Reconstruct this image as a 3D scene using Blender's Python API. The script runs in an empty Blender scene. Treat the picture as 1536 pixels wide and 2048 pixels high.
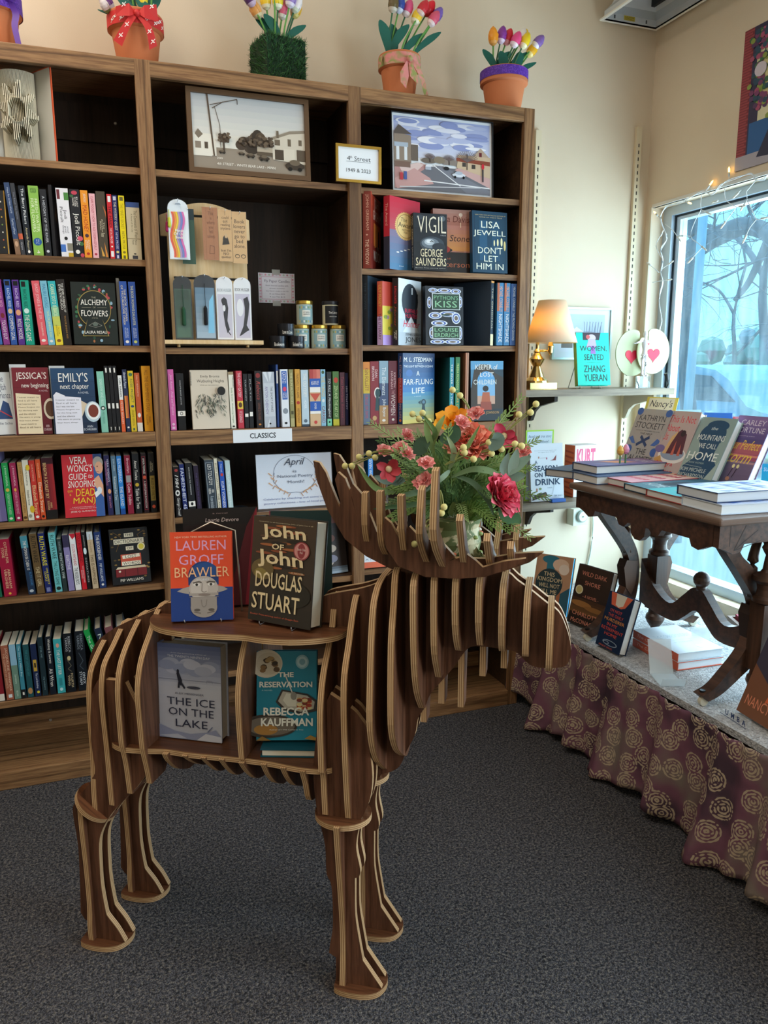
import bpy, math, random
from mathutils import Matrix, Vector
from mathutils.geometry import tessellate_polygon
R=math.radians
random.seed(7)
SC=bpy.context.scene
COL=SC.collection
# ---------------------------------------------------------------- camera, world, lights
CP=Vector((-.78677,-2.42342,1.27811)); YAW,PIT,ROL,FPX=.347962,.186968,-.00334,1524.54
FW=Vector((math.sin(YAW)*math.cos(PIT),math.cos(YAW)*math.cos(PIT),-math.sin(PIT)))
_r=Vector((math.cos(YAW),-math.sin(YAW),0)); _u=_r.cross(FW)
RT=math.cos(ROL)*_r+math.sin(ROL)*_u; UP=-math.sin(ROL)*_r+math.cos(ROL)*_u
cam=bpy.data.cameras.new('camera'); cam.sensor_fit='VERTICAL'; cam.sensor_height=36; cam.lens=FPX*36/2048
cam.clip_start=.02; cam.clip_end=300
co=bpy.data.objects.new('camera',cam); COL.objects.link(co); SC.camera=co
co.matrix_world=Matrix(((RT.x,UP.x,-FW.x,CP.x),(RT.y,UP.y,-FW.y,CP.y),(RT.z,UP.z,-FW.z,CP.z),(0,0,0,1)))
SC.view_settings.view_transform='Standard'; SC.view_settings.look='None'; SC.view_settings.gamma=1
SC.view_settings.exposure=0.12; SC.view_settings.use_curve_mapping=False
W=bpy.data.worlds.new('world'); SC.world=W; W.use_nodes=True
_n=W.node_tree.nodes; _bg=_n['Background']; _bg.inputs[0].default_value=(.36,.77,1,1); _bg.inputs[1].default_value=1.6
def light(kind,name,loc,energy,col,**k):
    l=bpy.data.lights.new(name,kind); l.energy=energy; l.color=col
    for a_,b_ in k.items():
        if a_!='rot': setattr(l,a_,b_)
    o=bpy.data.objects.new(name,l); COL.objects.link(o); o.location=loc
    if 'rot' in k: o.rotation_euler=k['rot']
    return o
light('SUN','sun',(4,0,6),3.2,(1,.95,.85),angle=R(.6),rot=(0,R(13),0))
# shop ceiling lamps (out of view above and behind the photographer)
light('AREA','ceiling_lamp',(-1.2,-.8,3.0),22,(1,.87,.76),shape='RECTANGLE',size=.6,size_y=1.8)
light('AREA','ceiling_lamp',(-1.2,-3.2,3.0),10,(1,.9,.76),shape='RECTANGLE',size=.6,size_y=1.8)
# added area light, as if from unseen shop windows further along the wall
light('AREA','added_shopfront_fill',(1.31,-2.9,1.35),64,(.88,.94,1),shape='RECTANGLE',size=1.9,size_y=1.9,rot=(0,R(90),0))
# daylight through the visible window
light('AREA','window_daylight',(1.62,-.55,1.12),68,(1,.88,.86),shape='RECTANGLE',size=1.45,size_y=1.5,rot=(0,R(90),0))
# ---------------------------------------------------------------- helpers
def proj(P):
    q=Vector(P)-CP; d=q.dot(FW); return (768+FPX*q.dot(RT)/d, 1024-FPX*q.dot(UP)/d)
def ray(x,y): return FW+RT*((x-768)/FPX)-UP*((y-1024)/FPX)
def at(x,y,X=None,Y=None,Z=None):
    d=ray(x,y)
    t=(X-CP.x)/d.x if X is not None else (Y-CP.y)/d.y if Y is not None else (Z-CP.z)/d.z
    return CP+d*t
def bis(fn,lo,hi):
    s=fn(lo)<0
    for _ in range(44):
        m=(lo+hi)/2
        if (fn(m)<0)==s: lo=m
        else: hi=m
    return (lo+hi)/2
def xof(px,Y,Z): return bis(lambda x: proj((x,Y,Z))[0]-px,-2.5,3)
def lin(h):
    h=h.lstrip('#'); o=[]
    for i in (0,2,4):
        c=int(h[i:i+2],16)/255; o.append(c/12.92 if c<=.04045 else ((c+.055)/1.055)**2.4)
    return tuple(o)+(1,)
MT={}
def mat(h,r=.55,metal=0,emit=0,spec=.35,alpha=1,trans=0):
    k=(h,r,metal,emit,spec,alpha,trans)
    if k in MT: return MT[k]
    m=bpy.data.materials.new('paint_'+h.strip('#')); m.use_nodes=True; b=m.node_tree.nodes['Principled BSDF']; I=b.inputs
    I['Base Color'].default_value=lin(h); I['Roughness'].default_value=r; I['Metallic'].default_value=metal
    I['Specular IOR Level'].default_value=spec; I['Transmission Weight'].default_value=trans
    I['Alpha'].default_value=alpha
    if emit: I['Emission Color'].default_value=lin(h); I['Emission Strength'].default_value=emit
    MT[k]=m; return m
def nodes(name,rough=.5,spec=.35):
    m=bpy.data.materials.new(name); m.use_nodes=True; nt=m.node_tree; b=nt.nodes['Principled BSDF']
    b.inputs['Roughness'].default_value=rough; b.inputs['Specular IOR Level'].default_value=spec
    def N(t,**k):
        n=nt.nodes.new('ShaderNode'+t)
        for a_,v in k.items():
            if a_ in n.inputs: n.inputs[a_].default_value=v
            else: setattr(n,a_,v)
        return n
    return m,nt,b,N,nt.links.new
def ramp(N,pts,interp='LINEAR'):
    n=N('ValToRGB'); e=n.color_ramp.elements; n.color_ramp.interpolation=interp
    for i,(p,c) in enumerate(pts):
        q=e[i] if i<2 else e.new(p)
        q.position=p; q.color=lin(c)
    return n
def woodmat(name,ax,c0,c1,c2,fine=90,big=5,rough=.45,bands=True,spec=.3):
    m,nt,b,N,L=nodes(name,rough,spec); tc=N('TexCoord'); mp=N('Mapping'); L(tc.outputs['Object'],mp.inputs['Vector'])
    s=[1,1,1]; s[ax]=.06; mp.inputs['Scale'].default_value=s
    n1=N('TexNoise',Scale=fine,Detail=5.0,Roughness=.6); L(mp.outputs[0],n1.inputs['Vector'])
    w=N('TexNoise',Scale=big,Detail=1.0,Roughness=.4); L(mp.outputs[0],w.inputs['Vector'])
    mu=N('Math',operation='MULTIPLY'); L(w.outputs['Fac'],mu.inputs[0]); mu.inputs[1].default_value=26 if bands else 9
    fr=N('Math',operation='PINGPONG'); L(mu.outputs[0],fr.inputs[0]); fr.inputs[1].default_value=1
    pw=N('Math',operation='POWER'); L(fr.outputs[0],pw.inputs[0]); pw.inputs[1].default_value=4.5 if bands else 2.5
    r1=ramp(N,[(.36,c0),(.62,c1)]); L(n1.outputs['Fac'],r1.inputs['Fac'])
    mx=N('MixRGB',Color2=lin(c2)); L(r1.outputs[0],mx.inputs['Color1'])
    k=N('Math',operation='MULTIPLY'); L(pw.outputs[0],k.inputs[0]); k.inputs[1].default_value=.75 if bands else .5
    L(k.outputs[0],mx.inputs['Fac']); L(mx.outputs[0],b.inputs['Base Color'])
    bp=N('Bump',Strength=.12,Distance=.002); L(n1.outputs['Fac'],bp.inputs['Height']); L(bp.outputs[0],b.inputs['Normal'])
    return m
OAKX=woodmat('oak_grain_level',0,'#785539','#9c7650','#442d1b',fine=170)
OAKZ=woodmat('oak_grain_upright',2,'#765338','#99734e','#442d1b',fine=170)
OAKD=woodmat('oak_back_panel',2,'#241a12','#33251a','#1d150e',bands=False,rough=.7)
GREY=woodmat('weathered_shelf_wood',0,'#7d705f','#9a8c78','#5d5042',bands=False)
WALY=woodmat('walnut_veneer_upright',1,'#4d3020','#6e4935','#2a180e',fine=120,big=9,rough=.38,bands=False)
WALX=woodmat('walnut_veneer_level',0,'#4f301e','#6b432b','#321d11',fine=120,big=9,rough=.36,bands=False)
TABW=woodmat('carved_table_wood',2,'#3b271d','#5a3d2d','#22150f',fine=60,big=8,rough=.4,bands=False,spec=.45)
def plymat():
    m,nt,b,N,L=nodes('plywood_edge',.6,.25); tc=N('TexCoord'); sp=N('SeparateXYZ'); L(tc.outputs['Object'],sp.inputs[0])
    no=N('TexNoise',Scale=45.0,Detail=3.0); L(tc.outputs['Object'],no.inputs['Vector'])
    mu=N('Math',operation='MULTIPLY_ADD'); L(sp.outputs['Z'],mu.inputs[0]); mu.inputs[1].default_value=500; mu.inputs[2].default_value=20.5
    pp=N('Math',operation='PINGPONG'); L(mu.outputs[0],pp.inputs[0]); pp.inputs[1].default_value=1
    rp=ramp(N,[(.25,'#dbbb91'),(.62,'#84603f')]); L(pp.outputs[0],rp.inputs['Fac'])
    mx=N('MixRGB',Color2=lin('#b58d60')); L(rp.outputs[0],mx.inputs['Color1'])
    k=N('Math',operation='MULTIPLY'); L(no.outputs['Fac'],k.inputs[0]); k.inputs[1].default_value=.7; L(k.outputs[0],mx.inputs['Fac'])
    L(mx.outputs[0],b.inputs['Base Color']); return m
PLY=plymat()
def V3(p): return Vector(p)
class MB:
    """collects faces of ONE mesh"""
    def __init__(s): s.v=[];s.f=[];s.mi=[];s.sm=[];s.m=[]
    def mid(s,m):
        if m not in s.m: s.m.append(m)
        return s.m.index(m)
    def add(s,vs,fs,m,sm=False):
        o=len(s.v); s.v+= [tuple(p) for p in vs]; i=s.mid(m)
        for f in fs: s.f.append([o+k for k in f]); s.mi.append(i); s.sm.append(sm)
    def poly(s,pts,m): s.add(pts,[range(len(pts))],m)
    def box(s,x0,x1,y0,y1,z0,z1,m):
        v=[(x,y,z) for z in (z0,z1) for y in (y0,y1) for x in (x0,x1)]
        s.add(v,[(0,2,3,1),(4,5,7,6),(0,1,5,4),(2,6,7,3),(0,4,6,2),(1,3,7,5)],m); return s
    def prism(s,p2,fr,t,mf,ms):
        """outline p2 in the plane of fr (Matrix), thickness t centred"""
        n=len(p2); a_=sum(p2[i][0]*p2[(i+1)%n][1]-p2[(i+1)%n][0]*p2[i][1] for i in range(n))
        if a_<0: p2=p2[::-1]
        lo=[fr@Vector((x,y,-t/2)) for x,y in p2]; hi=[fr@Vector((x,y,t/2)) for x,y in p2]
        tr=tessellate_polygon([[Vector((x,y,0)) for x,y in p2]])
        def cc(q):
            A,B,D=[p2[i] for i in q]; return q if (B[0]-A[0])*(D[1]-A[1])-(B[1]-A[1])*(D[0]-A[0])>0 else q[::-1]
        tr=[cc(tuple(q)) for q in tr]
        s.add(hi,tr,mf); s.add(lo,[q[::-1] for q in tr],mf)
        s.add(lo+hi,[(i,(i+1)%n,n+(i+1)%n,n+i) for i in range(n)],ms); return s
    def tube(s,pts,r,m,n=8,caps=True):
        pts=[Vector(p) for p in pts]; rs=r if isinstance(r,(list,tuple)) else [r]*len(pts); vs=[];fs=[]
        up=Vector((0,0,1))
        for i,p in enumerate(pts):
            d=(pts[min(i+1,len(pts)-1)]-pts[max(i-1,0)]).normalized()
            a_=d.cross(up)
            if a_.length<.05: a_=d.cross(Vector((1,0,0)))
            a_.normalize(); b_=d.cross(a_).normalized()
            for k in range(n):
                t=2*math.pi*k/n; vs.append(p+(a_*math.cos(t)+b_*math.sin(t))*rs[i])
        for i in range(len(pts)-1):
            for k in range(n):
                q=(k+1)%n; fs.append((i*n+k,i*n+q,(i+1)*n+q,(i+1)*n+k))
        s.add(vs,fs,m,True)
        if caps and n>2:
            L_=len(s.v)-len(vs); s.f.append([L_+k for k in range(n)][::-1]); s.mi.append(s.mid(m)); s.sm.append(False)
            s.f.append([L_+(len(pts)-1)*n+k for k in range(n)]); s.mi.append(s.mid(m)); s.sm.append(False)
        return s
    def lathe(s,prof,c,m,n=20,ax='z',sx=1,sy=1):
        """prof [(r,h)..]; m one material or one per segment"""
        c=Vector(c); vs=[]
        for r,h in prof:
            for k in range(n):
                t=2*math.pi*k/n; q=(r*math.cos(t)*sx,r*math.sin(t)*sy,h)
                if ax=='x': q=(q[2],q[0],q[1])
                if ax=='y': q=(q[0],-q[2],q[1])
                vs.append(c+Vector(q))
        for i in range(len(prof)-1):
            mm=m[i] if isinstance(m,list) else m
            o=vs[i*n:(i+2)*n]; s.add(o,[(k,(k+1)%n,n+(k+1)%n,n+k) for k in range(n)],mm,True)
        m0=m[0] if isinstance(m,list) else m; m1=m[-1] if isinstance(m,list) else m
        if prof[0][0]>1e-4: s.add(vs[:n],[list(range(n))[::-1]],m0)
        if prof[-1][0]>1e-4: s.add(vs[-n:],[list(range(n))],m1)
        return s
    def ball(s,c,r,m,n=10,k=6,sz=1):
        return s.lathe([(max(1e-5,r*math.sin(math.pi*i/k)),-r*sz*math.cos(math.pi*i/k)) for i in range(k+1)],c,m,n)
    def build(s,name,parent=None,M=None,label=None):
        me=bpy.data.meshes.new(name); me.from_pydata(s.v,[],s.f)
        for m in s.m: me.materials.append(m)
        me.polygons.foreach_set('material_index',s.mi); me.polygons.foreach_set('use_smooth',s.sm); me.update()
        o=bpy.data.objects.new(name,me); COL.objects.link(o)
        if parent: o.parent=parent
        if M is not None: o.matrix_basis=M
        if label: o['label']=label
        return o
def tag(o,label,cat,group=None,kind=None):
    o['label']=label; o['category']=cat
    if group: o['group']=group
    if kind: o['kind']=kind
    return o
def thing(name,label,cat,M=None,group=None):
    o=bpy.data.objects.new(name,None); COL.objects.link(o); o.empty_display_size=.05
    if M is not None: o.matrix_basis=M
    return tag(o,label,cat,group)
def struct(name,mb,label=None):
    o=mb.build(name); o['kind']='structure'
    if label: o['label']=label
    return o
def T(x,y,z): return Matrix.Translation((x,y,z))
def RX(a): return Matrix.Rotation(R(a),4,'X')
def RY(a): return Matrix.Rotation(R(a),4,'Y')
def RZ(a): return Matrix.Rotation(R(a),4,'Z')
def frame(o,ux,uy):
    ux=Vector(ux).normalized(); uy=Vector(uy).normalized(); n=ux.cross(uy)
    return Matrix(((ux.x,uy.x,n.x,o[0]),(ux.y,uy.y,n.y,o[1]),(ux.z,uy.z,n.z,o[2]),(0,0,0,1)))
def smooth(pts,k=4,closed=False):
    n=len(pts); out=[]
    for i in range(n if closed else n-1):
        g=(lambda j: pts[j%n]) if closed else (lambda j: pts[max(0,min(n-1,j))])
        p0,p1,p2,p3=g(i-1),g(i),g(i+1),g(i+2)
        for j in range(k):
            t=j/k; out.append(tuple(.5*((2*b)+(c-a_)*t+(2*a_-5*b+4*c-d)*t*t+(3*b-a_-3*c+d)*t**3) for a_,b,c,d in zip(p0,p1,p2,p3)))
    if not closed: out.append(tuple(pts[-1]))
    return out
def ellipse(cx,cy,rx,ry,n=28): return [(cx+rx*math.cos(2*math.pi*i/n),cy+ry*math.sin(2*math.pi*i/n)) for i in range(n)]
TXC={}
def textpoly(s,sh=0,bold=0):
    k=(s,sh,bold)
    if k in TXC: return TXC[k]
    cu=bpy.data.curves.new('lettering','FONT'); cu.body=s; cu.resolution_u=2; cu.shear=sh; cu.offset=bold; cu.align_x='CENTER'; cu.space_line=.9
    ob=bpy.data.objects.new('lettering',cu); me=bpy.data.meshes.new_from_object(ob)
    v=[p.co.copy() for p in me.vertices]; f=[tuple(p.vertices) for p in me.polygons]
    bpy.data.objects.remove(ob); bpy.data.meshes.remove(me); bpy.data.curves.remove(cu)
    if v:
        x0=min(p.x for p in v);x1=max(p.x for p in v);y0=min(p.y for p in v);y1=max(p.y for p in v)
        v=[((p.x-x0)/max(1e-6,x1-x0),(p.y-y0)/max(1e-6,y1-y0)) for p in v]
    TXC[k]=(v,f); return TXC[k]
class Art:
    """flat printed shapes on a rectangle: x,y run 0..1 over w by h"""
    def __init__(s,mb,o,ux,uy,w,h,r=.45,eps=.00007):
        s.mb=mb;s.o=Vector(o);s.ux=Vector(ux)*w;s.uy=Vector(uy)*h;s.n=Vector(ux).cross(Vector(uy)).normalized();s.l=1;s.e=eps;s.r=r
    def P(s,x,y): return s.o+s.ux*x+s.uy*y+s.n*(s.e*s.l)
    def c(s,c): return mat(c,s.r) if isinstance(c,str) else c
    def poly(s,pts,c):
        s.l+=1; tr=tessellate_polygon([[Vector((x,y,0)) for x,y in pts]])
        def cc(q):
            A,B,D=[pts[i] for i in q]; return q if (B[0]-A[0])*(D[1]-A[1])-(B[1]-A[1])*(D[0]-A[0])>0 else q[::-1]
        s.mb.add([s.P(x,y) for x,y in pts],[cc(tuple(q)) for q in tr],s.c(c))
    def rect(s,x0,y0,x1,y1,c): s.poly([(x0,y0),(x1,y0),(x1,y1),(x0,y1)],c)
    def ell(s,cx,cy,rx,ry,c,n=20): s.poly(ellipse(cx,cy,rx,ry,n),c)
    def line(s,pts,w,c):
        a_=s.uy.length/s.ux.length
        for (x0,y0),(x1,y1) in zip(pts,pts[1:]):
            dx,dy=x1-x0,(y1-y0)*a_; L_=math.hypot(dx,dy) or 1e-6; nx,ny=-dy/L_*w/2,dx/L_*w/2/a_
            s.poly([(x0-nx,y0-ny),(x1-nx,y1-ny),(x1+nx,y1+ny),(x0+nx,y0+ny)],c); s.l-=.5
    def text(s,t,x0,y0,x1,y1,c,sh=0,bold=0):
        s.l+=1; v,f=textpoly(t,sh,bold)
        s.mb.add([s.P(x0+(x1-x0)*x,y0+(y1-y0)*y) for x,y in v],f,s.c(c))
    def run(s,items):
        for it in items:
            k=it[0]
            if k=='t': s.text(*it[1:6],it[6],*(it[7:]))
            elif k=='r': s.rect(*it[1:])
            elif k=='e': s.ell(*it[1:])
            elif k=='p': s.poly(*it[1:])
            elif k=='l': s.line(*it[1:])
            elif k=='g':          # printed colour blend, bottom to top, in bands
                _,x0,y0,x1,y1,ca,cb,n=it; A=[int(ca[i:i+2],16) for i in (1,3,5)];B=[int(cb[i:i+2],16) for i in (1,3,5)]
                for i in range(n):
                    h='#%02x%02x%02x'%tuple(round(a_+(b_-a_)*i/max(1,n-1)) for a_,b_ in zip(A,B))
                    s.rect(x0,y0+(y1-y0)*i/n,x1,y0+(y1-y0)*(i+1)/n,h); s.l-=1
                s.l+=1
def book(name,label,t,w,h,cov,M,spine=(),cover=(),hard=False,pages='#e6decb',group=None,back='',r=.42,spinecol=None,cat='book'):
    """spine faces -Y, front cover +X, origin at the foot of the spine"""
    root=thing(name,label,cat,M,group); b=.0022 if hard else .0006; ov=.003 if hard else 0
    m=mat(cov,r); ms=mat(spinecol,r) if spinecol else m; mb=MB()
    mb.box(-t/2,-t/2+b,0,w,0,h,mat(back,r) if back else m); mb.box(t/2-b,t/2,0,w,0,h,m); mb.box(-t/2,t/2,-b,0,0,h,ms)
    if spine: Art(mb,(-t/2,-b,h),(0,0,-1),(1,0,0),h,t,r).run(spine)
    if cover: Art(mb,(t/2,-b,0),(0,1,0),(0,0,1),w+b,h,r).run(cover)
    mb.build('cover',root)
    MB().box(-t/2+b,t/2-b,.0005,w-ov-.0006,ov+.0004,h-ov-.0004,mat(pages,.8,spec=.1)).build('page_block',root)
    return root
# ---------------------------------------------------------------- the setting
def carpetmat(name,ca,cb,cc,sc):
    m,nt,b,N,L=nodes(name,.95,.05); tc=N('TexCoord')
    v=N('TexVoronoi',Scale=sc); L(tc.outputs['Object'],v.inputs['Vector'])
    n=N('TexNoise',Scale=sc*.45,Detail=2.0); L(tc.outputs['Object'],n.inputs['Vector'])
    r=ramp(N,[(.33,ca),(.5,cb),(.68,cc)]); L(n.outputs['Fac'],r.inputs['Fac'])
    r2=ramp(N,[(.1,'#ffffff'),(.75,'#555555')]); L(v.outputs['Distance'],r2.inputs['Fac'])
    mx=N('MixRGB',blend_type='MULTIPLY'); mx.inputs[0].default_value=.4 if 'platform' in name else .8; L(r.outputs[0],mx.inputs[1]); L(r2.outputs[0],mx.inputs[2])
    L(mx.outputs[0],b.inputs['Base Color'])
    bp=N('Bump',Strength=.6,Distance=.004); bp.invert=True; L(v.outputs['Distance'],bp.inputs['Height']); L(bp.outputs[0],b.inputs['Normal']); return m
CARPET=carpetmat('floor_carpet','#43454a','#67656a','#8c867f',340)
CARPET2=carpetmat('platform_carpet','#adadad','#c4c4c4','#d6d6d6',190)
def wallmat():
    m,nt,b,N,L=nodes('wall_paint',.6,.2); tc=N('TexCoord'); n=N('TexNoise',Scale=2.2,Detail=4.0); L(tc.outputs['Object'],n.inputs['Vector'])
    r=ramp(N,[(.3,'#d8c6ac'),(.7,'#e0d0b8')]); L(n.outputs['Fac'],r.inputs['Fac']); L(r.outputs[0],b.inputs['Base Color'])
    n2=N('TexNoise',Scale=300.0); L(tc.outputs['Object'],n2.inputs['Vector']); bp=N('Bump',Strength=.08,Distance=.002); L(n2.outputs['Fac'],bp.inputs['Height']); L(bp.outputs[0],b.inputs['Normal']); return m
WALL=wallmat()
XW,YW=1.337,.29
struct('floor',MB().box(-3.6,XW,-5,YW,-.1,0,CARPET))
struct('wall_back',MB().box(-3.6,XW+.1,YW,YW+.1,-.1,3.1,WALL))
w=MB(); WZ0,WZ1,WY0,WY1=.41,1.906,-1.36,.25
w.box(XW,XW+.1,WY1,YW,0,3.1,WALL); w.box(XW,XW+.1,WY0,WY1,WZ1,3.1,WALL); w.box(XW,XW+.1,WY0,WY1,0,WZ0,WALL); w.box(XW,XW+.1,-1.9,WY0,0,3.1,WALL)
w.box(XW,XW+.1,-5,-1.9,2.4,3.1,WALL); w.box(XW,XW+.1,-5,-3.95,0,2.4,WALL); w.box(XW,XW+.1,-3.95,-1.9,0,.36,WALL)
struct('wall_right',w)
struct('wall_left',MB().box(-3.7,-3.6,-5,YW,-.1,3.1,WALL)); struct('wall_front',MB().box(-3.6,XW,-5.1,-5,-.1,3.1,WALL))
struct('ceiling',MB().box(-3.7,XW+.1,-5.1,YW+.1,3.1,3.2,mat('#e9e4d8')))
# window: aluminium frame and pane
FR=mat('#b9cad8',.35,.3); DK=mat('#1b2730',.5)
w=MB(); X0,X1=XW+.075,XW+.10
w.box(X0-.02,X1+.02,.2,WY1,WZ0,WZ1,FR); w.box(X0-.02,X1+.02,WY0,WY0+.05,WZ0,WZ1,FR); w.box(X0-.02,X1+.02,WY0+.05,.2,1.872,WZ1,FR); w.box(X0-.02,X1+.02,WY0+.05,.2,WZ0,WZ0+.04,FR)
w.box(X0-.004,X1,.193,.2,WZ0+.04,1.872,DK); w.box(X0-.004,X1,WY0+.05,.193,1.865,1.872,DK)
w.box(X0,X1+.01,.172,.193,WZ0+.04,1.865,FR); w.box(X0,X1+.01,WY0+.05,.172,1.853,1.865,FR)
w.box(XW-.004,XW+.012,WY0,WY1,WZ1,WZ1+.012,mat('#d8d6cf'))
wn=struct('window_1',w)
m,nt,b,N,L=nodes('window_glass'); out=nt.nodes['Material Output']; nt.nodes.remove(b)
tr=N('BsdfTransparent'); tr.inputs[0].default_value=(.74,.92,1,1); tl=N('BsdfTranslucent'); tl.inputs[0].default_value=(.6,.86,1,1)
gl=N('BsdfGlossy'); gl.inputs['Roughness'].default_value=.05; m1=N('MixShader'); m2=N('MixShader'); m2.inputs[0].default_value=.05
tc=N('TexCoord'); mp=N('Mapping'); mp.inputs['Scale'].default_value=(1,14,2); L(tc.outputs['Object'],mp.inputs[0]); n=N('TexNoise',Scale=2.5,Detail=6.0); L(mp.outputs[0],n.inputs['Vector'])
r=ramp(N,[(.3,'#161616'),(.8,'#3a3a3a')]); L(n.outputs['Fac'],r.inputs['Fac']); L(r.outputs[0],m1.inputs[0]); L(tr.outputs[0],m1.inputs[1]); L(tl.outputs[0],m1.inputs[2])
L(m1.outputs[0],m2.inputs[1]); L(gl.outputs[0],m2.inputs[2]); L(m2.outputs[0],out.inputs[0])
MB().box(X0+.012,X0+.016,WY0+.05,.172,WZ0+.04,1.853,m).build('pane',wn)
struct('trim_1',MB().box(XW-.006,XW,.25,.262,0.36,1.91,mat('#cfc2ab')))
# ---------------------------------------------------------------- outside
struct('ground',MB().box(XW+.1,70,-45,45,-.3,-.15,mat('#9aa09c',.9)))
g=MB().box(15,20,-30,40,-.15,-.13,mat('#8fae62',.9)); tag(g.build('lawn_strip'),'strip of pale green grass across the street','grass',kind='stuff')
BK=mat('#4a5a68',.9)
def tree(name,label,base,trunk,r0,limbs,grp,seed,twig=40):
    rr=random.Random(seed); o=thing(name,label,'tree',T(*base),grp); B=Vector(base)
    tk=MB(); tp=[Vector(p)-B for p in trunk]; tk.tube(smooth(tp,3),[r0*(1-.5*i/(3*len(tp)-3)) for i in range(3*len(tp)-2)],BK,9); tk.build('trunk',o)
    lb=MB()
    def grow(p,d,r,L_,k):
        q=[Vector(p)]; n=4
        for i in range(n):
            d=(d+Vector((rr.uniform(-.25,.25),rr.uniform(-.25,.25),rr.uniform(-.15,.25)))).normalized(); q.append(q[-1]+d*L_/n)
        lb.tube(q,[r*(1-.55*i/n) for i in range(n+1)],BK,4 if k else 6,False)
        if k<3:
            for i in range(4 if k else 5):
                a_=q[1+i%4]; dd=(d+Vector((rr.uniform(-1,1),rr.uniform(-1,1),rr.uniform(-.6,.8)))*.9).normalized(); grow(a_,dd,r*.5,L_*.62,k+1)
    for pts,r in limbs:
        pp=smooth([Vector(p)-B for p in pts],4); lb.tube(pp,[r*(1-.5*i/len(pp)) for i in range(len(pp))],BK,9)
        for i in range(2,len(pp),2): grow(Vector(pp[i]),(Vector((rr.uniform(-1,1),rr.uniform(-1,1),rr.uniform(-.9,.9)))).normalized(),min(.018,r*.16),1.3,1)
    lb.build('branches',o)
def A6(x,y,X=6.5): return tuple(at(x,y,X=X))
tree('street_tree','bare tree with one thick arching limb close outside the window',tuple(at(1378,1000,X=6.5).xy)+(-.15,),[tuple(at(1378,1000,X=6.5).xy)+(-.15,),A6(1378,860),A6(1372,690),A6(1376,560),A6(1386,470),A6(1380,380)],.12,
  [([A6(1384,500),A6(1412,482),A6(1440,470),A6(1490,452),A6(1540,470),A6(1600,540)],.15),([A6(1380,440),A6(1420,400),A6(1470,360)],.06),([A6(1540,470),A6(1500,560),A6(1470,600)],.05)],None,3)
for i,(x,X,h,sd) in enumerate([(1520,13,.13,5),(1462,22,.1,6)]):
    b0=at(x,800,X=X); b0.z=-.15; tp=[b0,b0+Vector((.1,.1,1.8)),b0+Vector((0,.2,3.4)),b0+Vector((.2,0,5.2))]
    tree('street_tree',['bare tree with a straight trunk standing behind the parked car','bare distant tree left of the straight trunk, across the street'][i],tuple(b0),[tuple(p) for p in tp],h,[([tuple(tp[2]),tuple(tp[2]+Vector((.3,1.2,1))),tuple(tp[2]+Vector((.2,2.4,1.5)))],h*.6),([tuple(tp[1]),tuple(tp[1]+Vector((.3,-1.2,1.3))),tuple(tp[1]+Vector((.2,-2,2.2)))],h*.6),([tuple(tp[3]),tuple(tp[3]+Vector((0,.5,1.5)))],h*.5)],None,sd)
hb=MB(); rr=random.Random(2)
for i in range(420):
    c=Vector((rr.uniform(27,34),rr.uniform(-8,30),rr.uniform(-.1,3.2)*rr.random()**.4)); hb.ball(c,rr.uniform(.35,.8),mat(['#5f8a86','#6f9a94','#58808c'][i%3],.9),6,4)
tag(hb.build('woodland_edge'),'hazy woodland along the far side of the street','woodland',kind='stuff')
cb=at(1425,842,X=8.2); cb.z=-.15; cr=thing('parked_car','pale blue car parked at the kerb beyond the window','car',T(*cb)@RZ(90)); CB=mat('#7fa3bb',.25,.3); GB=mat('#2c4a5c',.1)
sd=smooth([(-2.1,.35),(-2.15,.75),(-1.5,.9),(-.9,1.38),(.6,1.42),(1.3,.98),(2.05,.85),(2.15,.5),(2.1,.3)],3)
MB().prism(sd,frame((0,0,0),(1,0,0),(0,0,1)),1.7,CB,CB).build('body',cr)
for s in (-1,1):
    MB().prism([(-1.3,.95),(-.82,1.3),(-.2,1.34),(-.2,.95)],frame((0,s*.86,0),(1,0,0),(0,0,1)),.02,GB,GB).build('side_window',cr); MB().prism([(-.1,.95),(-.1,1.34),(.55,1.34),(1.05,.98)],frame((0,s*.86,0),(1,0,0),(0,0,1)),.02,GB,GB).build('side_window',cr)
    for x in (-1.35,1.35): MB().lathe([(.32,-.1),(.32,.1)],(x,s*.8,.32),mat('#222629'),18,'y').build('wheel',cr)
pb=at(1371,850,X=3.6); pb.z=-.15; pt=at(1408,415,X=3.6)
tag(MB().tube([(0,0,0),tuple(Vector((0,pt.y-pb.y,pt.z-pb.z))*1.6)],.035,mat('#9db7cc',.4,.4),10).build('pole_reflection',M=T(*pb)),'slim pale leaning tube outside the window, standing in for a reflection','pole')  # solid tube put in for a pale reflection in the window
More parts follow.
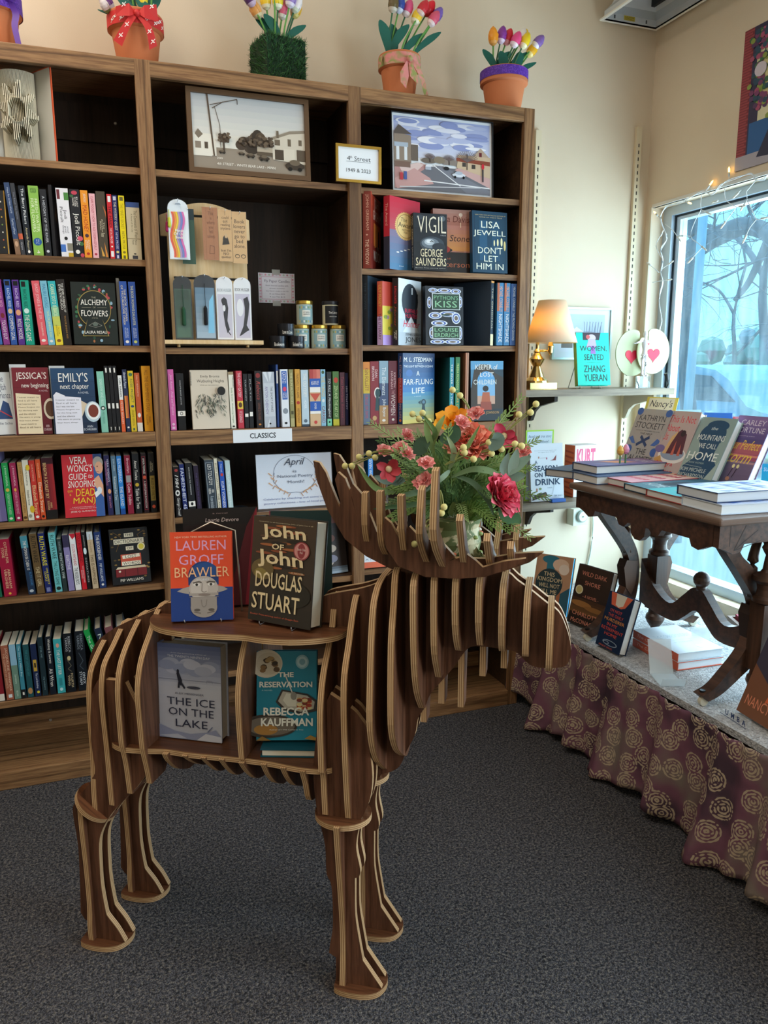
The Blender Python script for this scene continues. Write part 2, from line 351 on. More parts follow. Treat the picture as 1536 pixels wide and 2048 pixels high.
# ---------------------------------------------------------------- display platform and its skirt
PX,PZ=.66,.36
p=thing('display_platform','low carpeted display platform along the window wall','platform')
MB().box(PX+.02,XW-.003,-2.0,YW-.003,.34,PZ,CARPET2).build('carpet_top',p); MB().box(PX+.05,XW-.003,-1.98,YW-.003,.001,.34,mat('#4b3a2e')).build('base',p)
m,nt,b,N,L=nodes('batik_cloth',.85,.1); tc=N('TexCoord'); 
v=N('TexVoronoi',Scale=14.0,voronoi_dimensions='2D'); v.inputs['Randomness'].default_value=.7; L(tc.outputs['UV'],v.inputs['Vector'])
n1=N('TexNoise',Scale=5.0,Detail=3.0); L(tc.outputs['UV'],n1.inputs['Vector']); base=ramp(N,[(.36,'#46353f'),(.5,'#704a58'),(.64,'#776a62')]); L(n1.outputs['Fac'],base.inputs['Fac'])
mu=N('Math',operation='MULTIPLY'); L(v.outputs['Distance'],mu.inputs[0]); mu.inputs[1].default_value=9; pp=N('Math',operation='PINGPONG'); L(mu.outputs[0],pp.inputs[0]); pp.inputs[1].default_value=.5
v2=N('TexVoronoi',Scale=95.0,voronoi_dimensions='2D'); L(tc.outputs['UV'],v2.inputs['Vector'])
ad=N('Math',operation='MULTIPLY'); L(pp.outputs[0],ad.inputs[0]); L(v2.outputs['Distance'],ad.inputs[1])
pet=ramp(N,[(.07,'#000000'),(.12,'#ffffff')]); L(ad.outputs[0],pet.inputs['Fac'])
inn=ramp(N,[(.43,'#ffffff'),(.47,'#000000')]); L(v.outputs['Distance'],inn.inputs['Fac'])
m3=N('Math',operation='MULTIPLY'); L(pet.outputs[0],m3.inputs[0]); L(inn.outputs[0],m3.inputs[1])
mx=N('MixRGB',Color2=lin('#a8967f')); L(base.outputs[0],mx.inputs['Color1']); L(m3.outputs[0],mx.inputs['Fac']); L(mx.outputs[0],b.inputs['Base Color']); BATIK=m
def skirt():
    vs=[];fs=[];uv=[]; ny,nz=260,22; rr=random.Random(5)
    ph=[rr.uniform(0,6) for _ in range(8)]
    y0,y1=.28,-2.0
    seams=[-.20,-.52,-.98,-1.5]
    def prof(y,t):
        s=y0-y; a_=.3+.7*t
        f=.013*math.sin(s*62+ph[0]+1.5*math.sin(s*9))*a_+.016*math.sin(s*31+ph[1]+t*.8)*a_+.018*t*math.sin(s*14+ph[2])
        # every gathered panel swings out towards its left-hand corner
        e=[.28]+seams+[-2.1]; k=max(i for i in range(len(e)-1) if y<=e[i]+1e-6) if y<=.28 else 0
        u=(e[k]-y)/(e[k]-e[k+1]); fl=t**1.5*(.10*(1-u)**1.2-.02)*(0 if k==0 else 1)
        return PX-.012-f-fl-.012*t
    def bot(y):
        e=[.28]+seams+[-2.1]; k=max(i for i in range(len(e)-1) if y<=e[i]+1e-6) if y<=.28 else 0
        u=(e[k]-y)/(e[k]-e[k+1]); return .012+(.05 if k==0 else .028)*math.sin(math.pi*min(1,u))**2
    for i in range(ny+1):
        y=y0+(y1-y0)*i/ny; zb=bot(y)
        for j in range(nz+1):
            t=j/nz; z=PZ-.004+(zb-PZ)*t; vs.append((prof(y,t)+(.004*math.sin(y*140) if j<2 else 0),y,z)); uv.append(((y0-y)*1.15,z))
    for i in range(ny):
        for j in range(nz): a_=i*(nz+1)+j; fs.append((a_,a_+1,a_+nz+2,a_+nz+1))
    me=bpy.data.meshes.new('fabric_skirt'); me.from_pydata(vs,[],fs); me.materials.append(BATIK); ul=me.uv_layers.new()
    for lp in me.loops: ul.data[lp.index].uv=uv[lp.vertex_index]
    me.polygons.foreach_set('use_smooth',[True]*len(fs)); o=bpy.data.objects.new('fabric_skirt',me); COL.objects.link(o)
    so=o.modifiers.new('thickness','SOLIDIFY'); so.thickness=.002
    tag(o,'gathered plum batik cloth skirt hanging from the display platform edge','skirt')
skirt()
# ---------------------------------------------------------------- bookcase
bc=thing('bookcase','tall dark oak bookcase of three bays against the cream wall','bookcase')
XL=-1.42
OAKI=woodmat('oak_interior_shaded',0,'#3c2a1c','#4d3726','#2a1c12',bands=False,rough=.6)  # shade inside the bays put into a darker copy of the oak
SHF=OAKX
def part(name,box,m,bev=0,label=None):
    o=MB().box(*box,m).build(name,bc,label=label)
    if bev:
        q=o.modifiers.new('soft_edge','BEVEL'); q.width=bev; q.segments=2; q.limit_method='ANGLE'
    return o
ST=[(-.647,-.604),(-.0205,.0205),(.597,.6365)]
for a_,b_ in ST: part('stile',(a_,b_,0,.019,0,2.13),OAKZ,.002)
BAY=[(XL,-.647),(-.604,-.0205),(.0205,.597)]
part('top_rail',(XL,.597,.0006,.0186,2.086,2.13),OAKX,.002)
part('top_board',(XL,.6365,.019,.288,2.108,2.128),OAKX)
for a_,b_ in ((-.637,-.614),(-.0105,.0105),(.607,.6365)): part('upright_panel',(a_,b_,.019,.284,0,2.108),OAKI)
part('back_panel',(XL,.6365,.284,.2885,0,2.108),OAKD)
Z1,Z2,Z3,ZR,Z5,Z6,Z7=1.846,1.593,1.346,1.089,.82,.59,.28
SH=[(Z1,1.592,1.345,.835,.607,.28),(Z1,1.34,.815,.57,.28),(1.842,1.594,1.352,.815,.587,.28)]
for (a_,b_),zs in zip([(XL,-.637),(-.614,-.0105),(.0105,.607)],SH):
    for z in zs:
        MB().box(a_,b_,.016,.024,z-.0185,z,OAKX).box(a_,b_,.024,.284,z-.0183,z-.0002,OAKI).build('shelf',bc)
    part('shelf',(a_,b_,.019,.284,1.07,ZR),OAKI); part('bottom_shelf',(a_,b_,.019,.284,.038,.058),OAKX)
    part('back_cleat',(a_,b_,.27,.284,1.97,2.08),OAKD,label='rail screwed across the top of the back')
    part('back_cleat',(a_,b_,.27,.284,.058,.12),OAKX,label='rail along the foot of the back')
for a_,b_ in BAY: part('middle_rail',(a_,b_,.0006,.0186,1.045,ZR),OAKX,.002); part('kick_board',(a_,b_,.0006,.0186,0,.058),OAKX,.002)
for x,z in ((xof(230,.27,2.05),2.03),(xof(101,.27,.09),.09)):
    MB().lathe([(.005,0),(.003,.002)],(x,.2695,z),mat('#c9c6bf',.3,.8),12,'y').build('screw',bc)
# ---------------------------------------------------------------- books on the shelves
def hof(py,X,Y,z0): return bis(lambda h: py-proj((X,Y,z0+h))[1],0,.6)
K='#15171b'; WH='#f0ece4'; CR='#e9ddc0'
def row(z,Y,where,group,items):
    """spine-out books: (left px, right px at the foot, top px, lean deg, cover, description, spine print, depth)"""
    for it in items:
        xl,xr,yt,ln,cov,desc,sp=it[:7]; w=it[7] if len(it)>7 else .132
        x0=xof(xl,Y,z); x1=xof(xr,Y,z); t=max(.005,(x1-x0)-.0008); xm=(x0+x1)/2
        h=hof(yt,xm,Y,z)
        M=T(xm,Y,z+.0004+t/2*abs(math.sin(R(ln))))@RY(ln)
        hd='hardcover' in desc
        book('hardcover_book' if hd else 'paperback_book',desc+where,t,w,h,cov,M,spine=sp,hard=hd,group=group)
def face(px0,px1,yt,z,Y,label,cov,cover,t=.022,yaw=0,tilt=8,hard=False,group=None,spine=(),pages='#e6decb',spinecol=None,stand=None,aspect=None,name=None):
    """front-cover-out book; px of its two lower corners and of its top edge"""
    x0=xof(px0,Y,z); c=math.cos(R(yaw)); s=math.sin(R(yaw))
    w=bis(lambda q: proj((x0+q*c,Y+q*s,z))[0]-px1,.02,.5)
    h=bis(lambda q: yt-proj((x0+w/2*c,Y+w/2*s+q*math.sin(R(tilt)),z+q*math.cos(R(tilt))))[1],.02,.5)
    up=.0005+(t*math.sin(R(tilt)) if tilt<0 else 0)
    # the foot of the front cover stands on the shelf; thickness goes back
    M=T(x0,Y,z+up+t*math.sin(R(abs(tilt)))*0)@RZ(yaw)@RX(-tilt)@T(0,t/2,0)@RZ(-90)
    r=book(name or ('hardcover_book' if hard else 'paperback_book'),label,t,w,h,cov,M,cover=cover,spine=spine,hard=hard,group=group or 'books facing out on the bookcase',pages=pages,spinecol=spinecol)
    # a leaning book pivots on its back lower edge: lift so nothing sinks into the shelf
    r.matrix_basis=T(0,0,t*math.sin(R(tilt)) if tilt>0 else 0)@M
    r['w']=w; r['h']=h; del r['w']; del r['h']
    return r,w,h,x0
def tx(s,a=.08,b=.92,y0=.25,y1=.75,c=WH,*o): return ('t',s,a,y0,b,y1,c,*o)
G='spine-out books on the left bay, second shelf'
row(1.593,.03,', left bay second shelf',G,[
 (31.3,42.5,366,-4.5,'#34496f','blue leaning paperback with a brown picture at its foot',[tx('Hope For A New World',.07,.42,.3,.7,'#cfd8e8'),tx('Forme of Poor',.5,.72,.3,.7,'#cfd8e8'),('r',.78,0,1,1,'#8a6a52'),('e',.85,.5,.04,.3,'#c9a284')]),
 (43,52,367,-4.3,'#3b3d44','dark grey paperback with an orange patch low on the spine',[tx('The Road The Storm',.12,.5,.3,.7,'#8b93a5'),('g',.7,0,.78,1,'#b8543a','#d9694a',3),tx('Grace',.82,.93,.3,.7,'#c9c9cf')]),
 (53,66,372,-2.2,'#16202b','black-blue paperback with white hand-lettered title',[tx('The Berry Pickers',.04,.55,.2,.75,'#e8edf0'),tx('Amanda Peters',.6,.92,.35,.7,'#d5c9a0'),('e',.95,.5,.022,.2,WH)]),
 (68,88.3,372,-.6,'#8fbf55','lime green paperback with a round blue sticker',[tx('VALERIE PERRIN',.03,.1,.2,.8,'#2f5a2a'),tx('FRESH WATER\nFOR FLOWERS',.18,.66,.16,.84,'#e9f2cf'),('e',.8,.5,.055,.42,'#2258a0'),tx('Book of\nthe Day',.765,.835,.3,.7,'#cfe0f2'),tx('4',.92,.97,.35,.65,WH)]),
 (91,104,379,-.8,'#22242b','charcoal paperback with thin white lettering beside the lime spine',[tx('A HISTORY OF THE RIVER',.1,.8,.3,.7,'#c9ccd4'),('e',.93,.5,.02,.25,'#c9ccd4')]),
 (123.5,148,377,-1,'#eceaf0','thick white paperback with green and blue squares',[('r',.02,.05,.16,.3,'#6d2b35'),('r',.06,.62,.17,1,'#4f8a45'),tx('Jodi\nPicoult',.27,.5,.2,.75,'#22242b'),tx('small\ngreat\nthings',.54,.66,.25,.8,'#6b6b75'),('e',.73,.5,.026,.14,K),('r',.82,0,.93,.42,'#4a77c4'),('r',.8,.55,.91,1,'#8b8575'),('r',.94,.6,1,1,'#c9a52a')]),
 (148.8,169,379,-.6,'#191c24','black paperback with pink flowers and a large white author name',[('e',.05,.5,.03,.3,'#c8455a'),('e',.1,.2,.02,.2,'#3f6b42'),tx('BY ANY\nOTHER\nNAME',.11,.26,.25,.8,WH),tx('Jodi Picoult',.35,.82,.2,.8,WH),('e',.72,.75,.035,.28,'#d85a72'),('e',.8,.85,.03,.2,'#3f6b42'),('e',.92,.4,.03,.22,WH),('e',.97,.85,.03,.2,'#c8455a')]),
 (170,185,381,-.4,'#f0982a','orange paperback with red title',[tx('JODI PICOULT',.05,.18,.3,.7,WH),tx('MAD HONEY',.22,.62,.2,.8,'#b7331f'),('e',.67,.5,.028,.26,'#4a3040'),tx('JENNIFER\nFINNEY\nBOYLAN',.73,.88,.2,.8,WH),('e',.94,.5,.02,.22,'#b7331f')]),
 (186.5,199,387.5,-.3,'#efb6bd','pale pink paperback with red lettering',[tx('CLARE POOLEY * HOW TO AGE DISGRACEFULLY',.04,.88,.3,.72,'#b5243c'),('e',.94,.5,.018,.22,'#b5243c')]),
 (200,218.5,383,-.2,'#4b4236','olive-brown paperback with orange flame strokes',[('p',[(.2,.7),(.4,1),(.3,1)],'#c96a3a'),tx('The\nFrozen\nRiver',.42,.6,.25,.75,'#e2d8bb'),('p',[(.75,.6),(.98,.95),(.98,.7)],'#d98a3a'),('p',[(.82,.2),(.97,.6),(.97,.3)],'#d9a24a'),tx('Porter',.62,.68,.3,.7,'#e2d8bb')]),
 (221,231,388.5,-.1,'#cf2430','narrow red paperback with black title',[('r',.03,.2,.12,.8,'#eeeeee'),tx('THE MAID',.18,.5,.2,.8,'#2b1216'),tx('NITA PROSE',.53,.76,.28,.72,'#f0d9d9'),('e',.81,.5,.012,.2,WH),('r',.88,.2,.97,.8,'#eeeeee')]),
 (231.5,241.5,390.6,0,'#232a63','narrow navy paperback with yellow-white title',[('r',.02,.2,.08,.8,'#c9c9d9'),tx('THE MYSTERY GUEST',.1,.55,.25,.75,'#e6e0c0'),tx('NITA PROSE',.58,.84,.28,.72,'#cfd3e6'),('e',.89,.5,.02,.3,'#e6d37a'),('r',.94,.3,.99,.7,'#c9c9d9')]),
 (243.8,255.8,391.7,0,'#f0d917','bright yellow paperback, narrow',[('r',.02,.2,.08,.8,'#6b6430'),tx("THE MAID'S SECRET",.12,.52,.25,.75,'#b49a12'),tx('NITA PROSE',.56,.84,.28,.72,'#8a7a22'),('e',.89,.5,.02,.25,'#8a7a22'),('r',.94,.3,.99,.7,'#6b6430')]),
 (257.5,284.5,405,0,'#cdbf9f','short thick beige hardcover with a blue top band',[('r',0,0,.09,1,'#35508a'),tx('The Covenants of Watr',.14,.62,.55,.8,'#6b6045'),tx('A Novel of the City',.2,.52,.3,.46,'#6b6045'),('r',.63,0,.64,1,'#8a7c5a'),tx('Marcus\nPaucet',.65,.74,.35,.7,'#5b5140'),('e',.9,.5,.01,.1,K),('r',.93,.3,.99,.7,'#3a3a40')]),
])
face(-52,19,380,1.593,.03,'black book with gold dots, cut off by the left edge, second shelf','#1b1d20',[('r',.97,0,1,1,'#b98d2f')]+[('e',.3+.2*(i%3),.1+.14*i,.02,.013,['#c9a23f','#b55a3a','#e0ddcf'][i%3]) for i in range(6)]+[('e',.87,.1+.12*i,.02,.013,['#c9a23f','#b55a3a','#e0ddcf','#7a9a4a'][i%4]) for i in range(7)],tilt=3)
book('hardcover_book','open-faced charcoal hardcover turned aside beside the thick white spine, left bay',.009,.1,.196,'#2c2d33',T(xof(110.5,.05,1.593),.05,1.5935)@RZ(-8),spine=[],cover=[('g',0,0,1,1,'#3a3c4a','#15161a',8),('p',[(.2,.6),(.6,.9),(.4,.5)],'#8a6a4a')],group=G)
G='spine-out books on the left bay, third shelf'
row(1.3455,.03,', left bay third shelf',G,[
 (-9,5.5,560,-3,'#3f6fb5','blue paperback cut off by the left edge',[]),
 (7.5,20.6,559,-3,'#8a3a86','magenta-purple paperback',[('r',.02,.15,.09,.85,K),tx('RACHEL REID',.13,.42,.3,.75,'#e7a9c9'),('e',.55,.5,.04,.3,'#7a2b33'),tx('TOUGH GUY',.62,.92,.2,.8,'#f0e2ee')]),
 (22.3,35.2,559.5,-1.5,'#2f57a3','blue paperback with white title, right of the magenta one',[('r',.02,.15,.09,.85,K),tx('RACHEL REID',.13,.42,.3,.75,'#cfe0f5'),('e',.48,.5,.04,.35,'#d9b98f'),tx('COMMON GOAL',.55,.93,.2,.8,WH)]),
 (37.5,50.8,560,-1.2,'#57318a','violet paperback',[('r',.02,.15,.09,.85,K),tx('RACHEL REID',.13,.42,.3,.75,'#d9c2ef'),('e',.5,.5,.045,.4,'#e0a07a'),tx('ROLE MODEL',.6,.92,.2,.8,WH)]),
 (52.3,69.8,561,-.8,'#139c83','emerald green paperback',[('r',.02,.12,.1,.6,K),tx('RACHEL REID',.14,.42,.25,.65,'#0a4f45'),('e',.47,.45,.04,.3,'#cfe8e2'),tx('THE LONG GAME',.53,.94,.15,.7,WH)]),
 (81,96.8,562,-3.4,'#e4606b','leaning coral paperback',[tx('DAISY JONES & THE SIX',.05,.6,.25,.75,'#f5c7c9'),tx('TAYLOR JENKINS REID',.64,.86,.35,.65,'#f0d9d0'),('e',.93,.5,.022,.28,WH)]),
 (97.3,111,562,-3.2,'#7fbfd4','leaning sky blue paperback',[tx('MALIBU RISING',.05,.42,.25,.75,'#3b7fa8'),tx('TAYLOR JENKINS REID',.46,.88,.28,.72,'#dff0a8'),('e',.94,.5,.02,.25,WH)]),
 (112,127.3,562.5,-3,'#37b4b9','leaning paperback fading from turquoise to yellow',[('g',.35,0,1,1,'#37b4b9','#37b4b9',1),('p',[(.4,0),(1,0),(1,1),(.4,1)],'#8cc7a0'),('p',[(.55,0),(1,0),(1,1),(.55,1)],'#c9cf62'),('p',[(.7,0),(1,0),(1,1),(.7,1)],'#ecd53c'),tx('CARRIE SOTO IS BACK',.05,.55,.25,.75,'#e9f5c0'),tx('TAYLOR\nJENKINS REID',.68,.86,.25,.75,'#7a6a22'),('e',.93,.5,.025,.28,'#8a5a20')]),
 (128,144.5,559,-2.6,'#241f1f','leaning black paperback with white title',[tx('THE SEVEN HUSBANDS OF',.06,.5,.55,.8,WH),tx('EVELYN HUGO',.08,.46,.2,.5,WH),tx('TAYLOR JENKINS REID',.55,.9,.4,.65,'#b98a4a')]),
 (248,263,563,-1,'#2f56a8','royal blue paperback with a yellow two-line title',[tx('THE BOOK WOMAN\nOF TROUBLESOME CREEK',.06,.68,.2,.8,'#e9dca8'),tx('KIM MICHELE\nRICHARDSON',.72,.88,.25,.75,'#cfd9ef'),('e',.94,.5,.022,.25,WH)]),
 (264.8,278.8,564,-.5,'#2b4f9c','royal blue paperback at the right end',[tx("THE BOOK WOMAN'S DAUGHTER",.06,.68,.3,.7,'#d9d9a0'),tx('KIM MICHELE\nRICHARDSON',.72,.88,.25,.75,'#cfd9ef'),('e',.94,.5,.022,.25,'#c9d070')]),
])
rr=random.Random(4)
ALC=[('r',0,0,1,1,'#16211f')]
for i in range(46):
    a_=rr.uniform(0,6.28); x=.5+.46*math.cos(a_)*rr.uniform(.85,1.02); y=.5+.49*math.sin(a_)*rr.uniform(.86,1)
    ALC.append(('e',x*.94+.03,y*.94+.03,rr.uniform(.02,.05),rr.uniform(.012,.03),rr.choice(['#2f6b4a','#3f7a52','#b5484f','#8fb0c4','#35573f','#a86a3f','#234a38'])))
ALC+=[('e',.5,.57,.38,.3,'#a08a4a',30),('e',.5,.57,.365,.288,'#14201f',30),('p',[(.33,.4),(.67,.4),(.8,.13),(.2,.13)],'#a08a4a'),('p',[(.34,.42),(.66,.42),(.775,.14),(.225,.14)],'#14201f'),
 ('t','THE',.45,.74,.55,.765,'#a9a48e'),('t','ALCHEMY',.2,.63,.8,.72,WH),('t','OF',.47,.58,.53,.605,'#a9a48e'),('r',.22,.59,.43,.594,'#a9a48e'),('r',.57,.59,.78,.594,'#a9a48e'),('t','FLOWERS',.2,.45,.8,.545,WH),('t','A NOVEL',.43,.415,.57,.43,'#a9a48e'),('t','LAURA RESAU',.25,.17,.75,.215,WH)]
ALC+=[('l',[(.35,.3),(.5,.36),(.65,.3),(.5,.27),(.35,.3)],.008,'#8d8f84'),('e',.5,.32,.06,.03,'#5d6a62')]
face(151,237.5,567,1.3455,.02,'dark floral book with a keyhole-shaped title panel, third shelf of left bay','#16211f',ALC,tilt=6,t=.026,hard=True,pages='#8b8578')
book('paperback_book','pale page edges of a paperback turned spine-back beside the keyhole book',.008,.1,.195,'#8f8b83',T(xof(243,.05,1.3455),.05,1.346)@RZ(-4),pages='#a39e92',group=G)
G='spine-out books on the left bay, above the middle rail'
row(1.089,.03,', left bay middle rail',G,[
 (203.6,217.8,743,-1.2,'#8cc9b4','pale mint green hardcover',[tx('SORROW AND BLISS',.12,.56,.3,.7,'#cfe9df'),('e',.6,.5,.035,.35,'#17332d'),('e',.6,.5,.02,.2,WH),tx('MEG MASON',.66,.85,.35,.65,'#5a9a86')]),
 (219.2,227,732,-1.2,'#1a1b20','leftmost of three matching thin black paperbacks',[('r',.03,.3,.1,.7,WH),('r',.56,.2,.64,.8,WH),('r',.92,.42,.97,.58,WH)]),
 (227.5,235.2,732,-1.2,'#1a1b20','middle of three matching thin black paperbacks',[('r',.03,.3,.1,.7,WH),('r',.56,.2,.64,.8,WH),('r',.92,.42,.97,.58,WH)]),
 (235.8,243.4,732,-1.2,'#1a1b20','rightmost of three matching thin black paperbacks',[('r',.03,.3,.1,.7,WH),('r',.56,.2,.64,.8,WH),('r',.92,.42,.97,.58,WH)]),
 (244,252,751,-.8,'#eef0ef','short white-and-orange paperback',[('r',.43,0,1,1,'#e2643a'),tx('CARL HIAASEN',.05,.38,.25,.75,K),tx('FEVER BEACH',.46,.85,.25,.75,'#f5d9c9')]),
 (253.4,262.3,739,-.8,'#27304f','dark indigo paperback with an orange picture',[tx('Amanda Peters',.04,.3,.2,.8,'#dfe5f2',.3),('g',.42,.1,.78,.9,'#e79a4a','#b5522f',5),('e',.93,.5,.015,.25,WH)]),
 (263.2,274.4,742,-.5,'#e4c531','mustard yellow paperback',[('e',.06,.5,.03,.35,'#4a7a5a'),tx('ROSIE PROJECT',.13,.52,.2,.8,'#2f5f4f'),('e',.58,.5,.02,.3,'#2b4a7a'),tx('GRAEME SIMSION',.64,.9,.3,.7,'#8a7a1a'),('r',.94,.35,.98,.65,'#2f5f4f')]),
 (275.6,286.4,746,-.4,'#c95f33','rust orange paperback with a white foot',[tx('SALLY HEPWORTH',.04,.4,.35,.65,'#f2c9b0'),('e',.72,.5,.04,.3,WH),('r',.85,0,1,1,'#e9e4da')]),
 (289.8,307.5,732,0,'#e09c1f','tall amber paperback at the right end',[tx('ALL THE GLIMMERING STARS',.06,.7,.3,.7,'#a3661a'),tx('MARK\nSULLIVAN',.74,.9,.25,.75,'#8a521a')]),
])
def papernote(art,x0,y0,x1,y1,c,ink,n):
    art=[('p',[(x0,y0),(x1,y0-.005),(x1,y1-.03),((x0+x1)/2,y1-.012),(x0,y1)],c)]
    return art+[('t',['I never meant to','find it all here','but I was too late','Please forgive me','for the long wait','and the silence','We were so young','Dear heart, always'][i%8],x0+.05,y1-.075-.05*i,x1-.05-.06*(i%3),y1-.05-.05*i,ink) for i in range(n)]
face(-40,31,746,1.089,.02,'white book cut off by the left edge with a blue jacket figure','#e8edf0',[('t','The\nEnglish\nExperience',.45,.55,.97,.95,'#33415f'),('p',[(.55,.25),(.98,.25),(.9,.5),(.75,.55)],'#2b4a7f'),('l',[(.6,.4),(.95,.28)],.03,'#c93a3f'),('t','Julie Schu',.5,.15,.95,.2,'#33415f')],tilt=4,yaw=14)
rj=face(34,106,736.5,1.089,.012,'maroon book with a cream letter and coffee cup on its cover','#6e1f2c',[('g',0,0,1,1,'#5c1a26','#7a2431',6),('l',[(0,.7),(1,.71)],.004,'#4a141e'),('l',[(0,.86),(1,.87)],.004,'#4a141e'),('t',"JESSICA'S",.1,.8,.94,.93,WH),('t','new beginning',.24,.68,.98,.77,WH),('t','A NOVEL',.7,.64,.95,.665,'#d9b9bf')]+papernote(0,.06,.01,.74,.62,'#ead9b8','#6a553f',10)+[('e',1,.38,.2,.16,'#d9cbb5'),('e',1.0,.38,.15,.12,'#5a3a28'),('t','ANN\nSCHREIBER',.77,.05,.99,.14,'#e0c2c6')],tilt=5,t=.02)
face(110.7,196,737.6,1.089,.004,'navy book with a white letter and a cup of tea on its cover','#1f3450',[('g',0,0,1,1,'#1c2c46','#27486b',6),('l',[(0,.55),(1,.56)],.004,'#16253b'),('l',[(0,.78),(1,.79)],.004,'#16253b'),('t',"EMILY'S",.17,.79,.85,.93,WH),('t','next chapter',.2,.66,.86,.76,WH),('t','A NOVEL',.6,.61,.85,.64,'#c9d3df'),('p',[(.62,.2),(.8,.45),(.62,.52)],'#d9c7ad'),('p',[(.02,.58),(.1,.64),(.3,.58),(.2,.5)],'#e9e9f2')]+papernote(0,.03,0,.66,.58,'#e7e6f2','#55565f',8)+[('e',.92,.33,.19,.16,'#bcd0dc'),('e',.93,.34,.16,.135,'#eef2f2'),('e',.93,.34,.12,.1,'#7a3a2f'),('t','ANN\nSCHREIBER',.68,.04,.98,.12,'#d0d8e2')],tilt=4,t=.022)
for i,(a_,b_,yy,Y,lb) in enumerate([(21,54,729,.045,'white card sticking up behind the maroon book'),(100,131,732,.045,'white card sticking up behind the navy book')]):
    x0=xof(a_,Y,1.24); x1=xof(b_,Y,1.24); h=hof(yy,(x0+x1)/2,Y,1.089)
    tag(MB().box(0,x1-x0,0,.0006,0,h,mat('#e4e7ea')).build('shelf_card',M=T(x0,Y,1.0895)),lb,'card','cards behind books')
G='spine-out books on the left bay, fifth shelf'
row(.835,.03,', left bay fifth shelf',G,[
 (-30,15.5,909,-2,'#8f86b5','thick lilac book cut off by the left edge',[('g',0,0,1,1,'#a59cc7','#6f6698',4)]),
 (17,29.8,926,-1.8,'#1f9e52','bright green paperback',[tx('J. RYAN STRADAL',.05,.4,.3,.7,'#cfeed8'),('e',.46,.5,.03,.3,'#d9b04a'),tx('SATURDAY NIGHT AT THE LAKESIDE',.52,.88,.3,.7,'#bfe6c9'),('e',.95,.5,.02,.3,'#e0e0d0')]),
 (32,44.8,926,-1.5,'#a02552','crimson-magenta paperback',[tx('J. RYAN STRADAL',.05,.4,.3,.7,'#f0c9d6'),('e',.46,.5,.03,.2,'#e0b04a'),tx('KITCHENS OF THE GREAT MIDWEST',.5,.88,.3,.7,'#e6a9bd'),('e',.95,.5,.02,.25,WH)]),
 (47,56.3,924.6,-1.2,'#b98f56','tan paperback',[tx('J. RYAN STRADAL',.05,.4,.25,.75,'#6b4a22'),tx('THE LAGER QUEEN',.5,.86,.25,.75,'#7a5628'),('e',.95,.5,.025,.4,'#5a3d1c')]),
 (57.2,69.5,920,-1.5,'#e7e2cf','ivory paperback with yellow spots',[('e',.13,.85,.05,.35,'#e3c23a'),tx('Tell Me Everything',.12,.42,.3,.65,'#3a3a33'),tx('Elizabeth Strout',.5,.75,.3,.65,'#3a3a33'),('e',.82,.85,.06,.4,'#d9b62f'),('e',.93,.4,.03,.3,'#9a9a88')]),
 (70.2,82.1,921,-1.4,'#c9352f','red paperback with a yellow author name',[tx('OLIVE KITTERIDGE',.06,.35,.35,.65,'#f0b9a0'),tx('Elizabeth Strout',.42,.9,.2,.8,'#f0d9a0'),('e',.95,.5,.022,.3,WH)]),
 (82.8,92.8,919,-1.2,'#d9552c','orange-red paperback with white author name',[tx('OLIVE AGAIN',.06,.3,.35,.65,'#f5c9a0'),tx('Elizabeth Strout',.38,.88,.2,.8,'#f5ead0'),('e',.95,.5,.022,.3,K)]),
 (94,117,916,-1,'#3b1622','thick black-and-crimson paperback',[('g',.1,0,.85,1,'#5a1a26','#a02a30',5),tx('BENEATH A SCARLET SKY',.08,.66,.12,.4,'#e6c98a'),tx('MARK\nSULLIVAN',.7,.85,.2,.6,'#e6c98a'),('r',.86,0,1,1,'#1b1a1c')]),
 (217,228,911,-1,'#2a2a55','indigo paperback with pink and white lettering',[tx("VERA WONG'S",.06,.44,.5,.85,'#e0e0f0'),tx('UNSOLICITED ADVICE',.1,.5,.15,.45,'#d98aa8'),('e',.6,.6,.04,.3,'#e0a07a'),tx('JESSE Q. SUTANTO',.68,.88,.3,.7,'#d98aa8')]),
 (231,240.6,912,-1,'#5d7a8f','grey-blue paperback',[tx('JOHN GREEN',.05,.25,.3,.7,'#c9d9e2'),tx('Reinvented For Two',.35,.75,.25,.75,'#e0e9ee')]),
 (242,252,912,-1,'#2f86d6','vivid blue paperback',[tx('ELIN HILDERBRAND',.05,.45,.2,.8,'#e0f0ff'),tx('THE ISLAND',.52,.86,.2,.8,WH),('r',.9,0,1,1,'#1f4f9a')]),
 (256.7,268.8,911,-.8,'#8a1f3a','wine red paperback with a small grey photograph',[tx('Brooklyn',.05,.3,.25,.75,'#f0c9d0'),('r',.34,.1,.46,.9,'#9a9a9a'),tx('Colm Toibin',.48,.84,.25,.75,'#f0d9d9')]),
 (272,285.2,907,-.6,'#1c2025','black paperback with white and gold title',[tx('Amor Towles',.12,.44,.25,.7,WH),('e',.52,.5,.03,.3,'#c9a93a'),tx('Table for Two',.58,.92,.2,.75,WH)]),
 (289,299,907,-.4,'#26161c','black paperback edged with a thin red frame',[('r',.05,.12,.95,.88,'#8a2436'),('r',.06,.2,.94,.8,'#22141a'),tx('AMOR TOWLES',.08,.34,.3,.7,WH),('e',.4,.5,.03,.35,'#c9543a'),tx('A GENTLEMAN IN MOSCOW',.46,.92,.3,.7,'#f0d9d9')]),
 (303,314.6,906,-.3,'#16181a','black paperback with a gold label, at the right end',[tx('AMOR\nTOWLES',.14,.32,.25,.75,'#cfc7a8'),('r',.38,.08,.8,.92,'#8f7a3a'),tx('RULES OF CIVILITY',.42,.78,.25,.75,'#2b2412'),('e',.9,.5,.03,.3,'#c9543a')]),
])
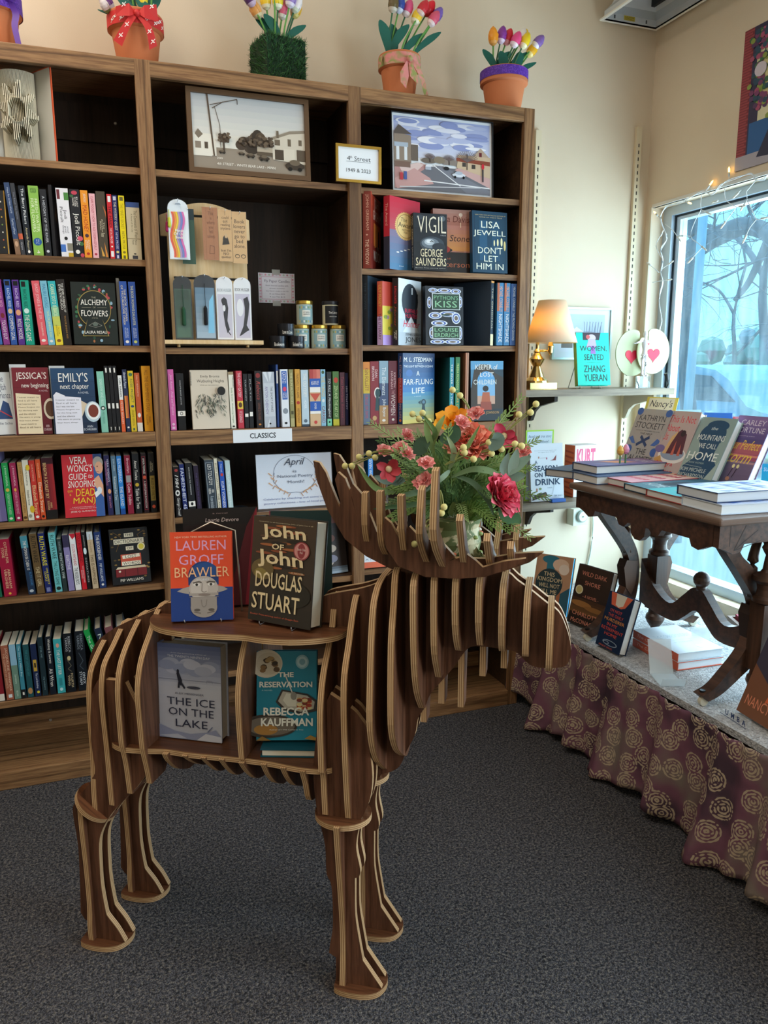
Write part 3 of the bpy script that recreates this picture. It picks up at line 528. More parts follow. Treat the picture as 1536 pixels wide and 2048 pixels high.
face(132,211,911,.835,.012,'red book with a grey-haired woman at the right of its cover','#c92a37',[('r',0,0,1,1,'#c92a37'),('r',.78,0,1,1,'#3a5f9f'),('p',[(.78,.98),(.85,1),(.99,.99),(.99,.8),(.8,.8)],'#2d4777'),('e',.9,.86,.13,.1,'#a9a49c'),('e',.92,.78,.1,.1,'#e0a889'),('e',.88,.8,.014,.01,K),('l',[(.85,.72),(.92,.71)],.012,'#8a3a30'),('p',[(.78,.6),(.9,.66),(1,.5),(1,.3),(.78,.5)],'#e0a889'),('p',[(.76,.38),(.95,.45),(.95,.38),(.8,.3)],'#e9eef2'),('e',.9,.42,.06,.05,'#dfe6ee'),
 ('t','VERA',.2,.85,.62,.965,WH,.1),('t',"WONG'S",.13,.725,.75,.84,WH,.1),('t','GUIDE',.15,.6,.6,.7,WH,.1),('t','to',.64,.62,.74,.68,WH,.3),('t','SNOOPING',.12,.475,.8,.585,WH,.1),('t','(on\na',.1,.35,.22,.45,'#f0c83a'),('t','DEAD',.3,.335,.78,.455,'#f0c83a',.1),('t','MAN)',.22,.19,.78,.315,'#f0c83a',.1),('t','A gripping bestselling author of',.18,.155,.75,.172,'#f5dede'),('t','more funny mysteries than most',.12,.13,.8,.147,'#f5dede'),('t','JESSE Q. SUTANTO',.14,.075,.76,.105,WH)],tilt=6,t=.024)
G='spine-out books on the left bay, sixth shelf'
row(.607,.03,', left bay sixth shelf',G,[
 (-14,5,1100,-3,'#1f6b52','dark green paperback cut off by the left edge',[]),
 (9,33.5,1078.6,-2.2,'#a3173c','thick crimson paperback',[tx('CUTTING FOR\nSTONE',.05,.42,.25,.75,'#e9c9a0'),tx('ABRAHAM\nVERGHESE',.52,.86,.25,.75,'#e9c9a0'),('e',.95,.5,.02,.12,'#e9b04a')]),
 (57.5,72,1072,-3.4,'#1f3552','leaning navy paperback with a teal top',[('r',0,0,.2,1,'#4a93a8'),tx('THE WOMAN IN CABIN 10',.08,.58,.3,.75,WH),tx('RUTH WARE',.62,.85,.5,.85,'#3f7fb5'),('e',.94,.5,.025,.3,'#b9c4cf')]),
 (75,90.5,1067.6,-3.2,'#6a5436','leaning brown paperback with black title',[tx('RUTH WARE',.04,.48,.2,.8,'#1c1710'),tx('THE IT GIRL',.55,.88,.25,.75,'#d9c9a0')]),
 (92,104.7,1066.5,-3,'#1d2a6b','leaning navy paperback with yellow author name',[tx('RUTH WARE',.05,.54,.15,.85,'#f2e21f'),tx('ONE PERFECT\nCOUPLE',.58,.86,.2,.85,'#f2e21f'),('r',.91,.2,.98,.8,'#7a83b5')]),
 (112,125.6,1065,-2.8,'#6fc4c9','leaning pale turquoise paperback',[tx('RUTH WARE',.04,.44,.2,.8,'#1f3a33'),tx('THE LYING GAME',.48,.88,.25,.75,'#2a5a4a'),('e',.94,.5,.03,.35,'#20302b')]),
 (127,136,1077.5,-2.8,'#2a3a3b','leaning slate green paperback',[tx('WATSON',.05,.22,.3,.7,'#a0aeb0'),tx('MONTANA 1948',.27,.75,.2,.8,'#c9d6d6')]),
 (138,150.2,1070,-2.6,'#8f86ba','leaning lilac paperback',[('r',0,0,.22,1,'#3a3655'),tx('ELECTIVE',.36,.62,.25,.75,'#efeaf7')]),
 (151.6,163.6,1067.6,-2.5,'#eef0f2','leaning white paperback with red and black lettering',[('p',[(0,0),(.1,.5),(.05,1),(0,1)],'#c9273a'),tx('COLSON WHITEHEAD',.18,.56,.25,.75,'#c9273a'),tx('THE NICKEL BOYS',.6,.9,.2,.8,K)]),
 (165,174.8,1065,-2.4,'#cf2130','leaning scarlet paperback',[tx('COLSON WHITEHEAD',.03,.52,.15,.85,'#6b0f18'),tx('THE UNDERGROUND\nRAILROAD',.58,.88,.2,.8,'#f2d9d9')]),
 (175.5,183.6,1064,-2.4,'#15161a','leaning black paperback with a white oval',[('e',.33,.5,.06,.4,'#dff0f5'),tx('JULIAN BARNES',.05,.25,.3,.7,'#b9b9b9'),tx('DEPARTURES',.45,.88,.3,.7,'#b9b9b9')]),
 (186,197.8,1063,-2.4,'#c9b394','leaning cream-tan hardcover',[('r',0,0,.14,1,'#cfd9e0'),tx('NIALL WILLIAMS',.05,.36,.35,.65,'#9a7a4a'),tx('THIS IS HAPPINESS',.4,.92,.25,.75,'#5a4426')]),
 (200,213.4,1064,-2.4,'#233a6e','leaning dark blue hardcover with white title',[tx('THE BOOKBINDER',.05,.5,.25,.75,WH),tx('PIP WILLIAMS',.56,.88,.3,.7,'#e0e6f0'),('e',.94,.5,.02,.2,WH)]),
])
DLW=[('r',0,0,1,1,'#17181a')]
for i in range(26): DLW.append(('e',rr.choice([rr.uniform(.02,.3),rr.uniform(.7,.98)]),rr.uniform(.1,.97),.035,.014,rr.choice(['#8a6a32','#a07d3f','#5d4a2a'])))
DLW+=[('l',[(.1,.95),(.3,.85),(.15,.6)],.008,'#8a6a32'),('l',[(.9,.95),(.72,.88),(.9,.6)],.008,'#8a6a32'),('r',.38,.85,.62,.92,'#e6dcc2'),('t','THE',.4,.862,.6,.908,K),('r',.1,.73,.88,.82,'#e6dcc2'),('t','DICTIONARY',.13,.745,.85,.805,K),('r',.4,.61,.6,.68,'#e6dcc2'),('t','OF',.43,.622,.57,.668,K),('e',.8,.66,.1,.07,'#efe6c0'),('e',.8,.66,.07,.05,'#e2d04a'),('r',.25,.34,.78,.54,'#c9573f'),('p',[(.3,.46),(.75,.48),(.74,.54),(.29,.52)],'#efe6d0'),('t','LOST',.37,.472,.66,.525,K),('r',.27,.34,.76,.41,'#efe6d0'),('t','WORDS',.3,.35,.73,.4,K),('p',[(.1,.28),(.9,.28),(.86,.32),(.16,.32)],'#d9c9a8'),('r',.1,.14,.9,.28,'#7a2226'),('r',.33,.14,.35,.28,'#4a1216'),('r',.65,.14,.67,.28,'#4a1216'),('e',.2,.24,.03,.018,'#e9e0c9'),('t','PIP WILLIAMS',.2,.05,.8,.1,'#f0e9d9')]
face(227,303,1059,.607,.03,'black book with gold leaves and a red suitcase on its cover','#17181a',DLW,tilt=8,t=.022,yaw=6)
G='spine-out books on the left bay, lowest shelf'
row(.28,.03,', left bay lowest shelf',G,[
 (-10,10.5,1289,-1.5,'#8a1f2c','dark red book cut off by the left edge',[('r',.88,0,1,1,'#e6e0d6'),tx('A Novel',.2,.7,.3,.7,'#c98a8a')]),
 (14,29,1291,-1.4,'#a3604a','terracotta paperback',[tx('JACQUELINE WINSPEAR',.05,.84,.5,.85,'#f0d2b8'),tx('THE COMFORT OF GHOSTS',.15,.78,.18,.42,'#e6c0a0'),('r',.9,.3,.96,.8,'#dfe6ea')]),
 (30,43,1289,-1.2,'#6f9080','sage green paperback with a sky blue top',[('r',0,0,.38,1,'#8fbcd6'),tx('Sanctuary',.55,.72,.3,.7,'#cfe0d0'),tx('BROWN',.85,.95,.35,.65,'#cfe0d0')]),
 (44,53,1288,-1,'#3f8a9f','teal paperback with a black foot',[tx('The One in a Million Boy',.04,.6,.25,.75,'#cfe9ef'),('r',.84,0,1,1,'#16181a'),('r',.89,.3,.94,.7,WH)]),
 (56.4,68.4,1289,-1,'#1f5058','deep teal paperback with a picture at its foot',[tx('THE LOST APOTHECARY',.1,.6,.3,.7,'#3f8a8f'),('e',.88,.5,.06,.4,'#b98a5a')]),
 (71,83,1288,-.9,'#1b2a4f','dark navy paperback with a gold house and dot',[('r',.3,.2,.52,.8,'#c9a23f'),('r',.36,.35,.45,.65,'#3a2f1a'),tx('The Lost Bookshop',.56,.85,.3,.75,'#dfe6f2'),('e',.92,.6,.025,.25,'#d9c93a')]),
 (86,97,1274.5,-.8,'#1c3038','tall dark teal hardcover',[tx('STIR ME',.15,.35,.35,.65,'#7fa0a8'),tx('MJ WREN',.68,.9,.35,.65,'#7fa0a8')]),
 (101,113,1273,-.7,'#141c28','tall black-blue hardcover with white title',[tx('Whiskey & Secrets',.04,.46,.25,.8,WH),tx('Ali Wren',.55,.86,.2,.8,WH)]),
 (116,132,1278,-.5,'#3ea9b0','turquoise paperback',[('e',.12,.5,.04,.2,'#e0a08a'),tx('THE LAST LETTER',.2,.66,.3,.7,WH),('r',.72,.3,.86,.7,'#2f8a92'),('e',.93,.5,.03,.2,'#bfe6ea')]),
 (135,153,1267,-.3,'#11161d','thick black hardcover with pale gold title',[tx('REBECCA\nYARROS',.05,.32,.2,.8,'#b9bcc2'),('e',.42,.5,.04,.2,'#c9b98a'),('l',[(.45,.3),(.55,.7),(.6,.3),(.65,.7)],.01,'#6a6455'),tx('FOURTH\nWING',.68,.92,.2,.8,'#d9c398')]),
 (158,177,1262,-.2,'#131a22','thick black hardcover right of the gold-titled one',[tx('REBECCA\nYARROS',.05,.32,.2,.8,'#8f99a3'),('l',[(.36,.3),(.5,.7),(.58,.3),(.65,.7)],.01,'#4a5560'),tx('ONYX\nSTORM',.68,.9,.2,.8,'#e0e4ea')]),
])
for i,(x,yt,ln,cv,ds,t) in enumerate([(190,1262,-14,'#1f9a4a','tilted green hardcover beyond the thick black ones',.016),(210,1275,-13,'#1f2a40','tilted navy hardcover right of the green one',.02),(229,1278,-12,'#7a4a4f','tilted dusty rose hardcover behind the wooden moose',.024),(250,1290,-11,'#5f6a78','tilted grey hardcover behind the wooden moose',.024)]):
    X=xof(x,.03,.28)+.035; h=.2
    book('hardcover_book',ds+', lowest shelf',t,.13,h,cv,T(X,.03,.281+t/2*abs(math.sin(R(ln))))@RY(ln),spine=[tx('The Grave' if i==0 else 'Novel',.1,.45,.25,.75,'#dff0df')],group=G,hard=True)
# folded-page art book on the top shelf
z=Z1; hx=xof(52,.15,z); rx=xof(115,.01,z); fb=thing('folded_book','open book with pages folded into a sunburst, orange cover board','book',T(hx,.15,z+.0005))
fiR=math.degrees(math.asin(min(.8,(rx-hx)/.155)))
for s_ in (1,-1):
    b_=MB(); b_.box(-.0012,.0012,-.155,0,0,.246,mat('#d9572c')); b_.box(-.0018 if s_>0 else .0012,-.0012 if s_>0 else .0018,-.15,-.002,.003,.243,mat('#cfcdc4',.8)); b_.build('cover_board',fb,M=RZ(fiR*s_))
PG=mat('#ddd5bd',.8); mb=MB(); n=34
for i in range(n):
    u=-1+2*i/(n-1); a_=R((fiR-5)*u); pts=[]
    for j in range(41):
        zz=j/40; y=(zz-.5)*2; r_=math.hypot(u*1.15,y*1.25); th=math.atan2(y*1.25,u*1.15)
        star=.66+.22*math.cos(8*th+.9*r_*2)
        d=.0 if .3<r_<.37 else (.03 if r_<=.3 else (.004 if r_<star else .05))
        pts.append((.148-.012*u*u-d,zz*.232+.004))
    for (d0,z0),(d1,z1) in zip(pts,pts[1:]):
        q=[(math.sin(a_)*d0,-math.cos(a_)*d0,z0),(math.sin(a_)*d1,-math.cos(a_)*d1,z1),(math.sin(a_)*.01,-math.cos(a_)*.01,z1),(math.sin(a_)*.01,-math.cos(a_)*.01,z0)]
        mb.add(q,[(0,1,2,3)],PG); tx_,ty_=math.cos(a_)*.0011,math.sin(a_)*.0011; A0,A1=q[0],q[1]
        mb.add([(A0[0]-tx_,A0[1]-ty_,A0[2]),(A0[0]+tx_,A0[1]+ty_,A0[2]),(A1[0]+tx_,A1[1]+ty_,A1[2]),(A1[0]-tx_,A1[1]-ty_,A1[2])],[(0,1,2,3)],PG)
mb.build('folded_pages',fb)
# ---------------------------------------------------------------- middle bay
G='spine-out classics on the middle bay'
row(1.089,.03,', classics row of middle bay',G,[
 (342,354,739,-.5,'#e26bb0','hot pink paperback at the left end',[tx('Jane Austen  Pride and Prejudice',.08,.75,.25,.75,'#f7c9e4',.4),('e',.9,.5,.02,.25,'#f7c9e4'),('r',.94,.25,.98,.75,'#f7c9e4')]),
 (357.5,373,747,-.4,'#17181c','black paperback with a white band, second from left',[tx('CHARLOTTE BRONTE  JANE EYRE',.12,.55,.4,.6,'#c9c9c9'),('r',.66,0,.75,1,WH),('e',.705,.5,.03,.2,'#17181c'),('e',.705,.5,.02,.13,WH)]),
 (462.8,473,744,-1.2,'#e9e4d4','ivory paperback with a sawtooth black edge and green title',[('r',0,0,.05,1,'#a08a6a')]+[('p',[(.08+.025*i,.8),(.09+.025*i,1),(.1+.025*i,.8)],K) for i in range(8)]+[tx('Emily Bronte  Wuthering Heights',.28,.9,.3,.65,'#5f8a5a'),('e',.96,.5,.015,.25,K)]),
 (477.3,489,742,-.8,'#c0394a','crimson paperback with a yellow portrait panel',[tx('THE GREAT GATSBY',.03,.46,.25,.75,'#f0d0d4'),('r',.52,0,.66,1,'#e3c24a'),('e',.59,.5,.045,.32,'#5a3a2a'),tx('FITZGERALD',.7,.9,.25,.75,'#f0d0d4')]),
 (490.6,499,748,-.6,'#191a1e','black paperback with a white band, right of the crimson one',[tx('TURGENEV',.1,.5,.35,.65,'#b9b9b9'),('r',.73,.1,.79,.9,WH)]),
 (500,508,748,-.5,'#191a1e','black paperback with a white band, left of the red-lettered one',[tx('PLATO',.1,.5,.35,.65,'#b9b9b9'),('r',.7,.1,.78,.9,WH)]),
 (514,527,742,-.9,'#211b1d','black paperback with red handwritten title',[('e',.08,.5,.045,.35,'#8a2f2f'),tx('Rebecca',.18,.5,.2,.8,'#a8423f',.3),tx('DAPHNE DU MAURIER',.56,.86,.3,.7,'#7a4a3a'),('e',.94,.5,.015,.2,'#d98a3a')]),
 (529.5,552.8,744,-.8,'#b9bfc9','wide silver paperback with a sunray pattern',[('p',[(0,0),(.2,.5),(0,.3)],'#dfe4ea'),('p',[(0,.5),(.2,.6),(0,.8)],'#dfe4ea'),('r',.2,.04,.8,.96,'#c9ced6'),tx('THE SHORT STORIES',.26,.72,.62,.8,'#3a4250'),tx('ANTON CHEKHOV',.26,.76,.15,.4,'#7a6aa0'),('p',[(1,.2),(.82,.5),(1,.4)],'#dfe4ea'),('e',.93,.5,.015,.08,K)]),
 (565,580,739,-1,'#e4e8ee','white paperback with a blue panel and red figure',[('r',.03,.15,.52,.85,'#2a5fb5'),tx('CATCH 22',.05,.24,.25,.75,WH),('e',.34,.5,.04,.25,'#d9456a'),tx('JOSEPH\nHELLER',.4,.5,.25,.75,WH),('e',.72,.5,.05,.35,'#8a929c'),('e',.93,.5,.02,.2,K)]),
 (581.6,590,739,-.6,'#8f8b5a','olive paperback',[tx('THE SUN ALSO RISES',.05,.6,.25,.75,'#d9d2a0'),('r',.72,.2,.78,.8,'#4a4626'),('r',.85,0,1,1,'#b5ad7a')]),
 (593,603,738.6,-.5,'#d29a3c','amber paperback',[tx('FAREWELL TO ARMS',.08,.5,.25,.75,'#6b4212'),('e',.58,.5,.03,.35,'#b5342a'),tx('HEMINGWAY',.68,.94,.25,.75,'#6b4212')]),
 (604.4,619,740,-.4,'#bcd0dc','pale ice blue paperback',[tx('THE ODYSSEY',.06,.48,.3,.75,WH),tx('HOMER',.53,.68,.35,.7,'#f0f4f7'),('e',.9,.5,.03,.25,'#5a6a7a'),('r',.96,0,1,1,'#3a4a5a')]),
 (621,642.5,739,-.2,'#d5b48c','tan paperback with two blue panels and red horses',[('g',0,0,.16,1,'#b5433f','#d97a6a',3),('r',.16,0,.31,1,'#2259b0'),tx('THE ILIAD',.2,.27,.15,.85,WH),('r',.31,0,.4,1,WH),('p',[(.42,0),(.56,.5),(.42,1)],'#c9543f'),('r',.56,0,.73,1,'#2259b0'),tx('HOMER',.59,.7,.4,.6,WH),('r',.73,0,.78,1,WH),('e',.93,.5,.03,.15,'#c9403a')]),
 (643,652.6,739,-.2,'#8fc0d9','sky blue paperback with patchwork yellow lettering',[('e',.05,.5,.03,.3,'#3a5a3a'),tx('THE THINGS',.12,.48,.15,.85,'#e0b53a'),('e',.55,.5,.03,.3,'#d9dfe2'),tx('CARRIED',.65,.95,.15,.85,'#8a3a2a')]),
 (654.7,664,744,0,'#20262a','black paperback with a mint foot',[tx('TO KILL A Mockingbird',.12,.84,.2,.8,'#e0e6e6',.2),('r',.87,0,1,1,'#7ad0b0'),('e',.93,.5,.02,.2,K)]),
 (666.6,679,743,0,'#4f7a3c','leaf green paperback with a yellow foot',[('e',.16,.5,.05,.35,'#c9432f'),tx('ZEN AND THE ART OF',.26,.84,.25,.75,'#c9dfa0'),('r',.88,0,1,1,'#c9c22f')]),
 (680.6,690.6,745,0,'#4f1a2a','dark maroon paperback',[tx('Toni Morrison',.08,.55,.25,.75,'#a03a4f'),tx('Beloved',.6,.85,.3,.7,'#8a2a40')]),
 (691.5,697,746,0,'#232a52','narrow indigo paperback at the right end',[tx('LEO TOLSTOY',.25,.7,.2,.8,'#c9cfe6')]),
])
WUT=[('r',0,0,1,1,'#d3c6b4'),('t','Emily Bronte',.27,.86,.78,.915,'#4a443c'),('t','Wuthering Heights',.17,.775,.9,.84,'#33302b'),('t','With an introduction',.25,.735,.75,.755,'#6a645a')]
for i in range(13): WUT.append(('p',[(0,.74+.018*i),(.04,.747+.018*i),(0,.754+.018*i)],K))
rr=random.Random(9)
for k in range(2):
    for i in range(120):
        a_=rr.uniform(-.5,3.7); q=rr.uniform(.25,1); cx=.33+.34*k; x=cx+.25*q*math.cos(a_); y=.34+.3*q*math.sin(a_)*.9
        if .02<x<.98 and .05<y<.66: WUT.append(('l',[(x,y),(x+.045*math.sin(a_*2+k),y-.04)],.012,rr.choice(['#2a2a2a','#46463f','#6f7a68'])))
WUT.append(('e',.8,.64,.11,.075,'#1c1c1c'))
face(387,461,742,1.089,.012,'grey-tan book with a black feather drawing, facing out in the classics row','#d3c6b4',WUT,tilt=7,t=.02)
book('paperback_book','navy paperback turned slightly aside right of the wide silver spine',.006,.12,.2,'#2a4a8a',T(xof(557,.04,1.089),.04,1.0895),spine=[('r',.1,.1,.3,.9,WH)],group=G)
sg=thing('shelf_label','white label reading CLASSICS on the middle rail','sign',T(0,0,0))
x0=xof(466,-.001,1.07);x1=xof(584,-.001,1.07); m_=MB(); m_.box(x0,x1,-.0016,-.0004,1.0465,1.087,mat('#e6e9ee')); Art(m_,(x0,-.0016,1.0465),(1,0,0),(0,0,1),x1-x0,.0405).text('CLASSICS',.28,.3,.72,.72,'#2a2d33',0,.02); m_.build('card',sg)
G='spine-out classics on the middle bay, fifth shelf'
row(.815,.03,', middle bay fifth shelf',G,[
 (353,364.5,934,-1,'#191518','black paperback with large white handwriting',[('e',.07,.5,.03,.3,'#a83a3a'),tx('1984',.16,.42,.2,.8,WH,.3),('e',.52,.5,.06,.4,WH),('e',.52,.5,.03,.2,K),tx('George Orwell',.62,.98,.2,.85,WH,.3)]),
 (368,377.5,928.5,-2.6,'#23306b','navy paperback with bold white capitals',[tx('FAHRENHEIT 451',.08,.9,.15,.85,'#dfe3f2')]),
 (380,393.5,926,-2.6,'#17191d','black paperback with a white band, leaning',[tx('KATE CHOPIN THE AWAKENING',.08,.6,.4,.6,'#c9c9c9'),('r',.72,0,.82,1,WH),('e',.77,.5,.03,.2,K)]),
 (396,405.5,931,-2.8,'#2a2034','dark plum paperback leaning',[tx('THE TURN OF THE SCREW',.15,.8,.35,.65,'#5a4a7a')]),
 (418,436.5,920,-2.6,'#39434d','thick slate paperback with a framed white title',[('l',[(.05,.1),(.05,.9),(.95,.9),(.95,.1),(.05,.1)],.006,'#9aa6b0'),tx('LEO TOLSTOY',.08,.46,.3,.7,WH),tx('ANNA\nKARENINA',.52,.62,.2,.8,WH),tx('A new translation',.66,.92,.3,.7,'#b9c2ca')]),
 (437.3,444,917,-2.8,'#ded6bf','narrow cream paperback leaning',[tx('EDITH WHARTON',.08,.55,.25,.75,'#4a4438'),tx('THE AGE',.62,.9,.25,.75,'#4a4438')]),
 (446,455.3,923,-2.6,'#2a56b0','blue paperback leaning',[tx('KURT VONNEGUT',.38,.95,.2,.8,WH),('e',.25,.5,.03,.3,'#c9403a'),tx('Novel',.05,.2,.3,.7,'#cfd9f2')]),
 (458,468,921,-2.4,'#b9cfd0','pale aqua paperback at the right end',[tx('The Left Hand of Darkness',.2,.9,.3,.7,'#e9f2f2')]),
])
# poetry month sign in an acrylic holder
def wire(name,pts,r,parent,c='#2a2724'): return MB().tube(pts,r,mat(c,.35,.7),6).build(name,parent)
x0=xof(517,.06,.815); x1=xof(666,.06,.815); w=x1-x0; h=hof(911,x0+.02,.06,.815)*1.0
sg=thing('tabletop_sign','white April poetry month sign standing on the middle bay shelf','sign',T(x0,.06,.8155)@RX(-6))
m_=MB(); m_.box(0,w,0,.0012,.002,h,mat('#dfe4f0')); A=Art(m_,(0,0,.002),(1,0,0),(0,0,1),w,h-.002)
for i in range(40):
    a0=-.1+3.34*i/40; A.line([(.5+.28*math.cos(a0),.63+.34*math.sin(a0)),(.5+.28*math.cos(a0+.085),.63+.34*math.sin(a0+.085))],.005,'#4a5570')
for s_ in (-1,1):
    pts=[(.5+s_*.27,.66),(.5+s_*.29,.5),(.5+s_*.2,.34),(.5+s_*.08,.27),(.5,.28)]; A.line(pts,.006,'#4a5570')
    for (x,y) in [(.3,.6),(.27,.52),(.3,.42),(.22,.36),(.16,.31),(.1,.26)]: A.line([(.5+s_*x,y),(.5+s_*(x+.05),y+.06)],.012,'#d9a06a'); A.line([(.5+s_*(x-.03),y),(.5+s_*(x+.0),y-.06)],.01,'#b98a6a')
A.text('April',.36,.75,.64,.92,'#3a4256',.35); A.text('is',.475,.65,.525,.7,'#5a6278'); A.text('National Poetry',.27,.545,.74,.615,'#5a6278'); A.text('Month!',.4,.45,.62,.505,'#5a6278')
A.text('Celebrate by checking out some of our',.07,.145,.97,.19,'#5a6aa0'); A.text('poetry collections - lots of local poets!',.08,.065,.96,.11,'#5a6aa0')
m_.build('printed_sheet',sg); MB().box(-.002,w+.002,-.0022,-.0006,0,h+.002,mat('#ffffff',.05,alpha=.08)).build('acrylic_holder',sg)
MB().box(.02,w-.02,.002,.06,0,.0025,mat('#ffffff',.05,alpha=.2)).build('holder_foot',sg,M=RX(6))
tag(MB().lathe([(.018,0),(.03,.006),(.026,.016),(.006,.022)],(0,0,0),mat('#15161a',.3),16).build('dark_stand',M=T(xof(480,.05,.815),.05,.815)),'small dark stand lying beside the leaning paperbacks','stand')
# sixth shelf: dark cover behind the moose
face(588,696,1038,.57,.03,'dark book with a pale flower picture, behind the moose on middle bay','#2b2422',[('g',0,0,1,1,'#332a27','#1c1817',5),('r',0,.88,1,1,'#6b2f22')]+[('e',.62+.1*math.sin(i*2.1),.2+.06*i,.13-.004*i,.07,['#c9c0b4','#8a8fa8','#b5a596','#6a3f35'][i%4]) for i in range(10)]+[('g',0,0,1,.12,'#9fb5c9','#5f6f80',3)],tilt=10,yaw=9,t=.02)
face(560,640,1040,.57,.09,'pale blue book behind the dark flower book, middle bay','#b9c6d6',[('r',0,.8,1,.9,'#7a8aa0')],tilt=6,t=.018)
# two photographs on the top shelves
def framed(name,label,p0,p1,pt,z,Y,fw,fc,art,tilt,M_=None,mat_='#e6e2d8',mw=.0):
    x0=xof(p0,Y,z); x1=xof(p1,Y,z); w=x1-x0; h=hof(pt,x0+.01,Y,z)/math.cos(R(tilt))*1.0
    o=thing(name,label,'picture',T(x0,Y,z+.001)@RX(-tilt)); f_=MB(); m1=mat(fc,.45)
    f_.box(0,fw,-.006,.012,0,h,m1); f_.box(w-fw,w,-.006,.012,0,h,m1); f_.box(fw,w-fw,-.006,.012,0,fw,m1); f_.box(fw,w-fw,-.006,.012,h-fw,h,m1)
    f_.build('frame',o); p_=MB(); p_.box(fw,w-fw,.002,.01,fw,h-fw,mat(mat_,.3)); A=Art(p_,(fw+mw,.002,fw+mw),(1,0,0),(0,0,1),w-2*fw-2*mw,h-2*fw-2*mw,.25); A.run(art); p_.build('photograph',o); return o
rr=random.Random(3)
SEP=[('g',0,.3,1,1,'#e0dcd2','#b9bdc0',8),('r',0,0,1,.3,'#8f8373'),('g',0,0,1,.22,'#a89c8a','#857966',5),('p',[(.0,.2),(.45,.3),(.55,.3),(1,.14),(1,0),(0,0)],'#94887a')]
SEP+=[('e',.42+.025*i,.36+.05*math.sin(i*1.3)+(.08 if 4<i<9 else 0),.05,.07+.03*(4<i<9),rr.choice(['#4a3d33','#3d332b','#554638'])) for i in range(14)]
SEP+=[('r',.05,.18,.2,.42,'#dcd6ca'),('r',0,.17,.16,.47,'#e3ded2'),('p',[(.02,.46),(.05,.53),(.09,.46),(.05,.4)],'#7a6e60'),('r',.1,.27,.13,.36,'#55493d'),('r',.02,.27,.07,.36,'#8a7e70')]
SEP+=[('e',.27,.43,.05,.06,'#5a4a3d'),('r',.26,.22,.275,.42,'#4a3d33'),('l',[(.14,1),(.18,.18)],.014,'#5a4a3d'),('l',[(.16,.86),(.4,.97)],.006,'#5a4a3d'),('l',[(.18,.82),(.28,.92)],.006,'#5a4a3d'),('l',[(.4,.97),(.4,.9)],.006,'#4a3d33'),('l',[(.2,.85),(.24,.6),(.24,.3)],.005,'#5a4a3d')]
SEP+=[('r',.56,.24,.72,.36,'#b5a794'),('r',.56,.24,.72,.29,'#5d5042'),('p',[(.7,.2),(.7,.5),(.86,.58),(1,.62),(1,.16)],'#cfc6b6'),('p',[(.69,.5),(.86,.61),(1,.64),(1,.6),(.86,.57),(.7,.47)],'#8f8474'),('r',.72,.4,.77,.48,'#6d6050'),('r',.84,.4,.87,.5,'#6d6050'),('r',.94,.42,.97,.5,'#6d6050'),('r',.72,.2,.8,.34,'#4d4136'),('r',.8,.2,.9,.36,'#d6cdbd'),('r',.92,.2,1,.36,'#5d5042'),('r',.74,.5,.76,.6,'#6d6050')]
for x,y,s_ in [(.25,.24,.03),(.42,.24,.03),(.5,.22,.04),(.62,.2,.05),(.9,.13,.09)]: SEP+=[('e',x,y,s_,s_*.6,'#40362d'),('e',x,y+s_*.5,s_*.55,s_*.45,'#6d6050'),('e',x-s_*.5,y-s_*.5,s_*.22,s_*.3,'#1c1814'),('e',x+s_*.5,y-s_*.5,s_*.22,s_*.3,'#1c1814')]
SEP+=[('t','4th STREET - WHITE BEAR LAKE - MINN',.2,.06,.72,.095,'#efeae0',.2),('t','200',.2,.14,.25,.165,'#efeae0')]
SEP+=[('e',.4+.3*rr.random(),.36+.14*rr.random()*(1-abs(rr.random()-.5)),.016,.02,rr.choice(['#4a3d33','#3d332b','#5d4e40','#6a5a4a']),8) for i in range(70)]+[('e',.27+.05*(rr.random()-.5)*2,.43+.06*(rr.random()-.5)*2,.014,.018,rr.choice(['#4a3d33','#6a5a4a']),8) for i in range(14)]
framed('framed_photograph','brown-framed sepia street photograph on the middle bay top shelf',379,621,171,Z1,.02,.014,'#5e442c',SEP,3)
COLP=[('g',0,.45,1,1,'#cfd3e6','#a9b2da',6)]+[('e',rr.uniform(0,1),rr.uniform(.6,1),rr.uniform(.08,.2),rr.uniform(.02,.06),rr.choice(['#e9e9f2','#dfe0ee','#b5bcdc','#8f9ac9'])) for i in range(34)]
COLP=[q if q[0]!='e' else ('e',min(.86,max(.14,q[1])),min(.94,q[2]),min(q[3],.13),min(q[4],.05),q[5]) for q in COLP]
COLP+=[('r',0,0,1,.34,'#6f7078'),('p',[(0,0),(.35,.34),(.27,.38),(0,.3)],'#b58a88'),('p',[(.12,.12),(.3,.36),(.24,.38),(.05,.3)],'#d6bdb9'),('p',[(.02,.0),(.4,.1),(.36,.18),(.2,.3),(.0,.14)],'#c49a97'),('p',[(.42,.36),(.75,0),(1,0),(1,.06),(.5,.36)],'#7b7d88'),('l',[(.4,.36),(.68,.1)],.008,'#e3e3e6'),('l',[(.3,.14),(1,.1)],.01,'#e3e3e6'),('l',[(.05,.03),(.9,.1)],.008,'#cfcfd4'),('p',[(.62,.32),(1,.1),(1,.24),(.66,.36)],'#c9a3a0')]
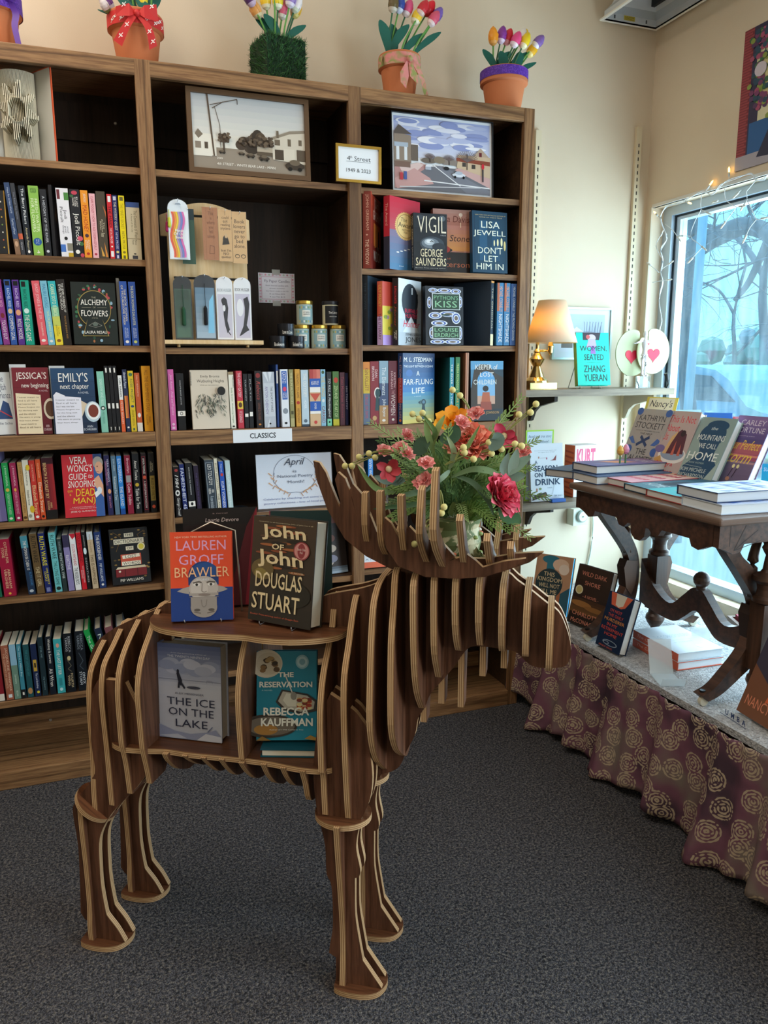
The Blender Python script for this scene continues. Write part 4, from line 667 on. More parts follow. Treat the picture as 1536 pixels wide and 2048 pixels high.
COLP+=[('p',[(0,.36),(0,.78),(.17,.74),(.17,.36)],'#8f8073'),('p',[(0,.78),(.05,.88),(.18,.76),(0,.75)],'#5d5450'),('r',.0,.58,.14,.64,'#a9b5c4'),('r',.02,.4,.05,.58,'#d9dde2'),('r',.1,.4,.13,.58,'#d9dde2'),('r',.0,.3,.16,.38,'#7a6258'),('r',.17,.4,.24,.62,'#6b6058'),('p',[(.64,.36),(.66,.54),(1,.54),(1,.24)],'#c9b094'),('p',[(.64,.5),(1,.48),(1,.42),(.64,.45)],'#8a4a3a'),('p',[(.82,.54),(.9,.66),(.99,.54)],'#b59f8c'),('r',.88,.54,.91,.6,'#6d2f35'),('r',.7,.38,.74,.44,'#4a4440'),('r',.8,.36,.84,.42,'#4a4440'),('r',.5,.38,.64,.46,'#8a7f78'),('e',.35,.42,.08,.04,'#6f655c'),('e',.46,.44,.06,.05,'#857868')]
for bx_,by_,bs in [(.75,.34,.22),(.56,.38,.12),(.36,.4,.1)]:
    COLP.append(('l',[(bx_,by_),(bx_,by_+bs)],.01,'#4a3f3d'))
    for i in range(14): a_=.3+2.5*i/13; COLP.append(('l',[(bx_,by_+bs*.5),(bx_+bs*.55*math.cos(a_),by_+bs*.6+bs*.62*math.sin(a_))],.005,'#6b5d5c'))
COLP+=[('e',.34,.33,.03,.035,'#d9dbe2'),('r',.31,.29,.37,.33,'#aab0bd'),('e',.53,.33,.03,.025,'#23262b'),('e',.66,.25,.07,.03,'#d3d7e0'),('e',.66,.28,.04,.025,'#aeb6c4'),('e',.62,.22,.012,.02,K),('e',.71,.22,.012,.02,K),('r',.05,.12,.08,.22,'#b5404a'),('r',.09,.13,.12,.24,'#4a5f9a'),('r',.91,.18,.925,.42,'#33303a'),('e',.918,.4,.015,.04,'#c9303f')]
framed('framed_photograph','white-edged colour photograph of a modern street on right bay top shelf',784,985,221,1.842,.04,.002,'#1f2226',COLP,3,mat_='#e9ebef',mw=.008)
# gold framed caption across the stile
x0=xof(672,-.004,1.8);x1=xof(762,-.004,1.8); z0=at(716,366,Y=-.004).z; z1=at(716,291,Y=-.004).z; w=x1-x0;h=z1-z0
o=thing('small_frame','small gold-framed caption reading 4th Street, fixed on a stile','sign',T(x0,-.0005,z0)); g_=mat('#c9a24a',.22,.9); f_=MB()
for q in ((0,.008,0,h),(w-.008,w,0,h),(.008,w-.008,0,.008),(.008,w-.008,h-.008,h)): f_.box(q[0],q[1],-.009,0,q[2],q[3],g_)
f_.build('frame',o); f_=MB(); f_.box(.008,w-.008,-.004,-.001,.008,h-.008,mat('#e9edf2')); A=Art(f_,(.008,-.004,.008),(1,0,0),(0,0,1),w-.016,h-.016); A.text('4  Street',.22,.6,.8,.74,'#33363c'); A.text('th',.285,.67,.345,.75,'#33363c'); A.rect(.2,.565,.8,.575,'#33363c'); A.text('1949 & 2023',.2,.24,.8,.36,'#33363c'); f_.build('caption_card',o)
# ---------------------------------------------------------------- bookmark rack
BIR=woodmat('birch_ply',2,'#d9b988','#e6cba0','#c9a473',bands=False,rough=.5)
z=1.3405; xa=xof(331,.04,z+.1); xb=xof(508,.04,z+.1); W_=xb-xa; H_=hof(388,(xa+xb)/2-.02,.055,z)
rk=thing('bookmark_rack','arched birch display rack of bookmarks on the middle bay','rack',T(xa,.05,z)@RX(-3))
def ao(n): return [(W_*(.02+.96*i/n),H_*(.86+.14*math.sin(math.pi*(.1+.8*i/n))-.045)) for i in range(n+1)]
MB().prism([(.0,H_*.73),(0,H_*.86)]+ao(14)[1:-1]+[(W_,H_*.86),(W_,H_*.73),(W_*.955,H_*.73),(W_*.955,.022),(W_*.07,.022),(W_*.07,H_*.73)],frame((0,.006,0),(1,0,0),(0,0,1)),.012,BIR,BIR).build('back_board',rk)
MB().box(-.012,W_+.02,-.05,.02,.008,.02,BIR).build('foot_ledge',rk)
for x in (W_*.12,W_*.9): MB().lathe([(.005,0),(.005,.0082)],(x,-.03,0),mat('#b5915f'),10).build('foot_peg',rk)
for zz in (.86,.455): MB().box(W_*.12,W_*.92,-.0006,.001,H_*zz,H_*zz+.007,mat('#16140f')).build('hook_slot',rk)
RT_=mat('#e0e4ea',.2,.8)
def bm(px0,px1,py0,py1,label,art,base,Y,tas=None,plastic=True,round_=True):
    x0=xof(px0,Y,z+.1);x1=xof(px1,Y,z+.1); zb=at((px0+px1)/2,py1,Y=Y).z; zt=at((px0+px1)/2,py0,Y=Y).z; w=x1-x0;h=zt-zb
    o=thing('bookmark',label,'bookmark',T(x0,Y,zb),'bookmarks on the rack')
    p=[(0,0),(w,0),(w,h-w*.42)]+[(w/2+w/2*math.cos(a_*math.pi/8),h-w*.42+w*.42*math.sin(a_*math.pi/8)) for a_ in range(1,8)]+[(0,h-w*.42)] if round_ else [(0,0),(w,0),(w,h),(0,h)]
    m_=MB(); m_.prism(p,frame((0,.0015,0),(1,0,0),(0,0,1)),.0016,mat(base,.4),mat(base,.4)); A=Art(m_,(0,.0007,0),(1,0,0),(0,0,1),w,h); A.run(art); m_.build('card',o)
    if plastic: MB().prism([(-.001+q*(1+.002/w),r_*(1+.002/h)-.001) for q,r_ in p],frame((0,-.003,0),(1,0,0),(0,0,1)),.0006,mat('#ffffff',.04,alpha=.02,spec=.5),mat('#ffffff',.1,alpha=.12)).build('plastic_sleeve',o)
    MB().tube([(w/2,.02,h-.008),(w/2,-.012,h-.006),(w/2,-.016,h-.001)],.0011,RT_,6).build('hook',o)
    if tas: MB().tube([(w*.5,-.004,h*.86),(w*.5,-.004,h*.52)],.0008,mat(tas),5).lathe([(.002,h*.52),(.0055,h*.48),(.006,h*.24),(.0045,h*.22)][::-1],(w*.5,-.004,0),mat(tas,.8),10).build('tassel',o)
    return o
RB=[('r',.06,.02,.94,.8,'#eef3f8')]
for i,c in enumerate(['#e8604a','#f09a3a','#efd23f','#b9a0c9','#7f8fd0','#d972b0']):
    for j in range(16):
        y0=.03+.76*j/16;y1=.03+.76*(j+1)/16; f=lambda y: .14+.1*i+.08*math.sin(y*11+.6)
        RB.append(('p',[(f(y0),y0),(f(y0)+.1,y0),(f(y1)+.1,y1),(f(y1),y1)],c))
RB+=[('t','Hands\nOff Our\nBooks',.24,.34,.8,.5,WH,0,.02),('p',[(.35,.9),(.65,.9),(.6,.93),(.4,.93)],'#9aa6b5')]
bm(371,397,418,528,'dark green felt bookmark half behind the rainbow one',[('r',0,.8,1,1,'#2c3a3f')],'#3f5a4c',.03,round_=False,plastic=False)
bm(346,386,399,519,'rainbow striped bookmark at the top left of the rack',RB,'#dfe8f0',.018)
tag(MB().tube([(0,0,.05),(0,0,.028)],.0012,mat('#c9d04a'),5).lathe([(.0035,0),(.005,.004),(.004,.026),(.001,.03)],(0,0,0),mat('#c9d04a',.8),10).build('yarn_tassel',M=T(xof(344,.016,1.56),.016,at(344,455,Y=.016).z)),'yellow-green tassel hanging left of the rainbow bookmark','tassel')
tag(MB().tube([(0,0,.05),(0,0,.028)],.0012,mat('#a82a5f'),5).lathe([(.0035,0),(.005,.004),(.004,.026),(.001,.03)],(0,0,0),mat('#a82a5f',.8),10).build('yarn_tassel',M=T(xof(339,.024,1.56),.024,at(340,464,Y=.024).z)),'magenta tassel hanging at the left edge of the bookmark rack','tassel')
bm(413,443,415,520,'reddish wooden bookmark, left of three in the top row',[('l',[(.2,.02),(.25,.98)],.02,'#8f5d40'),('l',[(.7,.02),(.72,.98)],.02,'#8f5d40'),('t','This\nis\nwhere\nyou\nfell\nasleep',.28,.4,.8,.92,'#6b3f28'),('l',[(.4,.12),(.7,.12),(.72,.26),(.45,.28),(.4,.12)],.03,'#6b3f28')],'#a8724f',.02,round_=False)
bm(444,470,420,523,'pale wooden bookmark with a reading figure, middle of three',[('t','I\ncould\nquit\nreading\nanytime',.15,.6,.9,.95,'#3a3026'),('e',.5,.42,.2,.09,'#3a3026'),('e',.55,.5,.1,.05,'#c9a880'),('p',[(.25,.32),(.8,.34),(.7,.45),(.35,.46)],'#2a221a'),('t',"but I'm\nNO\nquitter",.15,.05,.9,.24,'#3a3026')],'#cfa878',.02,round_=False)
bm(471,499,424,527,'pale wooden bookmark with spectacles drawn, right of three',[('t','Book\nlovers\nnever\ngo to\nbed\nalone.',.1,.3,.9,.85,'#3a3026'),('e',.3,.14,.17,.04,'#2a221a'),('e',.72,.14,.17,.04,'#2a221a'),('e',.3,.137,.13,.028,'#cfa878'),('e',.72,.137,.13,.028,'#cfa878')],'#cfa878',.02,round_=False)
bm(349,385,552,679,'dark green bookmark with a green tassel, lower left',[('r',.05,.02,.95,.8,'#3a5548'),('g',.12,.04,.85,.78,'#4a6a58','#2f463b',5)],'#22282c',.02,tas='#1f4a30')
bm(390,432,549,679,'silver-blue bookmark with a black tassel, second in the lower row',[('g',.05,.02,.95,.8,'#9fb4c4','#5f7f96',8),('p',[(.6,.1),(.9,.1),(.9,.7),(.7,.6)],'#7fc4e6')],'#2a3038',.014,tas='#121318')
CAT=[('r',.08,.03,.92,.72,'#c9c4d2'),('t','BOOK HUGGER',.08,.76,.92,.81,'#7a8a94'),('p',[(.3,.6),(.45,.68),(.62,.64),(.7,.5),(.62,.3),(.75,.16),(.6,.1),(.48,.22),(.4,.4),(.42,.5)],'#23222a'),('e',.42,.62,.13,.04,'#23222a'),('e',.45,.5,.08,.05,'#e6e6ea'),('l',[(.62,.14),(.8,.07)],.05,'#23222a')]
bm(434,467,553,679,'bookmark card with a black cat hanging upside down, lower row',CAT,'#e4e6ea',.018)
bm(469,503,555,680,'bookmark card with a black dachshund, right end of lower row',[('r',.08,.03,.92,.74,'#c4bfd0'),('t','BOOK HUGGER',.08,.78,.92,.83,'#3a3a44'),('p',[(.55,.66),(.8,.7),(.9,.58),(.82,.4),(.7,.24),(.85,.16),(.7,.14),(.4,.08),(.25,.06),(.5,.22),(.6,.4),(.62,.52)],'#201f26'),('e',.35,.52,.2,.14,'#e6e6ea')],'#e4e6ea',.018)
# candle price card taped to the back
Y=.2825; c0=at(516,545,Y=Y);c1=at(590,607,Y=Y); w=c1.x-c0.x; h=c0.z-c1.z
o=thing('price_card','pink-bordered candle price card taped to the dark back panel','sign',T(c0.x,Y,c1.z)); m_=MB(); m_.box(0,w,0,.0008,0,h,mat('#e3dfe6')); A=Art(m_,(0,0,0),(1,0,0),(0,0,1),w,h)
for i in range(40):
    t_=i/40; x,y=[(t_*4,.03),(.97,t_*4-1),(1-(t_*4-2),.96),(.03,1-(t_*4-3))][int(t_*4)]; A.ell(min(.95,max(.05,x)),min(.94,max(.06,y)),.028,.035,['#e0a0b0','#d9c0cf','#c98a9a','#b5c4b0'][i%4],8); A.l-=.9
A.rect(.08,.12,.92,.88,'#d9a9b9'); A.rect(.095,.135,.905,.865,'#ece8ef'); A.text('Fly Paper Candles',.16,.66,.86,.78,'#6a5a72')
for i,s_ in enumerate(['Book themed candles with','great scents!','Soy blend, made in the US','8 oz./Glass $25','4 oz./Tin $13']): A.text(s_,.2+.1*(i%2 or i>2),.56-.095*i,.82-.1*(i%2 or i>2),.61-.095*i,'#7a6a82')
m_.build('printed_card',o)
for zz in (h-.006,-.01): MB().box(w*.38,w*.6,-.0004,0,zz,zz+.018,mat('#d9d9cf',.3,alpha=.45)).build('tape',o)
def candle(px,pyb,Y,r,h,glass,label,grp):
    z0=1.3405 if pyb is None else pyb; X=xof(px,Y,z0); o=thing('candle_jar' if glass else 'candle_tin',label,'candle',T(X,Y,z0),grp)
    if glass:
        dark=glass=='dark'
        MB().lathe([(r*.96,0),(r,.003),(r,h*.84)],(0,0,0),mat('#cfc8a8' if dark else '#b9c0ae',.25),24).build('jar',o)
        MB().lathe([(r*1.03,h*.85),(r*1.05,h*.87),(r*1.05,h*.98),(r*1.0,h)],(0,0,0),mat('#25252a',.35) if dark else mat('#c9a64f',.28,.85),24).build('lid',o)
        lb=MB(); c='#1b1c20' if dark else '#8fb0b5'; R_=r+.0006
        for i in range(10):
            a0=R(-145+11*i);a1=R(-145+11*(i+1)); z_0,z_1=h*.06,h*.8
            lb.add([(R_*math.cos(a0),R_*math.sin(a0),z_0),(R_*math.cos(a1),R_*math.sin(a1),z_0),(R_*math.cos(a1),R_*math.sin(a1),z_1),(R_*math.cos(a0),R_*math.sin(a0),z_1)],[(0,1,2,3)],mat(c,.5))
        def curve(x,zz,e): a_=R(-145+110*x); return ((R_+e)*math.cos(a_),(R_+e)*math.sin(a_),h*(.06+.74*zz))
        def patch(x0,x1,y0,y1,c,e):
            for i in range(6): a_,b_=x0+(x1-x0)*i/6,x0+(x1-x0)*(i+1)/6; lb.add([curve(a_,y0,e),curve(b_,y0,e),curve(b_,y1,e),curve(a_,y1,e)],[(0,1,2,3)],mat(c,.5))
        def txt(s,x0,x1,y0,y1,c,e):
            v,f=textpoly(s); lb.add([curve(x0+(x1-x0)*x,y0+(y1-y0)*y,e) for x,y in v],f,mat(c,.5))
        if dark: patch(.2,.25,.9,.95,c,.0003); txt('The Library',.25,.85,.5,.68,WH,.0006); txt('old books, leather',.3,.8,.36,.42,WH,.0006)
        else:
            for i in range(14): patch((i%7)/7+.02,(i%7)/7+.1,.04+.78*(i//7),.16+.78*(i//7),['#c9b56a','#6f94a8','#dfe6e2','#7f9a6a'][i%4],.0003)
            patch(.24,.76,.36,.72,'#e3e0d6',.0006); txt('LAY READING',.3,.7,.57,.65,'#4a5560',.0009); txt('UNDERWATER',.3,.7,.45,.53,'#4a5560',.0009)
        lb.build('paper_label',o)
    else:
        MB().lathe([(r*.97,0),(r,.002),(r,h*.6)],(0,0,0),mat('#1a1b20',.35,.4),24).build('tin',o); MB().lathe([(r*1.03,h*.6),(r*1.03,h*.97),(r*.99,h)],(0,0,0),mat('#23242a',.3,.5),24).build('lid',o)
        lb=MB(); v,f=textpoly(glass_names.pop(0)); R_=r+.0006; lb.add([(R_*math.cos(R(-125+70*x)),R_*math.sin(R(-125+70*x)),h*(.16+.3*y)) for x,y in v],f,mat(WH)); lb.build('tin_lettering',o)
glass_names=['Bookworm','Enchanted Forest','Love to Love']
GJ='candles on the middle bay'
for px,zz,lb in [(603,0,'left glass candle jar in the bottom row, gold lid'),(639,0,'middle glass candle jar in the bottom row, gold lid'),(676,0,'right glass candle jar in the bottom row, beside the stile')]: candle(px,1.3405,.075 if px!=603 else .085,.0265,.076,'light',lb,GJ)
candle(609.5,1.4172,.083,.0265,.076,'light','glass candle jar with gold lid, stacked on top at left',GJ)
candle(661,1.4172,.078,.0265,.076,'dark','cream candle jar with black lid and label, on top at right',GJ)
candle(556,1.3405,.03,.0265,.038,'','black candle tin at the left of the bottom row',GJ); candle(592.5,1.3405,.027,.0265,.038,'','black candle tin in front of the left glass jar',GJ); candle(572,1.3788,.032,.0265,.038,'','black candle tin stacked on the two other tins',GJ)
# ---------------------------------------------------------------- right bay
G='hardcovers on the right bay, second shelf'
def hb(px,z,Y,t,w,h,cov,label,sp,cv,yaw,grp,pages='#e6decb',spc=None): 
    return book('hardcover_book',label,t,w,h,cov,T(xof(px,Y,z)+t/2*math.cos(R(yaw)),Y+t/2*math.sin(R(yaw)),z+.0004)@RZ(yaw),spine=sp,cover=cv,hard=True,group=grp,pages=pages,spinecol=spc)
hb(726.5,1.594,.02,.027,.15,.236,'#8a3a30','rust red hardcover turned to show spine and a glowing corridor cover',[tx('JOHN GRISHAM',.04,.5,.3,.75,'#d9a890'),('e',.56,.5,.01,.12,'#d9a890'),tx('THE WIDOW',.62,.95,.3,.75,'#e6c0a8')],[('g',0,0,1,1,'#7a2a22','#b5442f',6),('r',.25,.32,.9,.62,'#d9783a'),('p',[(.35,.3),(.6,.34),(.6,.6),(.35,.62)],'#e89a4a'),('t','JOHN\nGRISHAM',.2,.66,.98,.95,'#f0d9c9'),('e',.72,.5,.05,.05,'#3a1a16'),('p',[(.64,.3),(.82,.3),(.77,.48),(.68,.48)],'#3a1a16'),('t','THE',.55,.29,.72,.33,WH),('t','WIDOW',.22,.12,.98,.26,WH)],-32,G)
AW=[('g',0,0,1,.55,'#3f6f95','#7a6a86',6),('g',0,.55,1,1,'#b5404a','#c22038',6)]
AW+=[('p',[(.52+.36*(1 if i%2 else .92)*math.cos(2*math.pi*i/80),.62+.2*(1 if i%2 else .92)*math.sin(2*math.pi*i/80)) for i in range(80)],'#d9b06a'),('e',.52,.62,.29,.165,'#8a5a3a',30),('e',.52,.62,.28,.158,'#e0bb7a',30),('t','The',.36,.68,.56,.735,'#4a3a2a',.15),('t','Award',.27,.6,.79,.67,'#4a3a2a'),('t','MATTHEW\nPEARL',.4,.52,.66,.58,'#7a5a3a'),('t','a novel',.3,.05,.45,.07,'#e0e6ee')]+[('r',.22+.12*i,.24+.02*i,.3+.12*i,.255+.02*i,WH) for i in range(6)]
hb(768.5,1.594,.02,.026,.15,.226,'#b52a3a','red hardcover with a large gold seal on its cover',[tx('The Award',.1,.4,.3,.7,'#e0b0a0'),('r',.55,0,1,1,'#2a3040')],AW,-62,G)
VG=[('g',0,0,1,1,'#15191e','#232a31',4),('e',.55,.47,.36,.13,'#3a454f'),('e',.5,.48,.26,.09,'#6f7c87'),('e',.47,.5,.15,.055,'#b5c0c9'),('e',.45,.51,.07,.03,'#e3e9ee'),('e',.75,.42,.2,.07,'#2a333b'),('l',[(.48,.5),(.54,.525),(.6,.5)],.02,'#14181c'),('e',.2,.93,.12,.04,'#39434c'),('e',.85,.92,.1,.05,'#59656f'),('t','VIGIL',.12,.66,.97,.95,'#efe6cf',0,-.01),('t','A Novel',.8,.615,.96,.635,'#c9c9c9'),('t','GEORGE',.2,.24,.86,.38,'#e9dcb8'),('t','SAUNDERS',.06,.08,.97,.22,'#e9dcb8'),('t','Booker Prize-winning author',.05,.03,.95,.05,'#b9b9b0')]
face(829,894.5,428,1.594,.008,'black hardcover with cloud photograph and tall cream capitals, right bay','#15191e',VG,tilt=3,t=.022,hard=True,yaw=-3,spine=[tx('VIGIL  GEORGE SAUNDERS',.05,.95,.3,.7,'#efe6cf')],group=G)
ST_=[('g',0,.35,1,.75,'#d08a4a','#b97a6a',6),('g',0,.75,1,1,'#a86a5a','#b5877a',4),('r',0,0,1,.33,'#1f1915'),('e',.3,.36,.2,.04,'#2a1f18'),('e',.35,.37,.09,.05,'#a8322a'),('e',.25,.34,.05,.05,'#c9433a'),('e',.72,.92,.05,.03,'#e6d0c0'),('l',[(.72,.9),(.72,.72)],.02,'#e9c9a8'),('t','Fiona Davis',.02,.8,.95,.9,'#6b2f22',.1),('t','The Stone',.02,.5,.95,.6,'#3a221c',.2),('t','A Novel',.6,.335,.8,.36,'#b5793a'),('t','James',.1,.2,.45,.25,'#b5623f'),('t','Patterson',.02,.09,.95,.18,'#b5623f')]
face(868,942.6,420,1.594,.05,'sunset orange-brown hardcover half hidden behind the black one, right bay','#b5776a',ST_,tilt=3,t=.024,hard=True,yaw=-4,group=G)
LJ=[('r',0,0,1,1,'#1b4058'),('l',[(.06,.06),(.06,.94),(.94,.94),(.94,.06),(.06,.06)],.02,'#16344a'),('r',.2,.2,.42,.85,'#245272'),('r',.55,.2,.78,.85,'#1f4a68'),('t','NEW YORK TIMES BESTSELLING AUTHOR OF',.08,.93,.95,.945,'#c9b98a'),('t','NONE OF THIS IS TRUE',.2,.895,.85,.91,'#c9b98a'),('t','LISA',.25,.73,.78,.84,'#e6ead9'),('t','JEWELL',.03,.58,.95,.69,'#e6ead9'),('e',.62,.49,.02,.05,'#e9e2b0'),('e',.72,.5,.025,.06,'#e9e2b0'),('e',.83,.51,.03,.07,'#e9e2b0'),('e',.92,.45,.03,.08,'#d9c98a'),('t',"DON'T",.15,.31,.85,.42,'#e6ead9'),('t','LET',.32,.18,.72,.28,'#e6ead9'),('t','HIM IN',.1,.05,.88,.15,'#e6ead9')]
face(947,1015,424.5,1.596,.012,'dark teal hardcover with white block capitals at the shelf\'s right end','#1b4058',LJ,tilt=4,t=.02,hard=True,yaw=2,group=G)
G='hardcovers on the right bay, third shelf'
hb(726.5,1.352,.02,.018,.15,.22,'#20262e','dark slate hardcover against the left stile, right bay third shelf',[tx('THE NOVEL',.1,.5,.3,.7,'#3a4a56')],[('g',0,0,1,1,'#1b2027','#2a3a48',5),('e',.6,.4,.2,.12,'#3f4a3a')],-40,G)
hb(755.5,1.352,.015,.021,.14,.203,'#c9543f','coral hardcover fading to lilac with yellow flowers',[('g',0,0,.55,1,'#c9543f','#d9704f',4),tx('LILY MASEY',.06,.4,.25,.75,'#e6b04a'),('r',.55,0,1,1,'#c9a9d6'),tx('THE LITERARY',.5,.92,.25,.75,'#6a2a4a')],[('r',0,.62,1,1,'#c94a3a'),('r',0,0,1,.62,'#dfc84a')]+[('e',rr.uniform(.1,.9),rr.uniform(.2,.6),.07,.03,rr.choice(['#f0e6a0','#b58aa8','#8a9a3a'])) for i in range(18)]+[('r',0,0,1,.16,'#b592cf')],-55,G)
hb(785.5,1.352,.015,.023,.15,.215,'#c9d0d6','black-and-white hardcover with red lettering on a dark shape',[('r',0,0,1,1,'#221a1d'),tx('BUFFALO HUNTER',.12,.38,.3,.7,'#c9303a'),tx('Hunter',.42,.72,.3,.7,'#8a2a30',.3),tx('STEPHEN\nJONES',.78,.92,.25,.75,'#d9d0c0')],[('g',0,0,1,1,'#b9c0c6','#dfe4e8',5),('e',.5,.68,.36,.26,'#2a3038'),('p',[(.2,.75),(.85,.8),(.8,.35),(.55,.22),(.3,.4)],'#2a3038'),('p',[(.2,.2),(.9,.2),(.55,.45)],'#dfe6ea'),('r',.56,.78,.62,.88,'#cfd9df'),('t','BUFFALO\nHUNTER',.28,.42,.86,.56,'#d9304a'),('t','Hunter',.2,.28,.95,.38,'#d9304a',.3),('t','STEPHEN GRAHAM',.3,.15,.98,.185,'#33383f'),('t','JONES',.3,.03,.98,.13,'#23262b')],-52,G)
PK=[('r',0,0,1,1,'#171d26')]
for cx,cy,rx,ry in [(.2,.93,.12,.04),(.5,.93,.2,.04),(.8,.92,.14,.045),(.1,.72,.06,.1),(.92,.74,.05,.1),(.25,.5,.18,.06),(.6,.53,.25,.05),(.8,.46,.12,.1),(.35,.37,.22,.05),(.15,.2,.07,.1),(.9,.2,.06,.12),(.3,.05,.2,.04),(.7,.05,.22,.04)]:
    for k,c in enumerate(['#d9dfe8','#3a56a8','#d9dfe8','#6f5f55']): PK.append(('e',cx,cy,rx*(1-.2*k),ry*(1-.2*k),c,16))
PK+=[('r',.16,.6,.9,.88,'#dfe6ea'),('r',.18,.61,.88,.87,'#23402f'),('t',"PYTHON'S",.21,.77,.85,.84,'#7fb58a'),('t','KISS',.24,.64,.82,.75,'#8fc498'),('r',.16,.1,.9,.32,'#dfe6ea'),('r',.18,.11,.88,.31,'#23402f'),('t','LOUISE',.22,.225,.84,.29,'#8fc498'),('t','ERDRICH',.22,.13,.84,.2,'#8fc498'),('r',.42,.5,.62,.525,'#2f4a3a')]
face(853,927,574,1.353,.012,'black hardcover wreathed in blue and brown snakes, right bay third shelf','#171d26',PK,tilt=3,t=.024,hard=True,group=G)
book('hardcover_book','navy hardcover turned spine to the right, orange rim, right bay third shelf',.02,.15,.218,'#1f2c3c',T(xof(981.8,.02,1.353),.02,1.3535)@RZ(33),spine=[tx('THE ORIGINAL',.1,.75,.3,.7,'#d9c9a0'),('r',.82,0,1,1,'#e3d5a9'),('r',0,0,.03,1,'#d9954a')],back='#1f2c3c',hard=True,group=G)
row(1.354,.02,', right bay third shelf',G,[
 (992,1004.6,566,-.3,'#3f7fae','left of two matching blue-and-orange thriller hardcovers',[('r',0,0,.45,.35,'#b5623f'),tx('MICHAEL CONNELLY',.06,.46,.3,.85,'#e9a06a'),tx('NIGHTSHADE',.5,.95,.3,.85,WH)],.15),
 (1006,1017.6,566.5,-.2,'#3f7fae','right of two matching blue-and-orange thriller hardcovers',[('r',0,0,.45,.35,'#b5623f'),tx('MICHAEL CONNELLY',.06,.46,.3,.85,'#e9a06a'),tx('NIGHTSHADE',.5,.95,.3,.85,WH)],.15),
 (1018.7,1030,568,0,'#2f5590','navy hardcover with silver capitals at the right end',[tx('MICHAEL CONNELLY THE PROVING GROUND',.05,.92,.35,.75,'#cfe0ea')],.15)])
G='hardcovers on the right bay, middle rail'
row(1.09,.02,', right bay rail',G,[
 (726.5,740,724,0,'#d9b53a','yellow-to-slate hardcover at the left end',[('g',0,0,.12,1,'#e08a3a','#e08a3a',1),('r',.5,0,1,1,'#5f6f86'),tx('KEN FOLLETT',.1,.46,.25,.8,'#8a4a2a'),tx('CIRCLE OF DAYS',.52,.9,.3,.7,'#c9405a')],.15),
 (740.5,757.6,723,0,'#8a2530','blood red hardcover with a keyhole outline',[tx('DAN\nBROWN',.08,.3,.2,.85,'#f0d9d9'),('e',.5,.85,.09,.4,WH),('e',.5,.87,.07,.3,'#2a4a4f'),('p',[(.52,.7),(.78,.55),(.78,1),(.52,1)],'#2a4a4f'),('e',.9,.5,.04,.25,'#c9a06a')],.15),
 (758.3,776.3,722,0,'#8fa6b5','hardcover shading from pale blue to sand',[('g',0,0,.5,1,'#8fb0c4','#8fb0c4',1),('r',.35,0,.7,1,'#44567a'),('r',.7,0,1,1,'#b58a58'),tx('The Elements',.1,.54,.3,.75,'#e6eef2'),tx('John Boyne',.6,.88,.3,.75,'#e6eef2'),('e',.94,.5,.02,.2,WH)],.15),
 (777,794.5,722,0,'#6f2436','wine hardcover with white and pink capitals',[tx('KRISTIN\nHANNAH',.16,.44,.25,.8,'#f0c9d0'),tx('THE',.46,.52,.35,.65,'#d9a0a8'),tx('WOMEN',.53,.86,.25,.75,'#f5e6e6'),('e',.93,.5,.02,.15,WH)],.15)])
FFL=[('g',0,0,1,.45,'#c9b45a','#4a86a8',8),('g',0,.45,1,1,'#2f6fa8','#16305f',8),('e',.2,.72,.1,.05,'#2f5f9f'),('t','M. L. STEDMAN',.03,.88,.92,.94,WH,.15),('t','author of',.45,.845,.6,.86,'#dfe6f0'),('t','THE LIGHT BETWEEN OCEANS',.03,.8,.95,.83,'#e9edf2'),('t','A',.42,.68,.52,.75,WH),('t','FAR-FLUNG',.03,.555,.95,.635,WH),('t','LIFE',.28,.43,.68,.51,WH),('t','a novel',.36,.38,.56,.4,'#c9d9e6'),('e',.65,.3,.075,.045,'#1c2a33'),('e',.65,.3,.045,.027,'#5a7a8a'),('p',[(.62,.28),(.68,.28),(.74,.05),(.56,.05)],'#22323a'),('p',[(.48,.3),(.56,.33),(.55,.27)],'#22323a')]
hb(797,1.09,.012,.022,.155,.236,'#1d3a6a','deep blue hardcover with a windmill under a starry sky',[('r',.35,0,.7,1,'#a83a3a'),tx('M.L. STEDMAN A FAR-FLUNG LIFE',.05,.92,.3,.7,'#c9a0a0'),('e',.95,.5,.02,.25,'#d9783a')],FFL,-66,G)
hb(898,1.09,.02,.015,.15,.222,'#1f5a5a','dark green hardcover right of the windmill book',[('g',0,0,1,1,'#2f9aa0','#2a7fa0',3),tx('THE RIVER AND THE LOST',.1,.9,.3,.7,WH)],[],-3,G,spc='#2f8f9a')
hb(909.5,1.09,.02,.016,.15,.223,'#2f7a4a','bright green hardcover with rainbow flecks on its spine',[tx('FREIDA MCFADDEN',.1,.5,.25,.75,'#c9e08a'),('r',.55,0,1,1,'#2a8f6a'),tx('DEAR DEBBIE',.55,.92,.25,.75,'#e0a04a')],[],-2,G)
hb(929,1.09,.012,.012,.15,.238,'#8a5a44','copper-spined hardcover left of the archway book',[('r',0,0,1,.35,'#c98a6a'),('r',0,.6,1,.8,'#e6b89a')],[],-2,G)
